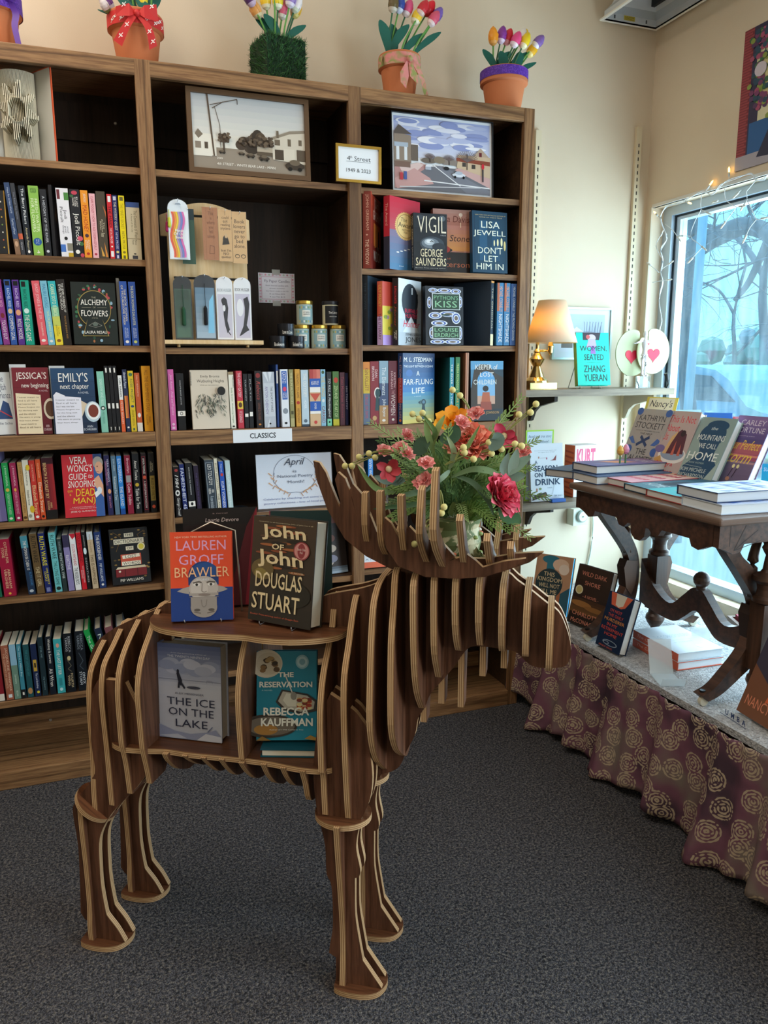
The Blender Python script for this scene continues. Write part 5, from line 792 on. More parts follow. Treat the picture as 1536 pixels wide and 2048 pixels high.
KLC=[('g',0,0,1,1,'#2a3338','#2f3f4a',4),('p',[(0,.55),(.2,.7),(0,1)],'#4f86a8'),('r',0,.86,1,1,'#5f9cc4'),('p',[(0,.5),(.1,.85),(.3,.95),(.55,.94),(.75,.8),(1,.72),(1,.2),(0,.2)],'#3f342b'),('e',.47,.67,.27,.16,'#5f9fd0'),('r',.2,.28,.74,.67,'#7fb0d6'),('r',.2,.28,.74,.42,'#c9a08a'),('e',.45,.54,.09,.05,'#2a201c'),('p',[(.3,.25),(.6,.25),(.57,.48),(.36,.48)],'#b5603f'),('p',[(.28,.18),(.64,.18),(.62,.32),(.3,.32)],'#9a4a38'),('t','KEEPER of',.14,.86,.82,.94,WH),('t','LOST',.28,.74,.7,.81,WH),('t','CHILDREN',.08,.61,.78,.69,'#e0e4e0'),('t','SADEQA JOHNSON',.1,.1,.86,.16,'#c9a06a')]
face(943,1006.5,723,1.091,.012,'slate book with a girl in an archway on its cover, right bay','#2c353b',KLC,tilt=3,t=.02,hard=True,group=G)
# fifth and sixth shelves, mostly behind the flowers and antlers
G='books on the right bay, fifth shelf'
row(.815,.03,', right bay fifth shelf',G,[(736.5,746.5,911,0,'#2f86d6','bright blue paperback beside the flowers',[tx('KEVIN WILSON',.05,.6,.2,.8,WH),('r',.68,0,1,1,'#1f5fae')])])
face(726,786,1020,.587,.02,'white book with red script and an orange foot, behind the antlers','#e6e9ee',[('r',0,0,1,.1,'#e2643a'),('t','Fourth\nof July',.08,.2,.9,.5,'#c9304a',.3),('t','A NOVEL',.1,.13,.8,.16,'#6a7a9a'),('t','AND SO IT',.1,.75,.9,.9,'#23303f')],tilt=10,t=.02)
# ---------------------------------------------------------------- plywood moose bookstand
MA=math.degrees(math.atan2(-.543,.84)); MO=T(-.5615,-.859,0)@RZ(MA)
ms=thing('moose_bookstand','life-size walnut plywood moose shelf with book shelves in its flank','bookstand',MO)
TH=.0122
def plate(name,p2,fr,t=TH,m=WALY,par=ms,label=None):
    mb=MB(); mb.prism(p2,Matrix.Identity(4),t,m,PLY); return mb.build(name,par,fr,label)
def RIB(u): return frame((u,0,0),(0,1,0),(0,0,1))      # across the body
def LON(v): return frame((0,v,0),(1,0,0),(0,0,1))      # along the body
def LEV(z): return frame((0,0,z),(1,0,0),(0,1,0))      # level
def mir(p): return [(-a_,b_) for a_,b_ in p[::-1]]
# spine: two matching upright panels from rump to nose
HEAD=[(.2,.773),(.2,.815),(.212,.828),(.255,.84),(.281,.846),(.317,.859),(.345,.88),(.375,.905),(.41,.918),(.46,.922),(.52,.918),(.574,.899),(.594,.883),(.618,.867),(.648,.844),(.672,.827),(.686,.8),(.695,.771),(.698,.744),(.69,.723),(.678,.717),(.649,.713),(.626,.716),(.61,.728),(.596,.741),(.57,.745),(.536,.747),(.51,.745),(.495,.731),(.476,.7),(.45,.666),(.43,.639),(.418,.608),(.405,.584),(.399,.548),(.382,.511),(.367,.475),(.341,.457),(.315,.452),(.27,.46),(.235,.47),(.235,.773)]
RUMP=[(-.325,.40),(-.345,.5),(-.345,.58),(-.335,.64),(-.315,.685),(-.28,.715),(-.24,.738),(-.2,.757),(-.16,.775),(-.135,.79),(-.11,.79),(-.105,.773),(-.13,.76),(-.13,.48),(-.16,.44),(-.22,.415)]
for v in (-.021,.021):
    plate('neck_panel',smooth(HEAD[1:-2],3)+HEAD[-2:]+HEAD[:1],LON(v)); plate('rump_panel',smooth(RUMP[:11],3)+RUMP[11:],LON(v))
plate('belly_panel',[(-.16,.44),(-.13,.435),(0,.43),(.12,.43),(.2,.44),(.24,.46),(.24,.494),(-.16,.494)],LON(0))
# level shelves
US=smooth([(-.165,0),(-.158,-.06),(-.13,-.098),(-.09,-.118),(-.03,-.125),(.03,-.122),(.075,-.117),(.115,-.124),(.17,-.122),(.22,-.104),(.255,-.075),(.268,-.03)],4)
plate('upper_shelf',US+[(a_,-b_) for a_,b_ in US[::-1]],LEV(.767-TH/2),m=WALX)
LS=smooth([(-.262,0),(-.26,-.06),(-.245,-.1),(-.21,-.119),(-.16,-.116),(-.11,-.108),(-.06,-.111),(0,-.109),(.06,-.107),(.12,-.109),(.18,-.117),(.23,-.113),(.262,-.088),(.272,-.04)],4)
plate('lower_shelf',LS+[(a_,-b_) for a_,b_ in LS[::-1]],LEV(.5-TH/2),m=WALX)
# ribs: near edge (v,z) from top to foot, mirrored; inner notch between the legs
def rib(u,p,inner=None,top=None,k=3,name='rib'):
    near=smooth(p,k); q=near+(inner or [(0,near[-1][1]-.004)])
    far=mir(near)
    if inner: full=near+inner+mir(inner)+far
    else: full=near+[(0,near[-1][1]-.004)]+far
    if top: full=full+top
    plate(name,full,RIB(u))
rib(-.292,[(-.012,.702),(-.03,.694),(-.058,.673),(-.085,.644),(-.097,.596),(-.1,.531),(-.1,.46),(-.106,.39),(-.107,.322)],[(-.045,.322),(-.035,.42)])
rib(-.25,[(-.012,.735),(-.03,.722),(-.06,.698),(-.093,.674),(-.107,.648),(-.114,.608),(-.114,.564),(-.111,.504),(-.109,.444),(-.108,.39),(-.107,.352)],[(-.04,.352),(-.035,.42)])
rib(-.205,[(-.012,.757),(-.03,.747),(-.06,.726),(-.089,.701),(-.111,.672),(-.124,.626),(-.125,.562),(-.124,.509),(-.12,.49),(-.112,.451),(-.106,.385)],[(-.04,.385),(-.03,.43)])
rib(-.157,[(-.012,.782),(-.03,.773),(-.05,.755),(-.066,.736),(-.098,.704),(-.118,.67),(-.129,.624),(-.127,.559),(-.125,.51),(-.123,.496),(-.112,.45),(-.106,.415)],[(-.05,.415),(-.03,.44)])
for u,p in [(-.11,[(-.119,.494),(-.107,.473),(-.072,.437),(-.03,.415)]),(-.067,[(-.117,.494),(-.083,.463),(-.044,.436),(-.02,.428)]),(-.026,[(-.116,.494),(-.09,.466),(-.052,.431),(-.02,.42)]),(.014,[(-.115,.494),(-.087,.46),(-.052,.427),(-.02,.415)]),(.059,[(-.118,.494),(-.091,.46),(-.054,.426),(-.02,.412)]),(.105,[(-.114,.494),(-.091,.459),(-.059,.425),(-.02,.399)]),(.148,[(-.118,.494),(-.093,.458),(-.059,.424),(-.02,.4)]),(.19,[(-.122,.494),(-.103,.456),(-.084,.41),(-.04,.4)])]:
    rib(u,p,name='belly_rib')
def divider(u,p):
    near=smooth(p,3); 
    plate('shelf_divider',near+[(-.004,p[-1][1]),(-.004,p[0][1])],RIB(u)); plate('shelf_divider',mir(near+[(-.004,p[-1][1]),(-.004,p[0][1])]),RIB(u))
divider(.059,[(-.06,.7548),(-.085,.725),(-.105,.69),(-.119,.64),(-.12,.579),(-.114,.5)])
divider(.232,[(-.05,.7548),(-.075,.728),(-.1,.7),(-.121,.658),(-.13,.603),(-.128,.5)])
plate('shelf_divider',smooth([(-.12,.494),(-.115,.48),(-.112,.44),(-.108,.397)],3)+[(-.05,.395),(-.04,.45),(-.01,.46),(-.01,.494)],RIB(.232)); plate('shelf_divider',mir(smooth([(-.12,.494),(-.115,.48),(-.112,.44),(-.108,.397)],3)+[(-.05,.395),(-.04,.45),(-.01,.46),(-.01,.494)]),RIB(.232))
plate('hump_rib',[(-.012,.828),(-.022,.815),(-.03,.794),(-.04,.768),(.04,.768),(.03,.794),(.022,.815),(.012,.828)],RIB(.232))
rib(.28,[(-.013,.838),(-.035,.832),(-.055,.812),(-.068,.793),(-.091,.753),(-.122,.707),(-.131,.651),(-.128,.569),(-.124,.514),(-.115,.433),(-.108,.396)],[(-.05,.391),(-.04,.45)])
def neckrib(u,p,low,lw=.012):
    """near half stops short, far half hangs lower below the throat"""
    near=smooth(p,3); far=mir(near); b=near[-1]
    plate('neck_rib',near+[(-.014,b[1]-.004),(-.012,low),(.026,low),(.034,(low+b[1])/2+.02)]+far[1:] if low else near+[(0,b[1]-.006)]+far,RIB(u))
neckrib(.335,[(-.03,.878),(-.066,.873),(-.091,.862),(-.115,.838),(-.133,.773),(-.143,.7),(-.148,.627),(-.13,.568),(-.09,.515),(-.02,.46)],None)
neckrib(.373,[(-.06,.91),(-.095,.9),(-.111,.844),(-.132,.778),(-.138,.663),(-.13,.601),(-.09,.545),(-.02,.495)],None)
neckrib(.414,[(-.08,.912),(-.125,.9),(-.134,.856),(-.121,.737),(-.089,.666),(-.035,.611)],.57)
neckrib(.45,[(-.08,.912),(-.12,.9),(-.12,.816),(-.107,.754),(-.055,.688)],.614)
neckrib(.489,[(-.08,.912),(-.12,.9),(-.117,.818),(-.075,.759),(-.04,.74)],.61)
neckrib(.531,[(-.08,.908),(-.118,.895),(-.116,.825),(-.075,.767)],.68)
neckrib(.572,[(-.02,.9),(-.08,.892),(-.105,.87),(-.108,.82),(-.09,.775),(-.07,.757)],.7)
neckrib(.615,[(-.02,.875),(-.06,.868),(-.085,.845),(-.09,.8),(-.08,.758),(-.06,.747)],None)
neckrib(.658,[(-.02,.842),(-.05,.835),(-.068,.815),(-.072,.77),(-.066,.735),(-.05,.717)],None)
# legs: two upright plates, a cross plate, a knee ring and a foot
FL=smooth([(.245,.655),(.291,.627),(.306,.61),(.319,.589),(.324,.543),(.329,.491),(.324,.443),(.311,.408),(.304,.39),(.296,.351),(.295,.323),(.302,.285),(.3,.267),(.291,.262)],3)+smooth([(.291,.244),(.291,.177),(.298,.123),(.306,.073)],3)+[(.346,.014),(.247,.014),(.248,.07),(.233,.078)]+smooth([(.236,.1),(.243,.15),(.241,.236),(.231,.263),(.229,.327),(.217,.385),(.21,.43),(.208,.5),(.22,.6)],3)
HL=smooth([(-.16,.44),(-.19,.4),(-.222,.366),(-.255,.329),(-.281,.286),(-.291,.251),(-.294,.193),(-.294,.143),(-.288,.086),(-.283,.072),(-.262,.045),(-.245,.014)],3)+[(-.33,.014),(-.332,.05),(-.343,.056)]+smooth([(-.352,.071),(-.347,.155),(-.344,.242),(-.35,.316),(-.345,.341),(-.329,.364),(-.313,.383),(-.294,.41),(-.286,.432),(-.29,.5),(-.28,.6),(-.26,.64)],3)+[(-.2,.64),(-.16,.55)]
def leg(s,front):
    o=bpy.data.objects.new('front_leg' if front else 'hind_leg',None); COL.objects.link(o); o.parent=ms; v0=s*.082
    for d in (-.0165,.0165): plate('leg_plate',FL if front else HL,LON(v0+d),par=o)
    u=.264 if front else -.323
    p=[(-.058,.392),(-.05,.33),(-.038,.25),(-.025,.15),(-.024,.08),(-.033,.014)] if front else [(-.034,.345),(-.034,.29),(-.03,.2),(-.029,.1),(-.034,.05),(-.033,.014)]
    p=smooth([(a_*1.0,b_) for a_,b_ in p],3); f=frame((u,v0,0),(0,1,0),(0,0,1)); plate('cross_plate',p+mir(p),f,par=o)
    fx=.298 if front else -.296
    D=[(fx-.052,-.03),(fx-.045,-.042),(fx-.02,-.047),(fx+.015,-.045),(fx+.04,-.034),(fx+.053,-.012),(fx+.053,.012),(fx+.04,.034),(fx+.015,.045),(fx-.02,.047),(fx-.045,.042),(fx-.052,.03)]
    plate('foot',smooth(D,3,True),frame((0,v0,.0071),(1,0,0),(0,1,0)),.013,WALX,o)
    if front: plate('knee_ring',ellipse(.262,0,.058,.052),frame((0,v0,.388),(1,0,0),(0,1,0)),m=WALX,par=o)
    else: plate('knee_ring',ellipse(0,0,.05,.047),frame((-.303,v0,.338),(.8,0,-.6),(0,1,0)),m=WALX,par=o)
for s in (-1,1):
    leg(s,True); leg(s,False)
# antlers: crescent blades along the head, crossed by upright prongs
P2=[(.21,1.106),(.222,1.103),(.234,1.085),(.26,1.019),(.262,1.03),(.252,1.072),(.258,1.086),(.272,1.074),(.286,1.035),(.294,1.001),(.289,1.02),(.28,1.052),(.287,1.064),(.304,1.045),(.332,.975),(.355,.948),(.389,.936),(.43,.936),(.481,.932),(.536,.933),(.592,.946),(.641,.951),(.617,.931),(.572,.912),(.536,.9),(.486,.892),(.426,.892),(.358,.905),(.312,.926),(.27,.958),(.236,1.014),(.216,1.07)]
P1=[(.361,1.014),(.372,1.005),(.39,.972),(.4,.962),(.397,.99),(.406,1.0),(.418,.988),(.43,.975),(.455,.98),(.471,.967),(.489,.948),(.478,.94),(.495,.947),(.51,.954),(.526,.943),(.538,.932),(.575,.945),(.612,.952),(.593,.936),(.542,.915),(.493,.909),(.436,.909),(.386,.926),(.364,.958),(.356,.99)]
for s in (-1,1):
    o=bpy.data.objects.new('antler',None); COL.objects.link(o); o.parent=ms
    plate('antler_blade',P2,LON(s*.066),par=o); plate('antler_blade',P1,LON(s*.124),par=o)
    for u,out in [(.313,[(-.085,1.05),(-.088,.99),(-.066,.945)]),(.35,[(-.122,1.06),(-.122,1.0),(-.105,.955),(-.06,.925)]),(.396,[(-.16,1.06),(-.152,1.0),(-.122,.945),(-.066,.9)]),(.438,[(-.19,1.076),(-.205,1.03),(-.2,.99),(-.12,.93),(-.035,.885)]),(.467,[(-.225,1.114),(-.238,1.06),(-.235,1.0),(-.14,.935),(-.03,.879)]),(.504,[(-.2,1.028),(-.17,.985),(-.125,.935),(-.035,.889)]),(.548,[(-.175,.99),(-.14,.957),(-.095,.926),(-.035,.902)]),(.585,[(-.13,.968),(-.1,.94),(-.06,.918)])]:
        a_=smooth(out,3); w=.03; q=[]
        for i,p in enumerate(a_):
            d=Vector(a_[min(i+1,len(a_)-1)])-Vector(a_[max(i-1,0)]); d.normalize(); nn=Vector((-d.y,d.x)); ww=w*(.55+.45*min(1,i/4))
            q.append((p[0]+abs(nn.x)*ww if nn.x>0 or True else 0,p[1]+abs(nn.y)*ww))
        pl=a_+q[::-1]
        plate('antler_prong',pl if s<0 else mir(pl),RIB(u),.0115,par=o)
    if s<0: plate('antler_prong',[(-.03,.879),(.03,.879),(.035,.905),(-.035,.905)],RIB(.467),.0115,par=o)
# books on the moose
def mbook(u,v,z,yaw,tilt,t,w,h,label,cov,cover,hard=True,**k):
    """near lower left corner of the front cover at moose coordinates u,v"""
    M=MO@T(u,v,z+.0006)@RZ(yaw-MA)@RX(-tilt)@T(0,t/2,t*math.sin(R(tilt)) if tilt>0 else 0)@RZ(-90)
    return book('hardcover_book',label,t,w,h,cov,M,cover=cover,hard=hard,group='hardcovers on the wooden moose',**k)
def stand(par_lbl,u,v,z,yaw,w,h,tilt):
    o=thing('book_easel',par_lbl,'easel',MO@T(u,v,z)@RZ(yaw-MA)); m_=mat('#c9ccd2',.25,.9); s_=math.sin(R(tilt));c_=math.cos(R(tilt))
    MB().tube([(w*.2,-.002,.008),(w*.2,-.002,.001),(w*.2,.03,.0016),(w*.25,.03+h*.62*s_,h*.62*c_),(w*.5,.03+h*.66*s_,h*.66*c_),(w*.75,.03+h*.62*s_,h*.62*c_),(w*.8,.03,.0016),(w*.8,-.002,.001),(w*.8,-.002,.008)],.0014,m_,6).build('front_frame',o)
    MB().tube([(w*.35,.03+h*.5*s_,h*.5*c_),(w*.35,.085+h*.1,.0016),(w*.65,.085+h*.1,.0016),(w*.65,.03+h*.5*s_,h*.5*c_)],.0014,m_,6).build('rear_strut',o)
    return o
BRW=[('r',0,.37,1,1,'#e5502f'),('r',0,0,1,.37,'#1f3f86'),('t','NEW YORK TIMES BESTSELLING AUTHOR',.08,.93,.92,.95,'#f0cdb0'),('t','LAUREN',.1,.79,.9,.9,'#e3a9d2'),('t','GROFF',.14,.63,.86,.74,'#e3a9d2'),
 ('e',.53,.5,.245,.165,'#1f3f7a',30),('r',.285,.4,.775,.5,'#1f3f7a'),('e',.56,.56,.2,.09,'#27508f',26),('p',[(.1,.335),(.2,.37),(.3,.385),(.3,.3),(.2,.315)],'#a9a29c'),('p',[(.92,.345),(.85,.375),(.76,.39),(.76,.31),(.85,.325)],'#a9a29c'),
 ('e',.53,.36,.235,.14,'#bdb4ad',30),('e',.46,.36,.14,.11,'#c9c1ba',26),('r',.295,.28,.765,.31,'#a89f98'),('l',[(.36,.425),(.46,.437),(.5,.425)],.022,'#5d564f'),('l',[(.58,.425),(.63,.437),(.72,.428)],.022,'#5d564f'),('e',.42,.405,.055,.016,'#e3dfda'),('e',.65,.405,.055,.016,'#e3dfda'),('e',.42,.405,.022,.015,'#33302d'),('e',.65,.405,.022,.015,'#33302d'),('l',[(.51,.42),(.5,.33),(.54,.318),(.58,.33)],.012,'#8f867f'),('e',.54,.29,.1,.014,'#8a7d76'),('r',.3,.262,.77,.268,'#7d766f'),
 ('e',.53,.15,.215,.115,'#9d958f',30),('r',.32,.15,.74,.265,'#9d958f'),('e',.42,.12,.05,.016,'#5d5651'),('e',.65,.12,.05,.016,'#5d5651'),('l',[(.49,.235),(.5,.17),(.53,.15),(.565,.17),(.58,.235)],.014,'#857d77'),('l',[(.37,.1),(.48,.085)],.015,'#6d655f'),('l',[(.58,.085),(.7,.1)],.015,'#6d655f'),
 ('t','BRAWLER',.07,.49,.95,.6,'#f3c092'),('t','STORIES',.42,.45,.62,.472,'#dfe6f0')]
ya=-13.5
mbook(-.092,-.088,.767,ya,12,.02,.122,.182,'orange-and-blue book with a swimmer\'s mirrored face, on the moose','#e5502f',BRW,spinecol='#8a2a2a')
stand('wire easel holding the orange-and-blue book on the moose',-.092,-.088,.768,ya,.122,.185,12)
JOJ=[('g',0,0,1,1,'#2f2a24','#453629',6)]+[('e',.2+.6*((i*37)%10)/10,.5+.45*((i*53)%17)/17,.13,.012,['#8a4a30','#a0603a','#2a241f','#5f4634'][i%4]) for i in range(26)]+[('e',.2,.5,.18,.1,'#6b5a38'),('e',.17,.46,.1,.05,'#8a7a42'),('e',.7,.3,.28,.12,'#29261f'),
 ('t','reverence to all-encompassing, John of John has it all',.1,.945,.95,.957,'#cfc3a3'),('t','John',.16,.78,.86,.93,'#e6d3a8',-.1,.02),('t','OF',.33,.7,.52,.755,'#e6d3a8',0,.02),('t','John',.12,.52,.84,.69,'#e6d3a8',-.1,.02),('e',.8,.715,.125,.085,'#8f3a3f',28),('e',.8,.715,.11,.074,'#c98a86',28),('e',.8,.715,.06,.07,'#8f3a3f'),('t','Book Club\nPick',.74,.69,.86,.74,'#f0d6cf'),('t','A NOVEL',.66,.495,.86,.51,'#cfc3a3'),('t','DOUGLAS',.1,.33,.84,.48,'#e6d3a8',0,.01),('t','STUART',.06,.12,.82,.28,'#e6d3a8',0,.01),('t','Booker Prize-winning author of Shuggie Bain',.05,.055,.82,.075,'#c95f42')]
mbook(.055,-.045,.767,-48,9,.042,.15,.213,'thick dark sunset hardcover with tall cream title, on the moose','#2f2a24',JOJ,spinecol='#2f2a24')
stand('wire easel under the thick dark hardcover on the moose',.06,-.05,.768,-48,.13,.18,9)
ICE=[('g',0,0,1,.55,'#b9bccb','#c3c5d2',6),('g',0,.55,1,1,'#c0c3d2','#5f6a92',10)]+[('e',.15+.75*((i*29)%13)/13,.72+.1*((i*17)%7)/7,.14,.05,['#a9aec4','#949cb8','#b9bdd0'][i%3]) for i in range(14)]+[('r',0,.625,1,.632,'#8f94ab'),('t','from the bestselling author of',.22,.9,.78,.912,'#dfe2ec'),('t','THE TWENTY-NINTH DAY',.16,.862,.84,.885,'#dfe2ec'),('e',.325,.715,.02,.022,'#2a2c3a'),('p',[(.3,.7),(.34,.71),(.39,.62),(.37,.56),(.33,.6)],'#2a2c3a'),('l',[(.34,.6),(.33,.54)],.03,'#2a2c3a'),('l',[(.37,.6),(.43,.54)],.03,'#2a2c3a'),('e',.57,.555,.11,.015,'#4a4c5c'),('l',[(.78,.615),(.78,.64),(.87,.64),(.87,.615)],.006,'#8f94ab'),('t','ALEX MESSENGER',.27,.475,.73,.495,'#4a4f66'),('t','THE ICE',.14,.36,.9,.44,'#2c3048'),('t','ON THE',.16,.25,.88,.33,'#2c3048'),('t','LAKE',.27,.13,.78,.21,'#2c3048'),('p',[(0,0),(0,.14),(.25,.08),(.5,.06),(.8,.1),(.9,.13),(1,.05),(1,0)],'#8f96b3'),('p',[(.6,0),(.75,.08),(1,.06),(1,0)],'#c9ccda'),('p',[(0,.02),(.3,.05),(.45,.01),(.2,0)],'#b5bacb'),('l',[(.78,.1),(.86,.16)],.015,'#6a7292')]
mbook(-.149,-.062,.5,-33,3,.036,.142,.208,'pale snowy hardcover with a lone figure pulling a sled, on moose shelf','#b5b9ca',ICE,spinecol='#7a84a6')
RES=[('r',0,0,1,1,'#1787a3'),('e',.16,.86,.27,.16,'#d9d0bd',30),('e',.2,.86,.21,.125,'#cfc4ae',30)]+[('e',.22+.12*math.sin(i*2.3),.85+.07*math.cos(i*1.7),.05,.022,['#5a4430','#8a6a42','#3a2c20','#a88a5a'][i%4],10) for i in range(22)]+[('e',.76,.88,.11,.08,'#8fc0cf',26),('e',.76,.88,.085,.06,'#b5d6df',24),('e',.76,.88,.05,.035,'#7fb0c2',20),('e',.2,.16,.48,.13,'#39322c',30),('e',.24,.16,.4,.105,'#6f675d',30),('e',.16,.12,.2,.06,'#a87a3a'),('p',[(.32,.43),(.42,.57),(.85,.52),(1,.45),(1,.33),(.75,.29),(.45,.34)],'#33302f'),('p',[(.36,.44),(.44,.55),(.84,.5),(.97,.43),(.95,.35),(.74,.32),(.48,.36)],'#b9b5a8'),('p',[(.44,.45),(.5,.53),(.68,.5),(.66,.38),(.52,.38)],'#d9d8c9')]+[('e',.8+.09*math.sin(i*2.1),.41+.05*math.cos(i*1.3),.05,.02,['#a83a2a','#d9b06a','#7a3326','#e0d09a'][i%4],10) for i in range(18)]+[('l',[(.47,.75),(.6,.53)],.018,'#d9d6cc'),('e',.62,.5,.05,.045,'#8a8880'),
 ('t','THE',.36,.71,.62,.765,'#e9eee6',0,.03),('t','RESERVATION',.05,.595,.93,.66,'#e9eee6',0,.03),('t','A NOVEL',.09,.555,.27,.57,'#bfe0e6'),('t','REBECCA',.12,.28,.88,.37,'#eef0e6',0,.03),('t','KAUFFMAN',.08,.16,.94,.25,'#eef0e6',0,.03),('t','Author of I Will Come to You',.22,.115,.78,.13,'#e9eee6'),('p',[(0,0),(.1,.05),(.25,.0)],'#8a6a32'),('p',[(.8,.02),(.9,.06),(1,.03),(1,0)],'#a8823a')]
mbook(.078,-.076,.5175,-20,14,.026,.122,.182,'teal hardcover with plates of food on its cover, on moose shelf','#1787a3',RES,spinecol='#20262b')
book('hardcover_book','hardcover lying flat under the teal food book, page edges showing',.017,.1,.142,'#14505f',MO@T(.074,.0,.5009+.0085)@RZ(-22-MA+180)@RY(-90),hard=True,group='hardcovers on the wooden moose')
mbook(-.105,.0,.767,-10,10,.03,.155,.212,'large black-and-crimson hardcover behind the swimmer book, on moose','#17121a',[('g',0,0,1,1,'#3a0f16','#120f14',6),('p',[(.55,0),(1,0),(1,1),(.85,.8)],'#5a1722'),('p',[(.8,0),(1,0),(1,1),(.95,.9)],'#8a2333'),('t','Laurie Devore',.3,.86,.75,.9,'#d9c9c9',.2),('t','a novel',.4,.94,.6,.955,'#a08a8a')],spinecol='#8a1f35')
tag(MB().tube([(0,0,.004),(.004,.02,.1),(.01,.034,.172),(.05,.04,.19),(.1,.034,.172),(.105,.02,.1),(.11,0,.004)],.002,mat('#b9b3a6',.3,.8),6).tube([(.004,.02,.1),(.02,.09,.003)],.002,mat('#b9b3a6',.3,.8),6).build('wire_easel',M=MO@T(-.085,-.03,.7675)@RZ(-12-MA)),'pale wire easel standing between the swimmer book and crimson book','easel')
mbook(.075,.035,.767,-16,10,.02,.13,.21,'dark green hardcover peeking out left of the cream-titled book','#1f3a3a',[('t','AND THEN',.1,.7,.5,.74,'#8fa0a0')],spinecol='#8a2a4a')
# ---------------------------------------------------------------- wall shelving beside the window
WHM=mat('#e4e0d4',.5)
for i,(x,zt,zb,lb) in enumerate([(xof(1074,YW,2.14),2.155,.5,'cream slotted shelf standard beside the bookcase edge'),(xof(1275,YW,2.2),2.21,.6,'cream slotted shelf standard near the room corner')]):
    o=thing('shelf_standard',lb,'shelf support',T(x,YW,0),'shelf standards on the cream wall'); MB().box(-.012,.012,-.014,-.0005,zb,zt,mat('#dccdae',.5)).build('channel',o); s_=MB(); z=zb+.03
    while z<zt-.05: s_.box(-.0022,.0022,-.0146,-.0139,z,z+.013,mat('#2a2622')); z+=.0255
    s_.build('slots',o)
def bracket(x,z,L_,col,label):
    p=[(-.013,0),(-L_,0),(-L_,-.02),(-L_*.75,-.03),(-L_*.4,-.045),(-.05,-.065),(-.03,-.1),(-.013,-.105)]
    m=mat(col,.5); tag(MB().prism(p,frame((0,0,0),(0,1,0),(0,0,1)),.014,m,m).build('shelf_bracket',M=T(x,YW-.001,z)),label,'bracket','brackets under the wall shelves')
xs=[xof(1074,YW,2.14),xof(1275,YW,2.2)]
tag(MB().box(.645,1.325,.04,YW-.016,1.171,1.196,GREY).build('wall_shelf'),'upper weathered wood wall shelf carrying the brass lamp','shelf','wall shelves')
tag(MB().box(.645,1.02,.04,YW-.016,.745,.77,GREY).build('wall_shelf'),'lower weathered wood wall shelf behind the table','shelf','wall shelves')
bracket(xs[0],1.1705,.2,'#3a322c','dark bracket under the upper shelf beside the bookcase'); bracket(xs[1],1.1705,.2,'#b5aa98','cream bracket under the upper shelf near the corner'); bracket(xs[0],.7445,.2,'#3a322c','dark bracket under the lower wall shelf')
# brass swing-arm lamp
BR=mat('#dcbb78',.14,1); ZS=1.1965; lx=xof(1072,.15,ZS); la=xof(1102,.12,ZS+.2)
lp=thing('table_lamp','brass swing-arm table lamp with a lit cream shade on the wall shelf','lamp',T(lx,.15,ZS))
MB().box(-.055,.06,-.05,.05,0,.024,BR).build('base',lp)
MB().lathe([(.046,.0245),(.044,.032),(.03,.045),(.02,.07),(.014,.085),(.024,.1),(.03,.112),(.018,.125),(.012,.135),(.014,.14),(.007,.15),(.006,.185),(.009,.188),(.001,.19)],(0,0,0),BR,24).build('column',lp)
ax=la-lx; MB().tube([(0,0,.142),(ax,-.03,.142)],.0045,BR,8).tube([(ax,-.03,.128),(ax,-.03,.215)],.005,BR,8).lathe([(.009,.135),(.011,.16),(.007,.175)],(ax,-.03,0),BR,14).build('swing_arm',lp)
MB().lathe([(.012,.2),(.014,.215),(.012,.24)],(ax,-.03,0),BR,14).build('socket',lp)
zb_=at(1103,686,Y=.12).z-ZS; zt_=at(1103,601,Y=.12).z-ZS; rb=(xof(1150,.12,ZS+zb_)-xof(1060,.12,ZS+zb_))/2; rt=(xof(1125,.12,ZS+zt_)-xof(1078,.12,ZS+zt_))/2
m,nt,b,N,L=nodes('lamp_shade_fabric'); out=nt.nodes['Material Output']; tl=N('BsdfTranslucent'); tl.inputs[0].default_value=lin('#f2d9a8'); mx=N('MixShader'); mx.inputs[0].default_value=.45; b.inputs['Base Color'].default_value=lin('#efe4cf'); b.inputs['Roughness'].default_value=.9
L(b.outputs[0],mx.inputs[1]); L(tl.outputs[0],mx.inputs[2]); L(mx.outputs[0],out.inputs[0])
sb=MB(); n=32
for (r0,z0,r1,z1) in ((rb,zb_,rt,zt_),):
    v=[(r*math.cos(2*math.pi*k/n)+ax,r*math.sin(2*math.pi*k/n)-.03,z) for r,z in ((rb,zb_),(rt,zt_),(rt-.0015,zt_),(rb-.0015,zb_)) for k in range(n)]
    sb.add(v,[(j*n+k,j*n+(k+1)%n,((j+1)%4)*n+(k+1)%n,((j+1)%4)*n+k) for j in range(4) for k in range(n)],m,True)
sb.build('shade',lp); MB().ball((ax-.004,-.03,zb_+.045),.022,mat('#ffd9a0',.3,emit=6),14,8,1.2).build('bulb',lp)
pl=light('POINT','lamp_glow',(lx+ax-.012,.12,ZS+zb_+.062),1.6,(1,.58,.2),shadow_soft_size=.025)
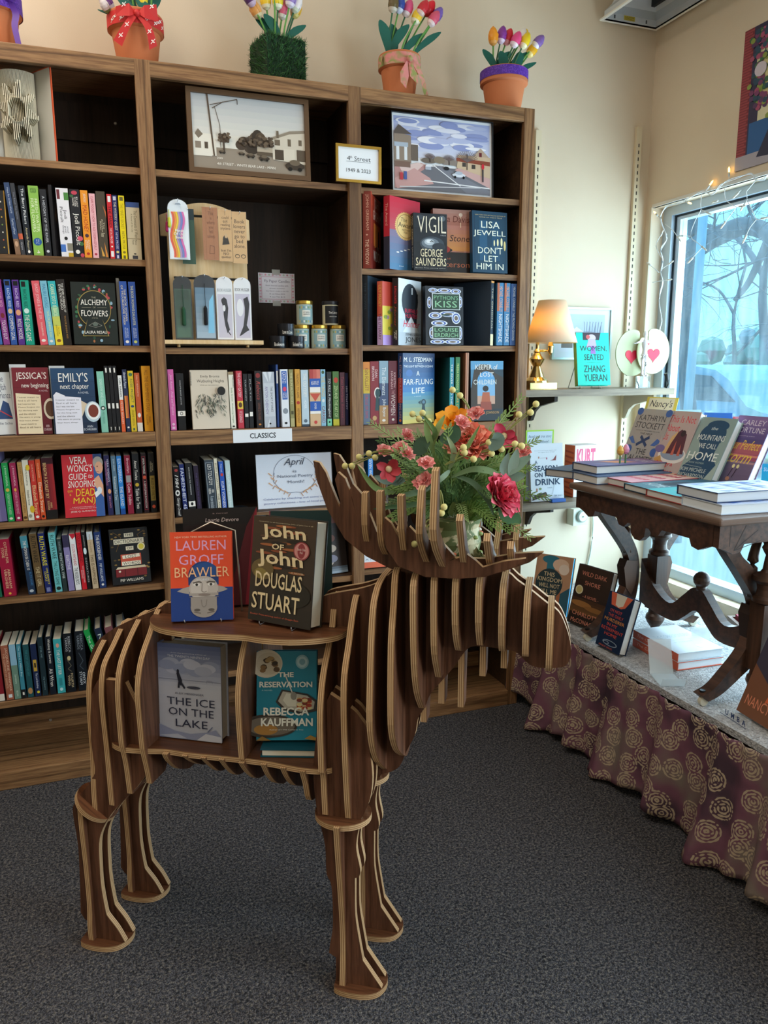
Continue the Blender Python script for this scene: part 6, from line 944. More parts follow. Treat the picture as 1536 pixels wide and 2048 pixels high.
# framed winter print on the wall
c0=at(1108,613,Y=YW-.02);c1=at(1222,719,Y=YW-.02)
o=thing('framed_print','pale silver-framed winter print on the wall behind the lamp','picture',T(c0.x,YW-.018,c1.z)); w=c1.x-c0.x;h=c0.z-c1.z; f_=MB(); fm=mat('#b5cdc9',.35,.4)
for q in ((0,.008,0,h),(w-.008,w,0,h),(.008,w-.008,0,.008),(.008,w-.008,h-.008,h)): f_.box(q[0],q[1],0,.016,q[2],q[3],fm)
f_.build('frame',o); f_=MB(); f_.box(.008,w-.008,.006,.012,.008,h-.008,mat('#cfd9e2',.3)); A=Art(f_,(.008,.006,.008),(1,0,0),(0,0,1),w-.016,h-.016)
A.run([('r',.1,.12,.9,.9,'#aebfd6'),('r',.1,.12,.9,.4,'#d3dae6'),('p',[(.32,.42),(.32,.55),(.4,.62),(.5,.55),(.5,.42)],'#8f8a94'),('p',[(.3,.54),(.4,.64),(.52,.54)],'#dfe4ec'),('r',.14,.2,.34,.34,'#6f665f'),('e',.72,.45,.1,.05,'#b59aa8'),('e',.6,.5,.14,.05,'#8a8fa0')]+[('l',[(.55+.03*i,.4),(.55+.035*i+.02*(i%3-1),.75)],.006,'#7f889c') for i in range(10)]+[('e',.8,.2,.05,.06,'#8a6a5a')]); f_.build('print',o)
# ---------------------------------------------------------------- books placed by their two lower front corners on a level surface
def facez(bl,br,ty,z,label,cov,cover,t=.022,tilt=20,hard=True,group=None,pages='#e9e6df',spinecol=None,spine=(),back=''):
    A_=at(*bl,Z=z);B_=at(*br,Z=z); d=B_-A_; w=d.length; yaw=math.degrees(math.atan2(d.y,d.x)); nv=Vector((-math.sin(R(yaw)),math.cos(R(yaw)),0))
    h=bis(lambda q: ty-proj(A_+d/2+nv*(q*math.sin(R(tilt)))+Vector((0,0,q*math.cos(R(tilt)))))[1],.02,.6)
    M=T(A_.x,A_.y,z+.0005+t*math.sin(R(tilt)))@RZ(yaw)@RX(-tilt)@T(0,t/2,0)@RZ(-90)
    return book('hardcover_book' if hard else 'paperback_book',label,t,w,h,cov,M,cover=cover,hard=hard,group=group,pages=pages,spinecol=spinecol,spine=spine,back=back)
def flat(a_,b_,c_,z,t,label,cov,cover=(),spinefront=False,hard=True,group=None,pages='#d9d6d0',spine=(),spinecol=None):
    A_=at(*a_,Z=z);B_=at(*b_,Z=z)-A_;C_=at(*c_,Z=z)-A_; dB=B_.normalized(); dC=Vector((dB.y,-dB.x,0)); 
    if dC.dot(C_)<0: dC=-dC
    lB=B_.length; lC=C_.dot(dC)
    if spinefront: X,Y,O,w,h=-dB,dC,A_,lC,lB
    else: X,Y,O,w,h=-dC,-dB,A_+B_,lB,lC
    M=Matrix(((X.x,Y.x,0,O.x),(X.y,Y.y,0,O.y),(0,0,1,z+t/2+.0006),(0,0,0,1)))@RY(-90)
    return book('hardcover_book' if hard else 'paperback_book',label,t,w,h,cov,M,cover=cover,hard=hard,group=group,pages=pages,spine=spine,spinecol=spinecol)
z=1.1965; WS=[('r',0,0,1,1,'#17c9b4'),('p',[(.2,.86),(.2,1),(.75,1),(.7,.86)],'#3a2f38'),('e',.47,.9,.13,.07,'#c9b9bf'),('p',[(.3,.72),(.62,.72),(.58,.88),(.38,.88)],'#b9a9c9'),('e',.36,.92,.06,.04,'#c95a5a'),('p',[(.42,.6),(.58,.6),(.55,.75),(.45,.75)],'#9a6ab5'),('t','WOMEN,',.1,.64,.92,.75,'#22303a'),('t','SEATED',.22,.48,.82,.59,'#22303a'),('t','translated novel',.3,.43,.75,.445,'#0f8f80'),('t','ZHANG',.2,.25,.85,.38,'#22303a'),('t','YUERAN',.2,.08,.9,.21,'#22303a')]
x0=at(1157,775,Y=.1); face(1157,1221,668,z+.008,.1,'turquoise hardcover with dark capitals on a wire stand beside the lamp','#17c9b4',WS,tilt=10,t=.024,hard=True,yaw=-6,spinecol='#5f8a3f')
xx=xof(1157,.1,z); tag(MB().tube([(-.012,-.01,.001),(-.012,.06,.001),(.012,.05,.1),(.07,.05,.1),(.09,.06,.001),(.09,-.01,.001)],.0016,mat('#7a7a72',.3,.8),6).tube([(0,-.012,.012),(0,-.012,.001),(0,.05,.001)],.0016,mat('#7a7a72',.3,.8),6).tube([(.08,-.012,.012),(.08,-.012,.001),(.08,.05,.001)],.0016,mat('#7a7a72',.3,.8),6).build('wire_easel',M=T(xx-.0,.1,z+.0012)@RZ(-6)),'thin wire stand holding the turquoise hardcover','easel')
# palettes, hearts, mannequin on a clear block
def pal(cx,cy,rx,rz,Y,label,flip,heart):
    C_=at(cx,cy,Y=Y); o=thing('artist_palette',label,'palette',T(C_.x,Y,C_.z),"painter's palettes on the wall shelf"); p=[]
    for i in range(60):
        a_=2*math.pi*i/60; k=1-.42*math.exp(-((a_-.95)/.17)**2) ; p.append((flip*rx*k*math.cos(a_),rz*k*math.sin(a_)))
    p=smooth(p,1,True); m_=MB(); m_.prism(p,frame((0,0,0),(1,0,0),(0,0,1)),.005,mat('#bcc098',.5),mat('#a5a880',.5))
    hx=[(.5*16*math.sin(t_)**3/16,.5*(13*math.cos(t_)-5*math.cos(2*t_)-2*math.cos(3*t_)-math.cos(4*t_))/16) for t_ in [2*math.pi*i/40 for i in range(40)]]
    m_.build('board',o); q=MB(); q.prism([(a_*.06,b_*.06) for a_,b_ in hx],frame((heart[0],-.0034,heart[1]),(1,0,0),(0,0,1)),.0016,mat('#d81f3f',.4),mat('#d81f3f',.4)); q.build('heart',o)
    return o
pal(1265,706,.08,.09,.14,'left cream painter\'s palette with a red heart on the wall shelf',1,(-.006,-.012)); pal(1306,703,.078,.088,.128,'right cream painter\'s palette with a red heart, nearest the window',-1,(.0,-.012))
bx=at(1285,775,Y=.1); tag(MB().box(-.026,.026,-.012,.012,0,.045,mat('#e6f2f5',.03,trans=.9,spec=.6)).build('clear_block',M=T(bx.x,.1,ZS+.0004)),'clear acrylic block under the little mannequin','block')
mq=thing('artist_mannequin','small white jointed mannequin with arms outstretched on the clear block','mannequin',T(bx.x,.1,ZS+.0458)@Matrix.Scale(1.2,4)); WM=mat('#e3e0e2',.5)
mb=MB()
for s in (-1,1): mb.tube(smooth([(s*.006,0,.004),(s*.006,0,.03),(s*.007,0,.052),(s*.006,0,.07)],3),[.0035,.0036,.004,.005,.0045,.0042,.0052,.006,.006,.006],WM,8); mb.tube([(s*.005,0,.002),(s*.007,-.012,.002)],.003,WM,6)
mb.tube(smooth([(0,0,.068),(0,0,.08),(0,0,.092),(0,0,.108),(0,0,.118)],3),[.009,.0095,.009,.008,.0075,.008,.009,.0105,.011,.0105,.009,.006,.003],WM,10)
mb.tube([(0,0,.116),(0,0,.124)],.003,WM,6); mb.lathe([(.001,.122),(.005,.126),(.0068,.133),(.0062,.14),(.001,.145)],(0,0,0),WM,12)
mb.tube([(-.01,0,.113),(-.026,-.004,.11),(-.042,-.008,.105)],[.0035,.003,.0025],WM,8); mb.tube([(.01,0,.113),(.03,0,.112),(.056,0,.11)],[.0035,.003,.0022],WM,8)
for s,x,zz in ((-1,-.042,.105),(1,.056,.11)):
    for k in range(4): mb.tube([(x,0 if s>0 else -.008,zz),(x+s*.008,-.003+.002*k-(.008 if s<0 else 0),zz+.001*(k-1.5))],.0007,WM,5)
mb.build('figure',mq); Art(hb_:=MB(),(.0005,-.0118,.099),(1,0,0),(0,0,1),.008,.008).run([('p',[(.5,0),(1,.55),(.75,.95),(.5,.7),(.25,.95),(0,.55)],'#d81f3f')]); hb_.build('chest_heart',mq)
cc=at(1322,757,Y=.06); tag(MB().tube([(0,0,.02),(.012,.0,-.008)],[.008,.006],mat('#1c2024',.4),10).tube([(.012,0,-.008),(.018,.004,-.022),(.016,.02,-.05),(.014,.03,-.2)],.003,mat('#1c2024'),6).build('power_lead',M=T(cc.x,.034,cc.z)),'black power lead with connector hanging over the shelf end','cable')
# lower wall shelf
z=.7705
SEA=[('r',0,0,1,1,'#dfe7ef'),('t','A novel of treachery, bigotry and',.14,.87,.8,.885,'#6a7a8a'),('t','the highest form of hope',.25,.84,.75,.855,'#6a7a8a'),('l',[(.3,.75),(.5,.75)],.006,'#8a6a6a'),('p',[(.6,.7),(.7,.72),(.8,.8),(.78,.7)],'#8a4a4a'),('e',.26,.76,.02,.02,'#b58a7a'),('e',.5,.74,.02,.02,'#b5607a'),('t','A',.13,.65,.22,.71,'#22405f'),('t','SEASON',.12,.52,.82,.62,'#22405f',0,.02),('t','ON THE',.12,.42,.7,.5,'#22405f',0,.02),('t','DRINK',.14,.28,.9,.39,'#22405f',0,.02),('p',[(.03,.02),(.04,.09),(.45,.16),(.5,.1)],'#3a2a2a'),('p',[(.25,.07),(.42,.13),(.45,.1),(.3,.05)],'#8a4a3a'),('e',.28,.22,.04,.02,'#8aa06a'),('e',.18,.2,.02,.03,'#b57a5a'),('l',[(.5,.1),(.65,.12),(.72,.3)],.01,'#b9c4c9'),('t','A NOVEL',.5,.22,.65,.24,'#6a7a8a'),('t','TIM VALE',.68,.07,.95,.1,'#6a7a8a')]
face(1063,1128,888,z,.075,'white paperback titled in navy capitals on the lower wall shelf','#dfe7ef',SEA,tilt=7,t=.016)
c0=at(1052,861,Y=.115);c1=at(1106,912,Y=.115); o=thing('handwritten_card','green-edged handwritten note card behind the white paperback','card',T(c0.x,.115,z+.0004)); w=c1.x-c0.x; h=c0.z-z; m_=MB(); m_.box(0,w,0,.0008,0,h,mat('#a9d94a')); A=Art(m_,(0,0,0),(1,0,0),(0,0,1),w,h); A.rect(.05,.02,.95,.98,'#cfdfe9')
for i,s_ in enumerate(['Based on a true story','set in St. Anthony!','A local, MN','Author!']): A.text(s_,.1+.06*i,.88-.075*i,[.92,.82,.72,.66][i],.93-.075*i,'#33557a',.2)
m_.build('card_sheet',o)
KU=[('r',0,0,1,1,'#e9e6e6'),('t','KURT',.08,.62,.92,.93,'#d9587f',0,.05),('t','VONNEGUT',.1,.47,.95,.58,'#e8823f',0,.02),('t','PLAYER PIANO',.15,.1,.9,.22,'#d9587f')]
b_=thing('boxed_book','white slipcased paperback with pink slab lettering beside the white book','book',T(at(1149,930,Y=.12).x,.12,z+.001)@RZ(6)); m_=MB(); m_.box(0,.112,0,.062,0,.205,mat('#e6e2e2')); A=Art(m_,(0,0,0),(1,0,0),(0,0,1),.112,.205); A.run(KU); A=Art(m_,(0,.062,0),(0,-1,0),(0,0,1),.062,.205); A.run([('r',0,0,1,1,'#d9683f')]+[('l',[(.1,.08+.1*i),(.9,.05+.1*i)],.12,'#b5452f') for i in range(9)]); m_.build('slipcase',b_)
tag(MB().box(0,.12,-.05,.05,0,.02,mat('#2b4f9a')).build('flat_book',M=T(xof(1082,.06,z),.11,z+.0006)) if False else MB().box(0,.06,0,.02,0,.012,mat('#2b5fae')).build('blue_box',M=T(xof(1104,.048,z),.046,z+.0006)),'small blue box lying at the shelf edge below the white paperback','box')
# timer plug and cable
c0=at(1148,1030,Y=YW); o=thing('plug_timer','cream plug-in dial timer on the wall under the lower shelf','timer',T(c0.x,YW,c0.z)); TM=mat('#cfd3c4',.45)
MB().box(-.036,.034,-.05,-.001,-.035,.035,TM).build('housing',o); MB().lathe([(.026,0),(.026,.008),(.022,.011)],(.003,-.05,.004),mat('#9fb0a6',.4),26,'y').lathe([(.021,.0112),(.02,.013)],(.003,-.05,.004),mat('#dbe2d6'),26,'y').lathe([(.004,.0131),(.003,.018)],(.003,-.05,.004),mat('#aab5aa'),10,'y').build('dial',o)
pts=[at(*q,Y=YW-.008) for q in [(1168,1017),(1184,1022),(1186,1060),(1180,1110),(1165,1165),(1145,1215)]]
tag(MB().tube(smooth([tuple(Vector(q)-Vector(pts[0])) for q in pts],4),.004,mat('#cfd9cc',.4),8).build('power_cable',M=T(*pts[0])),'pale cable curving down the wall from the plug timer','cable')
# ---------------------------------------------------------------- carved parlour table on the platform
tb=thing('parlour_table','dark carved antique parlour table on casters, on the platform','table',T(.93,-.6,PZ)); TX0,TX1,TY0,TY1,TZ=-.275,.275,-.34,.34,.54
o=MB().box(TX0,TX1,TY0,TY1,TZ-.022,TZ,mat('#6b5548',.35)).build('table_top',tb); q=o.modifiers.new('soft_edge','BEVEL'); q.width=.008; q.segments=3
def apron(L_,d): # carved drop apron outline
    p=[(-L_,0),(L_,0),(L_,-.06),(L_-.02,-.066),(L_-.05,-.08),(L_-.075,-.075),(L_-.085,-.055)]+[(L_*.35,-.055),(L_*.3,-.075),(L_*.22,-.078),(L_*.16,-.062),(.035,-.062),(.03,-.09),(.012,-.105)]
    return p+[(-a_,b_) for a_,b_ in p[::-1][:-2]]
for s in (-1,1):
    MB().prism(apron(.255,0),Matrix.Identity(4),.02,TABW,TABW).build('apron',tb,frame((0,s*.31,TZ-.0225),(1,0,0),(0,0,1)))
    MB().prism(apron(.298,0),Matrix.Identity(4),.02,TABW,TABW).build('apron',tb,frame((s*.245,0,TZ-.0225),(0,1,0),(0,0,1)))
    # incised lines and shield on the end apron
    gm=MB(); A=Art(gm,(-.255,s*.31-.0102 if s<0 else s*.31+.0102,TZ-.0225-.1),(1,0,0) if s<0 else (-1,0,0),(0,0,1),.51,.1) if s<0 else None
    if A: A.run([('l',[(.07,.42),(.07,1)],.004,'#20140d'),('l',[(.1,.3),(.17,.95)],.004,'#20140d'),('l',[(.1,.3),(.25,.8)],.004,'#20140d'),('l',[(.1,.3),(.27,.5)],.004,'#20140d'),('l',[(.44,1),(.45,.6),(.47,.3),(.5,.05),(.53,.3),(.55,.6),(.56,1)],.005,'#20140d')]); gm.build('carved_lines',tb)
    o=bpy.data.objects.new('trestle',None); COL.objects.link(o); o.parent=tb; yy=s*.27
    for k in (-1,1):
        ou=smooth([(.235,.5),(.2,.44),(.135,.36),(.085,.29),(.075,.23),(.1,.15),(.16,.085),(.2,.05),(.24,.035)],4); inn=smooth([(.215,.015),(.17,.03),(.11,.07),(.05,.12),(.035,.2),(.038,.27),(.06,.33),(.1,.385),(.14,.42),(.16,.46),(.165,.5)],4)
        p=[(k*a_,b_) for a_,b_ in ou+inn]
        MB().prism(p,Matrix.Identity(4),.034,TABW,TABW).build('leg',o,frame((0,yy,0),(1,0,0),(0,0,1)))
        sh=MB(); sp=[(.045,.27),(.09,.275),(.1,.25),(.088,.18),(.066,.15),(.05,.19)]; sh.prism([(k*a_,b_) for a_,b_ in sp],Matrix.Identity(4),.04,mat('#5f4231',.4),mat('#2b1a11')); sh.build('carved_shield',o,frame((0,yy,0),(1,0,0),(0,0,1)))
        # upswept scroll
        sc=smooth([(k*.075,.3),(k*.085,.38),(k*.075,.44),(k*.06,.465)],4); MB().tube([(a_,yy,b_) for a_,b_ in sc],[.018-.0007*i for i in range(len(sc))],TABW,8).ball((k*.06,yy,.468),.018,TABW,12,8).build('scroll',o)
        c_=MB(); c_.lathe([(.008,0),(.008,.03)],(k*.222,yy,.014),mat('#2a2a2a',.4,.6),10); c_.lathe([(.014,-.006),(.014,.006)],(k*.222,yy-.004,.0145),mat('#cfc9b4',.4),16,'y'); c_.build('caster',o)
    fx=-.075 if s<0 else .02; fy=yy-.045; MB().box(fx-.022,fx+.022,fy-.02,fy+.03,.1,.29,TABW).build('centre_post',o)
    MB().lathe([(.001,.45),(.006,.44),(.005,.425),(.014,.41),(.02,.398),(.014,.386),(.009,.378),(.011,.365),(.014,.34),(.018,.333),(.036,.322),(.038,.312),(.026,.3),(.023,.285),(.025,.268),(.034,.26),(.034,.25),(.02,.246)],(fx,fy,.045),TABW,22).build('turned_finial',o); MB().lathe([(.001,0),(.012,.008),(.007,.02),(.014,.035),(.026,.052),(.032,.066),(.03,.078),(.024,.086),(.022,.105)],(fx,fy,.0),TABW,22).build('turned_pendant',o)
st=smooth([(-.27,.27),(-.2,.19),(-.12,.155),(-.06,.2),(-.02,.235),(.02,.235),(.06,.2),(.12,.155),(.2,.19),(.27,.27)],4); sb=smooth([(.27,.12),(.2,.105),(.1,.1),(.05,.13),(0,.165),(-.05,.13),(-.1,.1),(-.2,.105),(-.27,.12)],4)
MB().prism(st+sb,Matrix.Identity(4),.03,TABW,TABW).build('stretcher',tb,frame((0,0,0),(0,1,0),(0,0,1))); MB().ball((0,0,.265),.026,TABW,14,8).tube([(0,0,.23),(0,0,.245)],.016,TABW,10).build('stretcher_ball',tb)
# books lying and standing on the table
z=.9005; GT='books on the parlour table'
flat((1150,959),(1091,952),(1205,947),z,.026,'navy cloth-bound book lying at the table\'s far left corner','#1d3a5c',pages='#b9b5b0',group=GT)
t1=.0265
flat((1193,970),(1145,958.5),(1305,953),z,t1,'lower of two navy-edged hardcovers stacked at the table\'s left','#3f5578',group=GT)
flat((1193,949),(1145,939),(1305,935),z+t1+.001,t1,'upper of two navy-edged hardcovers, sunset picture on its cover','#34486b',cover=[('g',0,0,1,1,'#5a4f86','#8f6f9a',5),('p',[(.2,.3),(.6,.4),(.7,.7),(.3,.6)],'#d98f6a'),('p',[(.5,.1),(.9,.2),(.8,.5)],'#7a86b5'),('t','NOVEL',.2,.75,.8,.9,'#dfd0d9')],group=GT)
flat((1262,979),(1209,967),(1380,960),z,.022,'pink-covered hardcover with a red edge lying on the table','#a83a4a',cover=[('g',0,0,1,1,'#e3a9b5','#e0b59a',4)]+[('e',.2+.15*(i%5),.25+.2*(i//5),.05,.04,'#c9405a') for i in range(15)]+[('t','Us',.3,.75,.7,.9,'#c9405a')],group=GT)
flat((1301,993),(1248,979),(1420,972),z,.02,'slate-blue hardcover lying beside the pink one','#2f4a5a',cover=[('g',0,0,1,1,'#4f7a8a','#2f5566',4),('e',.5,.5,.25,.2,'#223a4a'),('t','HOME',.2,.15,.8,.3,'#c9d6d9')],group=GT)
flat((1362,1010),(1292,992),(1470,985),z,.021,'hardcover with turquoise cover and red edges lying between stacks','#a5453f',cover=[('r',0,0,1,1,'#3fb0b5'),('p',[(.3,.2),(.7,.3),(.6,.6),(.4,.6)],'#e39a8a'),('t','JOHN',.2,.7,.8,.9,'#d96a5a')],group=GT)
BW=[('r',0,0,1,1,'#b9c2dc')]+[('p',[(.05+.13*(i%7),.1+.25*(i//7)),(.15+.13*(i%7),.16+.25*(i//7)),(.09+.13*(i%7),.3+.25*(i//7))],['#2f5fb5','#7f9ad0','#dfe6f2'][i%3]) for i in range(21)]+[('t','THE CORRESPONDENT',.1,.85,.9,.95,'#2f5fb5')]
flat((1442,1031),(1363,1010),(1605,1017),z,.027,'lower blue-and-white patterned hardcover on the table\'s near corner','#c9d6e6',cover=BW,group=GT,pages='#dfe6ea')
flat((1434,1007),(1354,988),(1595,994),z+.028,.027,'upper blue-and-white patterned hardcover, with dark edge, near corner','#34466a',cover=BW,group=GT,pages='#d0d6dc')
CAL=[('r',0,0,1,1,'#a9a29f'),('e',.08,.95,.09,.06,'#3f5fa8'),('e',.92,.95,.09,.06,'#3f5fa8'),('t','KATHRYN',.12,.81,.88,.9,'#3a3a44'),('t','STOCKETT',.08,.68,.92,.78,'#3a3a44'),('t','AUTHOR OF THE NUMBER ONE NOVEL',.15,.635,.85,.65,'#4a4a54'),('t','THE HELP',.3,.58,.66,.61,'#3a3a44'),('l',[(.3,.4),(.62,.55)],.06,'#2f3f6a'),('l',[(.36,.55),(.6,.4)],.06,'#2f3f6a'),('p',[(.02,.5),(.12,.54),(.26,.42),(.16,.42)],'#4a6ab0'),('p',[(.98,.5),(.85,.54),(.72,.42),(.84,.42)],'#4a6ab0'),('e',.12,.32,.1,.07,'#3f5fa8'),('e',.88,.32,.1,.07,'#3f5fa8'),('t','THE',.36,.26,.66,.35,'#3a3a44'),('t','CALAMITY',.1,.15,.9,.24,'#3a3a44'),('t','CLUB',.3,.04,.7,.12,'#3a3a44')]
facez((1236,938),(1300,952),824,z,'grey book with blue flowers standing at the left of the table row','#a9a29f',CAL,tilt=20,t=.026,group=GT)
TIN=[('r',0,0,1,1,'#bda9a6'),('t','This Is Not',.06,.82,.92,.93,'#d9404f'),('t','About',.06,.68,.5,.79,'#d9404f'),('t','Us',.04,.54,.22,.66,'#d9404f'),('e',.55,.32,.45,.13,'#e6e3df',28),('e',.55,.34,.38,.1,'#8f9fb5',28),('p',[(.22,.33),(.35,.6),(.6,.72),(.8,.65),(.88,.35)],'#5a2f3f'),('p',[(.22,.33),(.35,.6),(.52,.7),(.4,.5),(.34,.33)],'#d9b07a'),('e',.68,.66,.08,.05,'#33222c'),('p',[(.5,.32),(.55,.55),(.6,.32)],'#c96a5a'),('p',[(.7,.32),(.73,.5),(.8,.32)],'#c96a5a'),('e',.1,.4,.16,.06,'#7a6a9a'),('p',[(.02,.24),(.2,.3),(.3,.2),(.12,.16)],'#c99a5a'),('t','Allegra',.1,.13,.7,.22,'#d9404f'),('t','Goodman',.02,.02,.75,.11,'#d9404f')]
facez((1296,952),(1354,962),829,z,'dusty pink book with a cake on its cover, standing on the table','#bda9a6',TIN,tilt=23,t=.026,group=GT)
MOU=[('r',0,0,1,1,'#8fa39f'),('e',.5,.72,.36,.2,'#1f4868',26),('e',.55,.87,.3,.09,'#1f4868'),('p',[(.2,.7),(.8,.7),(.75,.4),(.95,.25),(1,.0),(0,0),(.05,.2),(.35,.4)],'#1f4868'),('p',[(.75,0),(1,.35),(1,0)],'#a5b5ae'),('t','the',.4,.8,.58,.85,'#dfe6e2',.2),('t','MOUNTAINS',.12,.63,.88,.72,'#e9efea'),('t','WE CALL',.25,.5,.75,.58,'#e9efea'),('t','HOME',.06,.31,.9,.44,'#e9efea'),('t','THE BOOK WOMAN',.05,.25,.6,.28,'#a9bcb9'),('l',[(.05,.22),(.6,.2)],.01,'#a9bcb9'),('t','KIM MICHELE',.05,.12,.75,.18,'#c9d6d2'),('t','RICHARDSON',.03,.03,.75,.09,'#c9d6d2')]
facez((1352,963),(1420,974),845,z,'grey-green book with a blue silhouette on its cover, on table','#8fa39f',MOU,tilt=29,t=.03,group=GT)
STM=[('g',0,0,1,.35,'#6a5a76','#7a6480',5),('g',0,.35,1,.6,'#a8506f','#c9706a',5),('g',0,.6,1,1,'#5a4a80','#8a6aa0',6),('r',0,.4,1,.43,'#e08a7a'),('r',0,.3,1,.33,'#b58a90'),('t','CARLEY',.15,.86,.85,.94,'#dfd0e0'),('t','FORTUNE',.1,.75,.9,.83,'#dfd0e0'),('t','#1 bestselling author',.12,.69,.7,.71,'#c9b5cf'),('t','Our Perfect',.08,.5,.95,.64,'#f0c95a',.3),('t','Storm',.0,.3,.85,.48,'#f0c95a',.4),('l',[(.4,.08),(.46,.24)],.02,'#3a2a3a'),('l',[(.52,.08),(.58,.24)],.02,'#3a2a3a'),('e',.45,.25,.04,.03,'#e9d9a0'),('e',.58,.25,.04,.03,'#e9d9a0'),('e',.42,.06,.06,.03,'#b5806a')]
facez((1424,968),(1490,980),841,z,'purple sunset book with yellow script, standing at the row\'s right','#6a5a86',STM,tilt=25,t=.03,group=GT)
A_=at(1247,932,Z=z);B_=at(1313,941,Z=z); d=B_-A_; w=d.length; yaw=math.degrees(math.atan2(d.y,d.x)); nv=Vector((-math.sin(R(yaw)),math.cos(R(yaw)),0)); A_=A_+nv*.035
hh=bis(lambda q: 795-proj(A_+d/2+nv*(q*math.sin(R(17)))+Vector((0,0,q*math.cos(R(17)))))[1],.02,.6)
o=thing('recommendation_card',"yellow-edged card reading Nancy's Pick above the grey flowered book",'card',T(A_.x,A_.y,z+.0006)@RZ(yaw)@RX(-17)); x_=MB(); x_.box(0,w*.92,0,.001,0,hh,mat('#e3cf5a')); A=Art(x_,(0,0,0),(1,0,0),(0,0,1),w*.92,hh)
A.rect(.08,.6,.9,.985,'#e6dfc2'); A.text("Nancy's",.14,.83,.86,.96,'#3a3a3f',.25); A.text('Pick',.14,.7,.52,.81,'#3a3a3f',.25); x_.build('card_sheet',o)
for (bl,br,ty,cv,lb) in [((1345,930),(1400,930),822,'#8fa9b0','pale grey book back standing behind the cake book'),((1400,935),(1455,938),828,'#2a62b5','bright blue book back standing behind the silhouette book'),((1462,938),(1525,940),836,'#b5424a','red book back standing behind the sunset book')]:
    A_=at(*bl,Z=z); facez(bl,br,ty,z,lb,cv,[('g',0,0,1,1,cv,cv,1)],tilt=8,t=.03,group=GT)
facez((1522,967),(1560,969),930,z,'turquoise paperback leaning at the far right of the table','#25a9c4',[('t','SUMMER',.1,.6,.9,.8,'#dff2f5')],tilt=14,t=.012,hard=False,group=GT)
# ---------------------------------------------------------------- books on the platform
z=PZ+.001; GP='books on the carpeted platform'
KGD=[('r',0,0,1,1,'#b58a6a'),('e',.4,.92,.24,.07,'#1f6f86'),('p',[(.3,.92),(.5,.92),(.55,.6),(.3,.6)],'#1f6f86'),('e',.68,.85,.22,.1,'#d9b9a0'),('e',.78,.78,.14,.09,'#e0cfc0'),('p',[(0,0),(1,0),(1,.5),(.6,.3),(.3,.45),(0,.35)],'#1f5568'),('r',.66,0,.76,.5,'#a5623f'),('e',.42,.52,.37,.25,'#163038',30),('t','THIS',.25,.64,.55,.71,'#d9c39a'),('t','KINGDOM',.1,.55,.76,.62,'#d9c39a'),('t','WILL NOT',.15,.45,.72,.52,'#d9c39a'),('t','KILL ME',.18,.35,.66,.42,'#d9c39a')]
facez((1060,1226),(1131,1240),1114,z,'book with a dark round title disc and cyan page edges, by the wall','#b58a6a',KGD,tilt=15,t=.022,pages='#22aee8',group=GP)
WDS=[('g',0,0,1,1,'#2b211c','#3a2a22',4),('g',0,.2,1,.45,'#6a4a2a','#4a3222',5),('e',.3,.36,.3,.05,'#9a6a3a'),('e',.7,.32,.3,.04,'#8a5f34'),('t','WILD DARK',.14,.83,.86,.9,'#d98a72'),('t','SHORE',.28,.68,.72,.75,'#d98a72'),('e',.16,.58,.11,.075,'#d9d2b0'),('e',.16,.58,.08,.055,'#c9b97a'),('t','- A NOVEL -',.3,.47,.76,.52,'#d98a72'),('t','CHARLOTTE',.1,.16,.9,.23,'#d98a72'),('t','McCONAGHY',.1,.04,.9,.11,'#d98a72')]
facez((1134,1246),(1200,1272),1140,z,'dark brown stormy book with pink capitals behind the table foot','#2b211c',WDS,tilt=14,t=.026,group=GP)
MUR=[('r',0,0,1,1,'#162844'),('p',[(.2,.78),(.08,1),(.95,1),(.75,.8),(.6,.76)],'#d9684a'),('p',[(.36,.8),(.3,1),(.72,1),(.66,.82),(.5,.77)],'#d9d2c0')]+[('t',s_,x0_,.66-.085*i,x1_,.715-.085*i,c_) for i,(s_,x0_,x1_,c_) in enumerate([("I'M NOT",.22,.7,'#d9533f'),('THE ONLY',.18,.8,'#d9533f'),('MURDERER',.08,.9,'#e89a4a'),('IN MY',.24,.66,'#d9533f'),('RETIREMENT',.06,.94,'#d9533f'),('HOME',.24,.74,'#d9533f')])]+[('e',.55,.12,.3,.05,'#8a97a8'),('e',.55,.12,.26,.038,'#162844'),('e',.4,.11,.12,.03,'#8a97a8'),('e',.4,.11,.09,.02,'#162844'),('t','FERGUS CRAIG',.15,.02,.7,.05,'#d9684a')]
facez((1191,1292),(1237,1316),1196,z,'navy book with orange title propped alone near the platform edge','#162844',MUR,tilt=16,t=.03,group=GP)
COR=[('r',0,0,1,1,'#cfd9e0'),('t','THE CORRESPONDENT',.1,.55,.9,.66,'#a9b9c4'),('l',[(.1,.45),(.9,.45)],.008,'#b5c2cc'),('t','a novel',.3,.35,.7,.4,'#b5c2cc'),('p',[(.6,.12),(.75,.12),(.75,.22),(.6,.22)],'#e6ebee')]
sp=[('t','The Correspondent',.1,.25,.9,.75,'#f0cdbb',.2)]
flat((1356,1342),(1266,1291),(1412,1312),z,.026,'lower of two orange-spined white hardcovers stacked on the platform','#d2644a',cover=COR,spinefront=True,group=GP,spine=sp,pages='#dfe6ea')
flat((1356,1324),(1267,1274),(1412,1295),z+.027,.026,'upper of two orange-spined white hardcovers stacked on the platform','#cfd9e0',cover=COR,spinefront=True,group=GP,spine=sp,spinecol='#d2644a',pages='#dfe6ea')
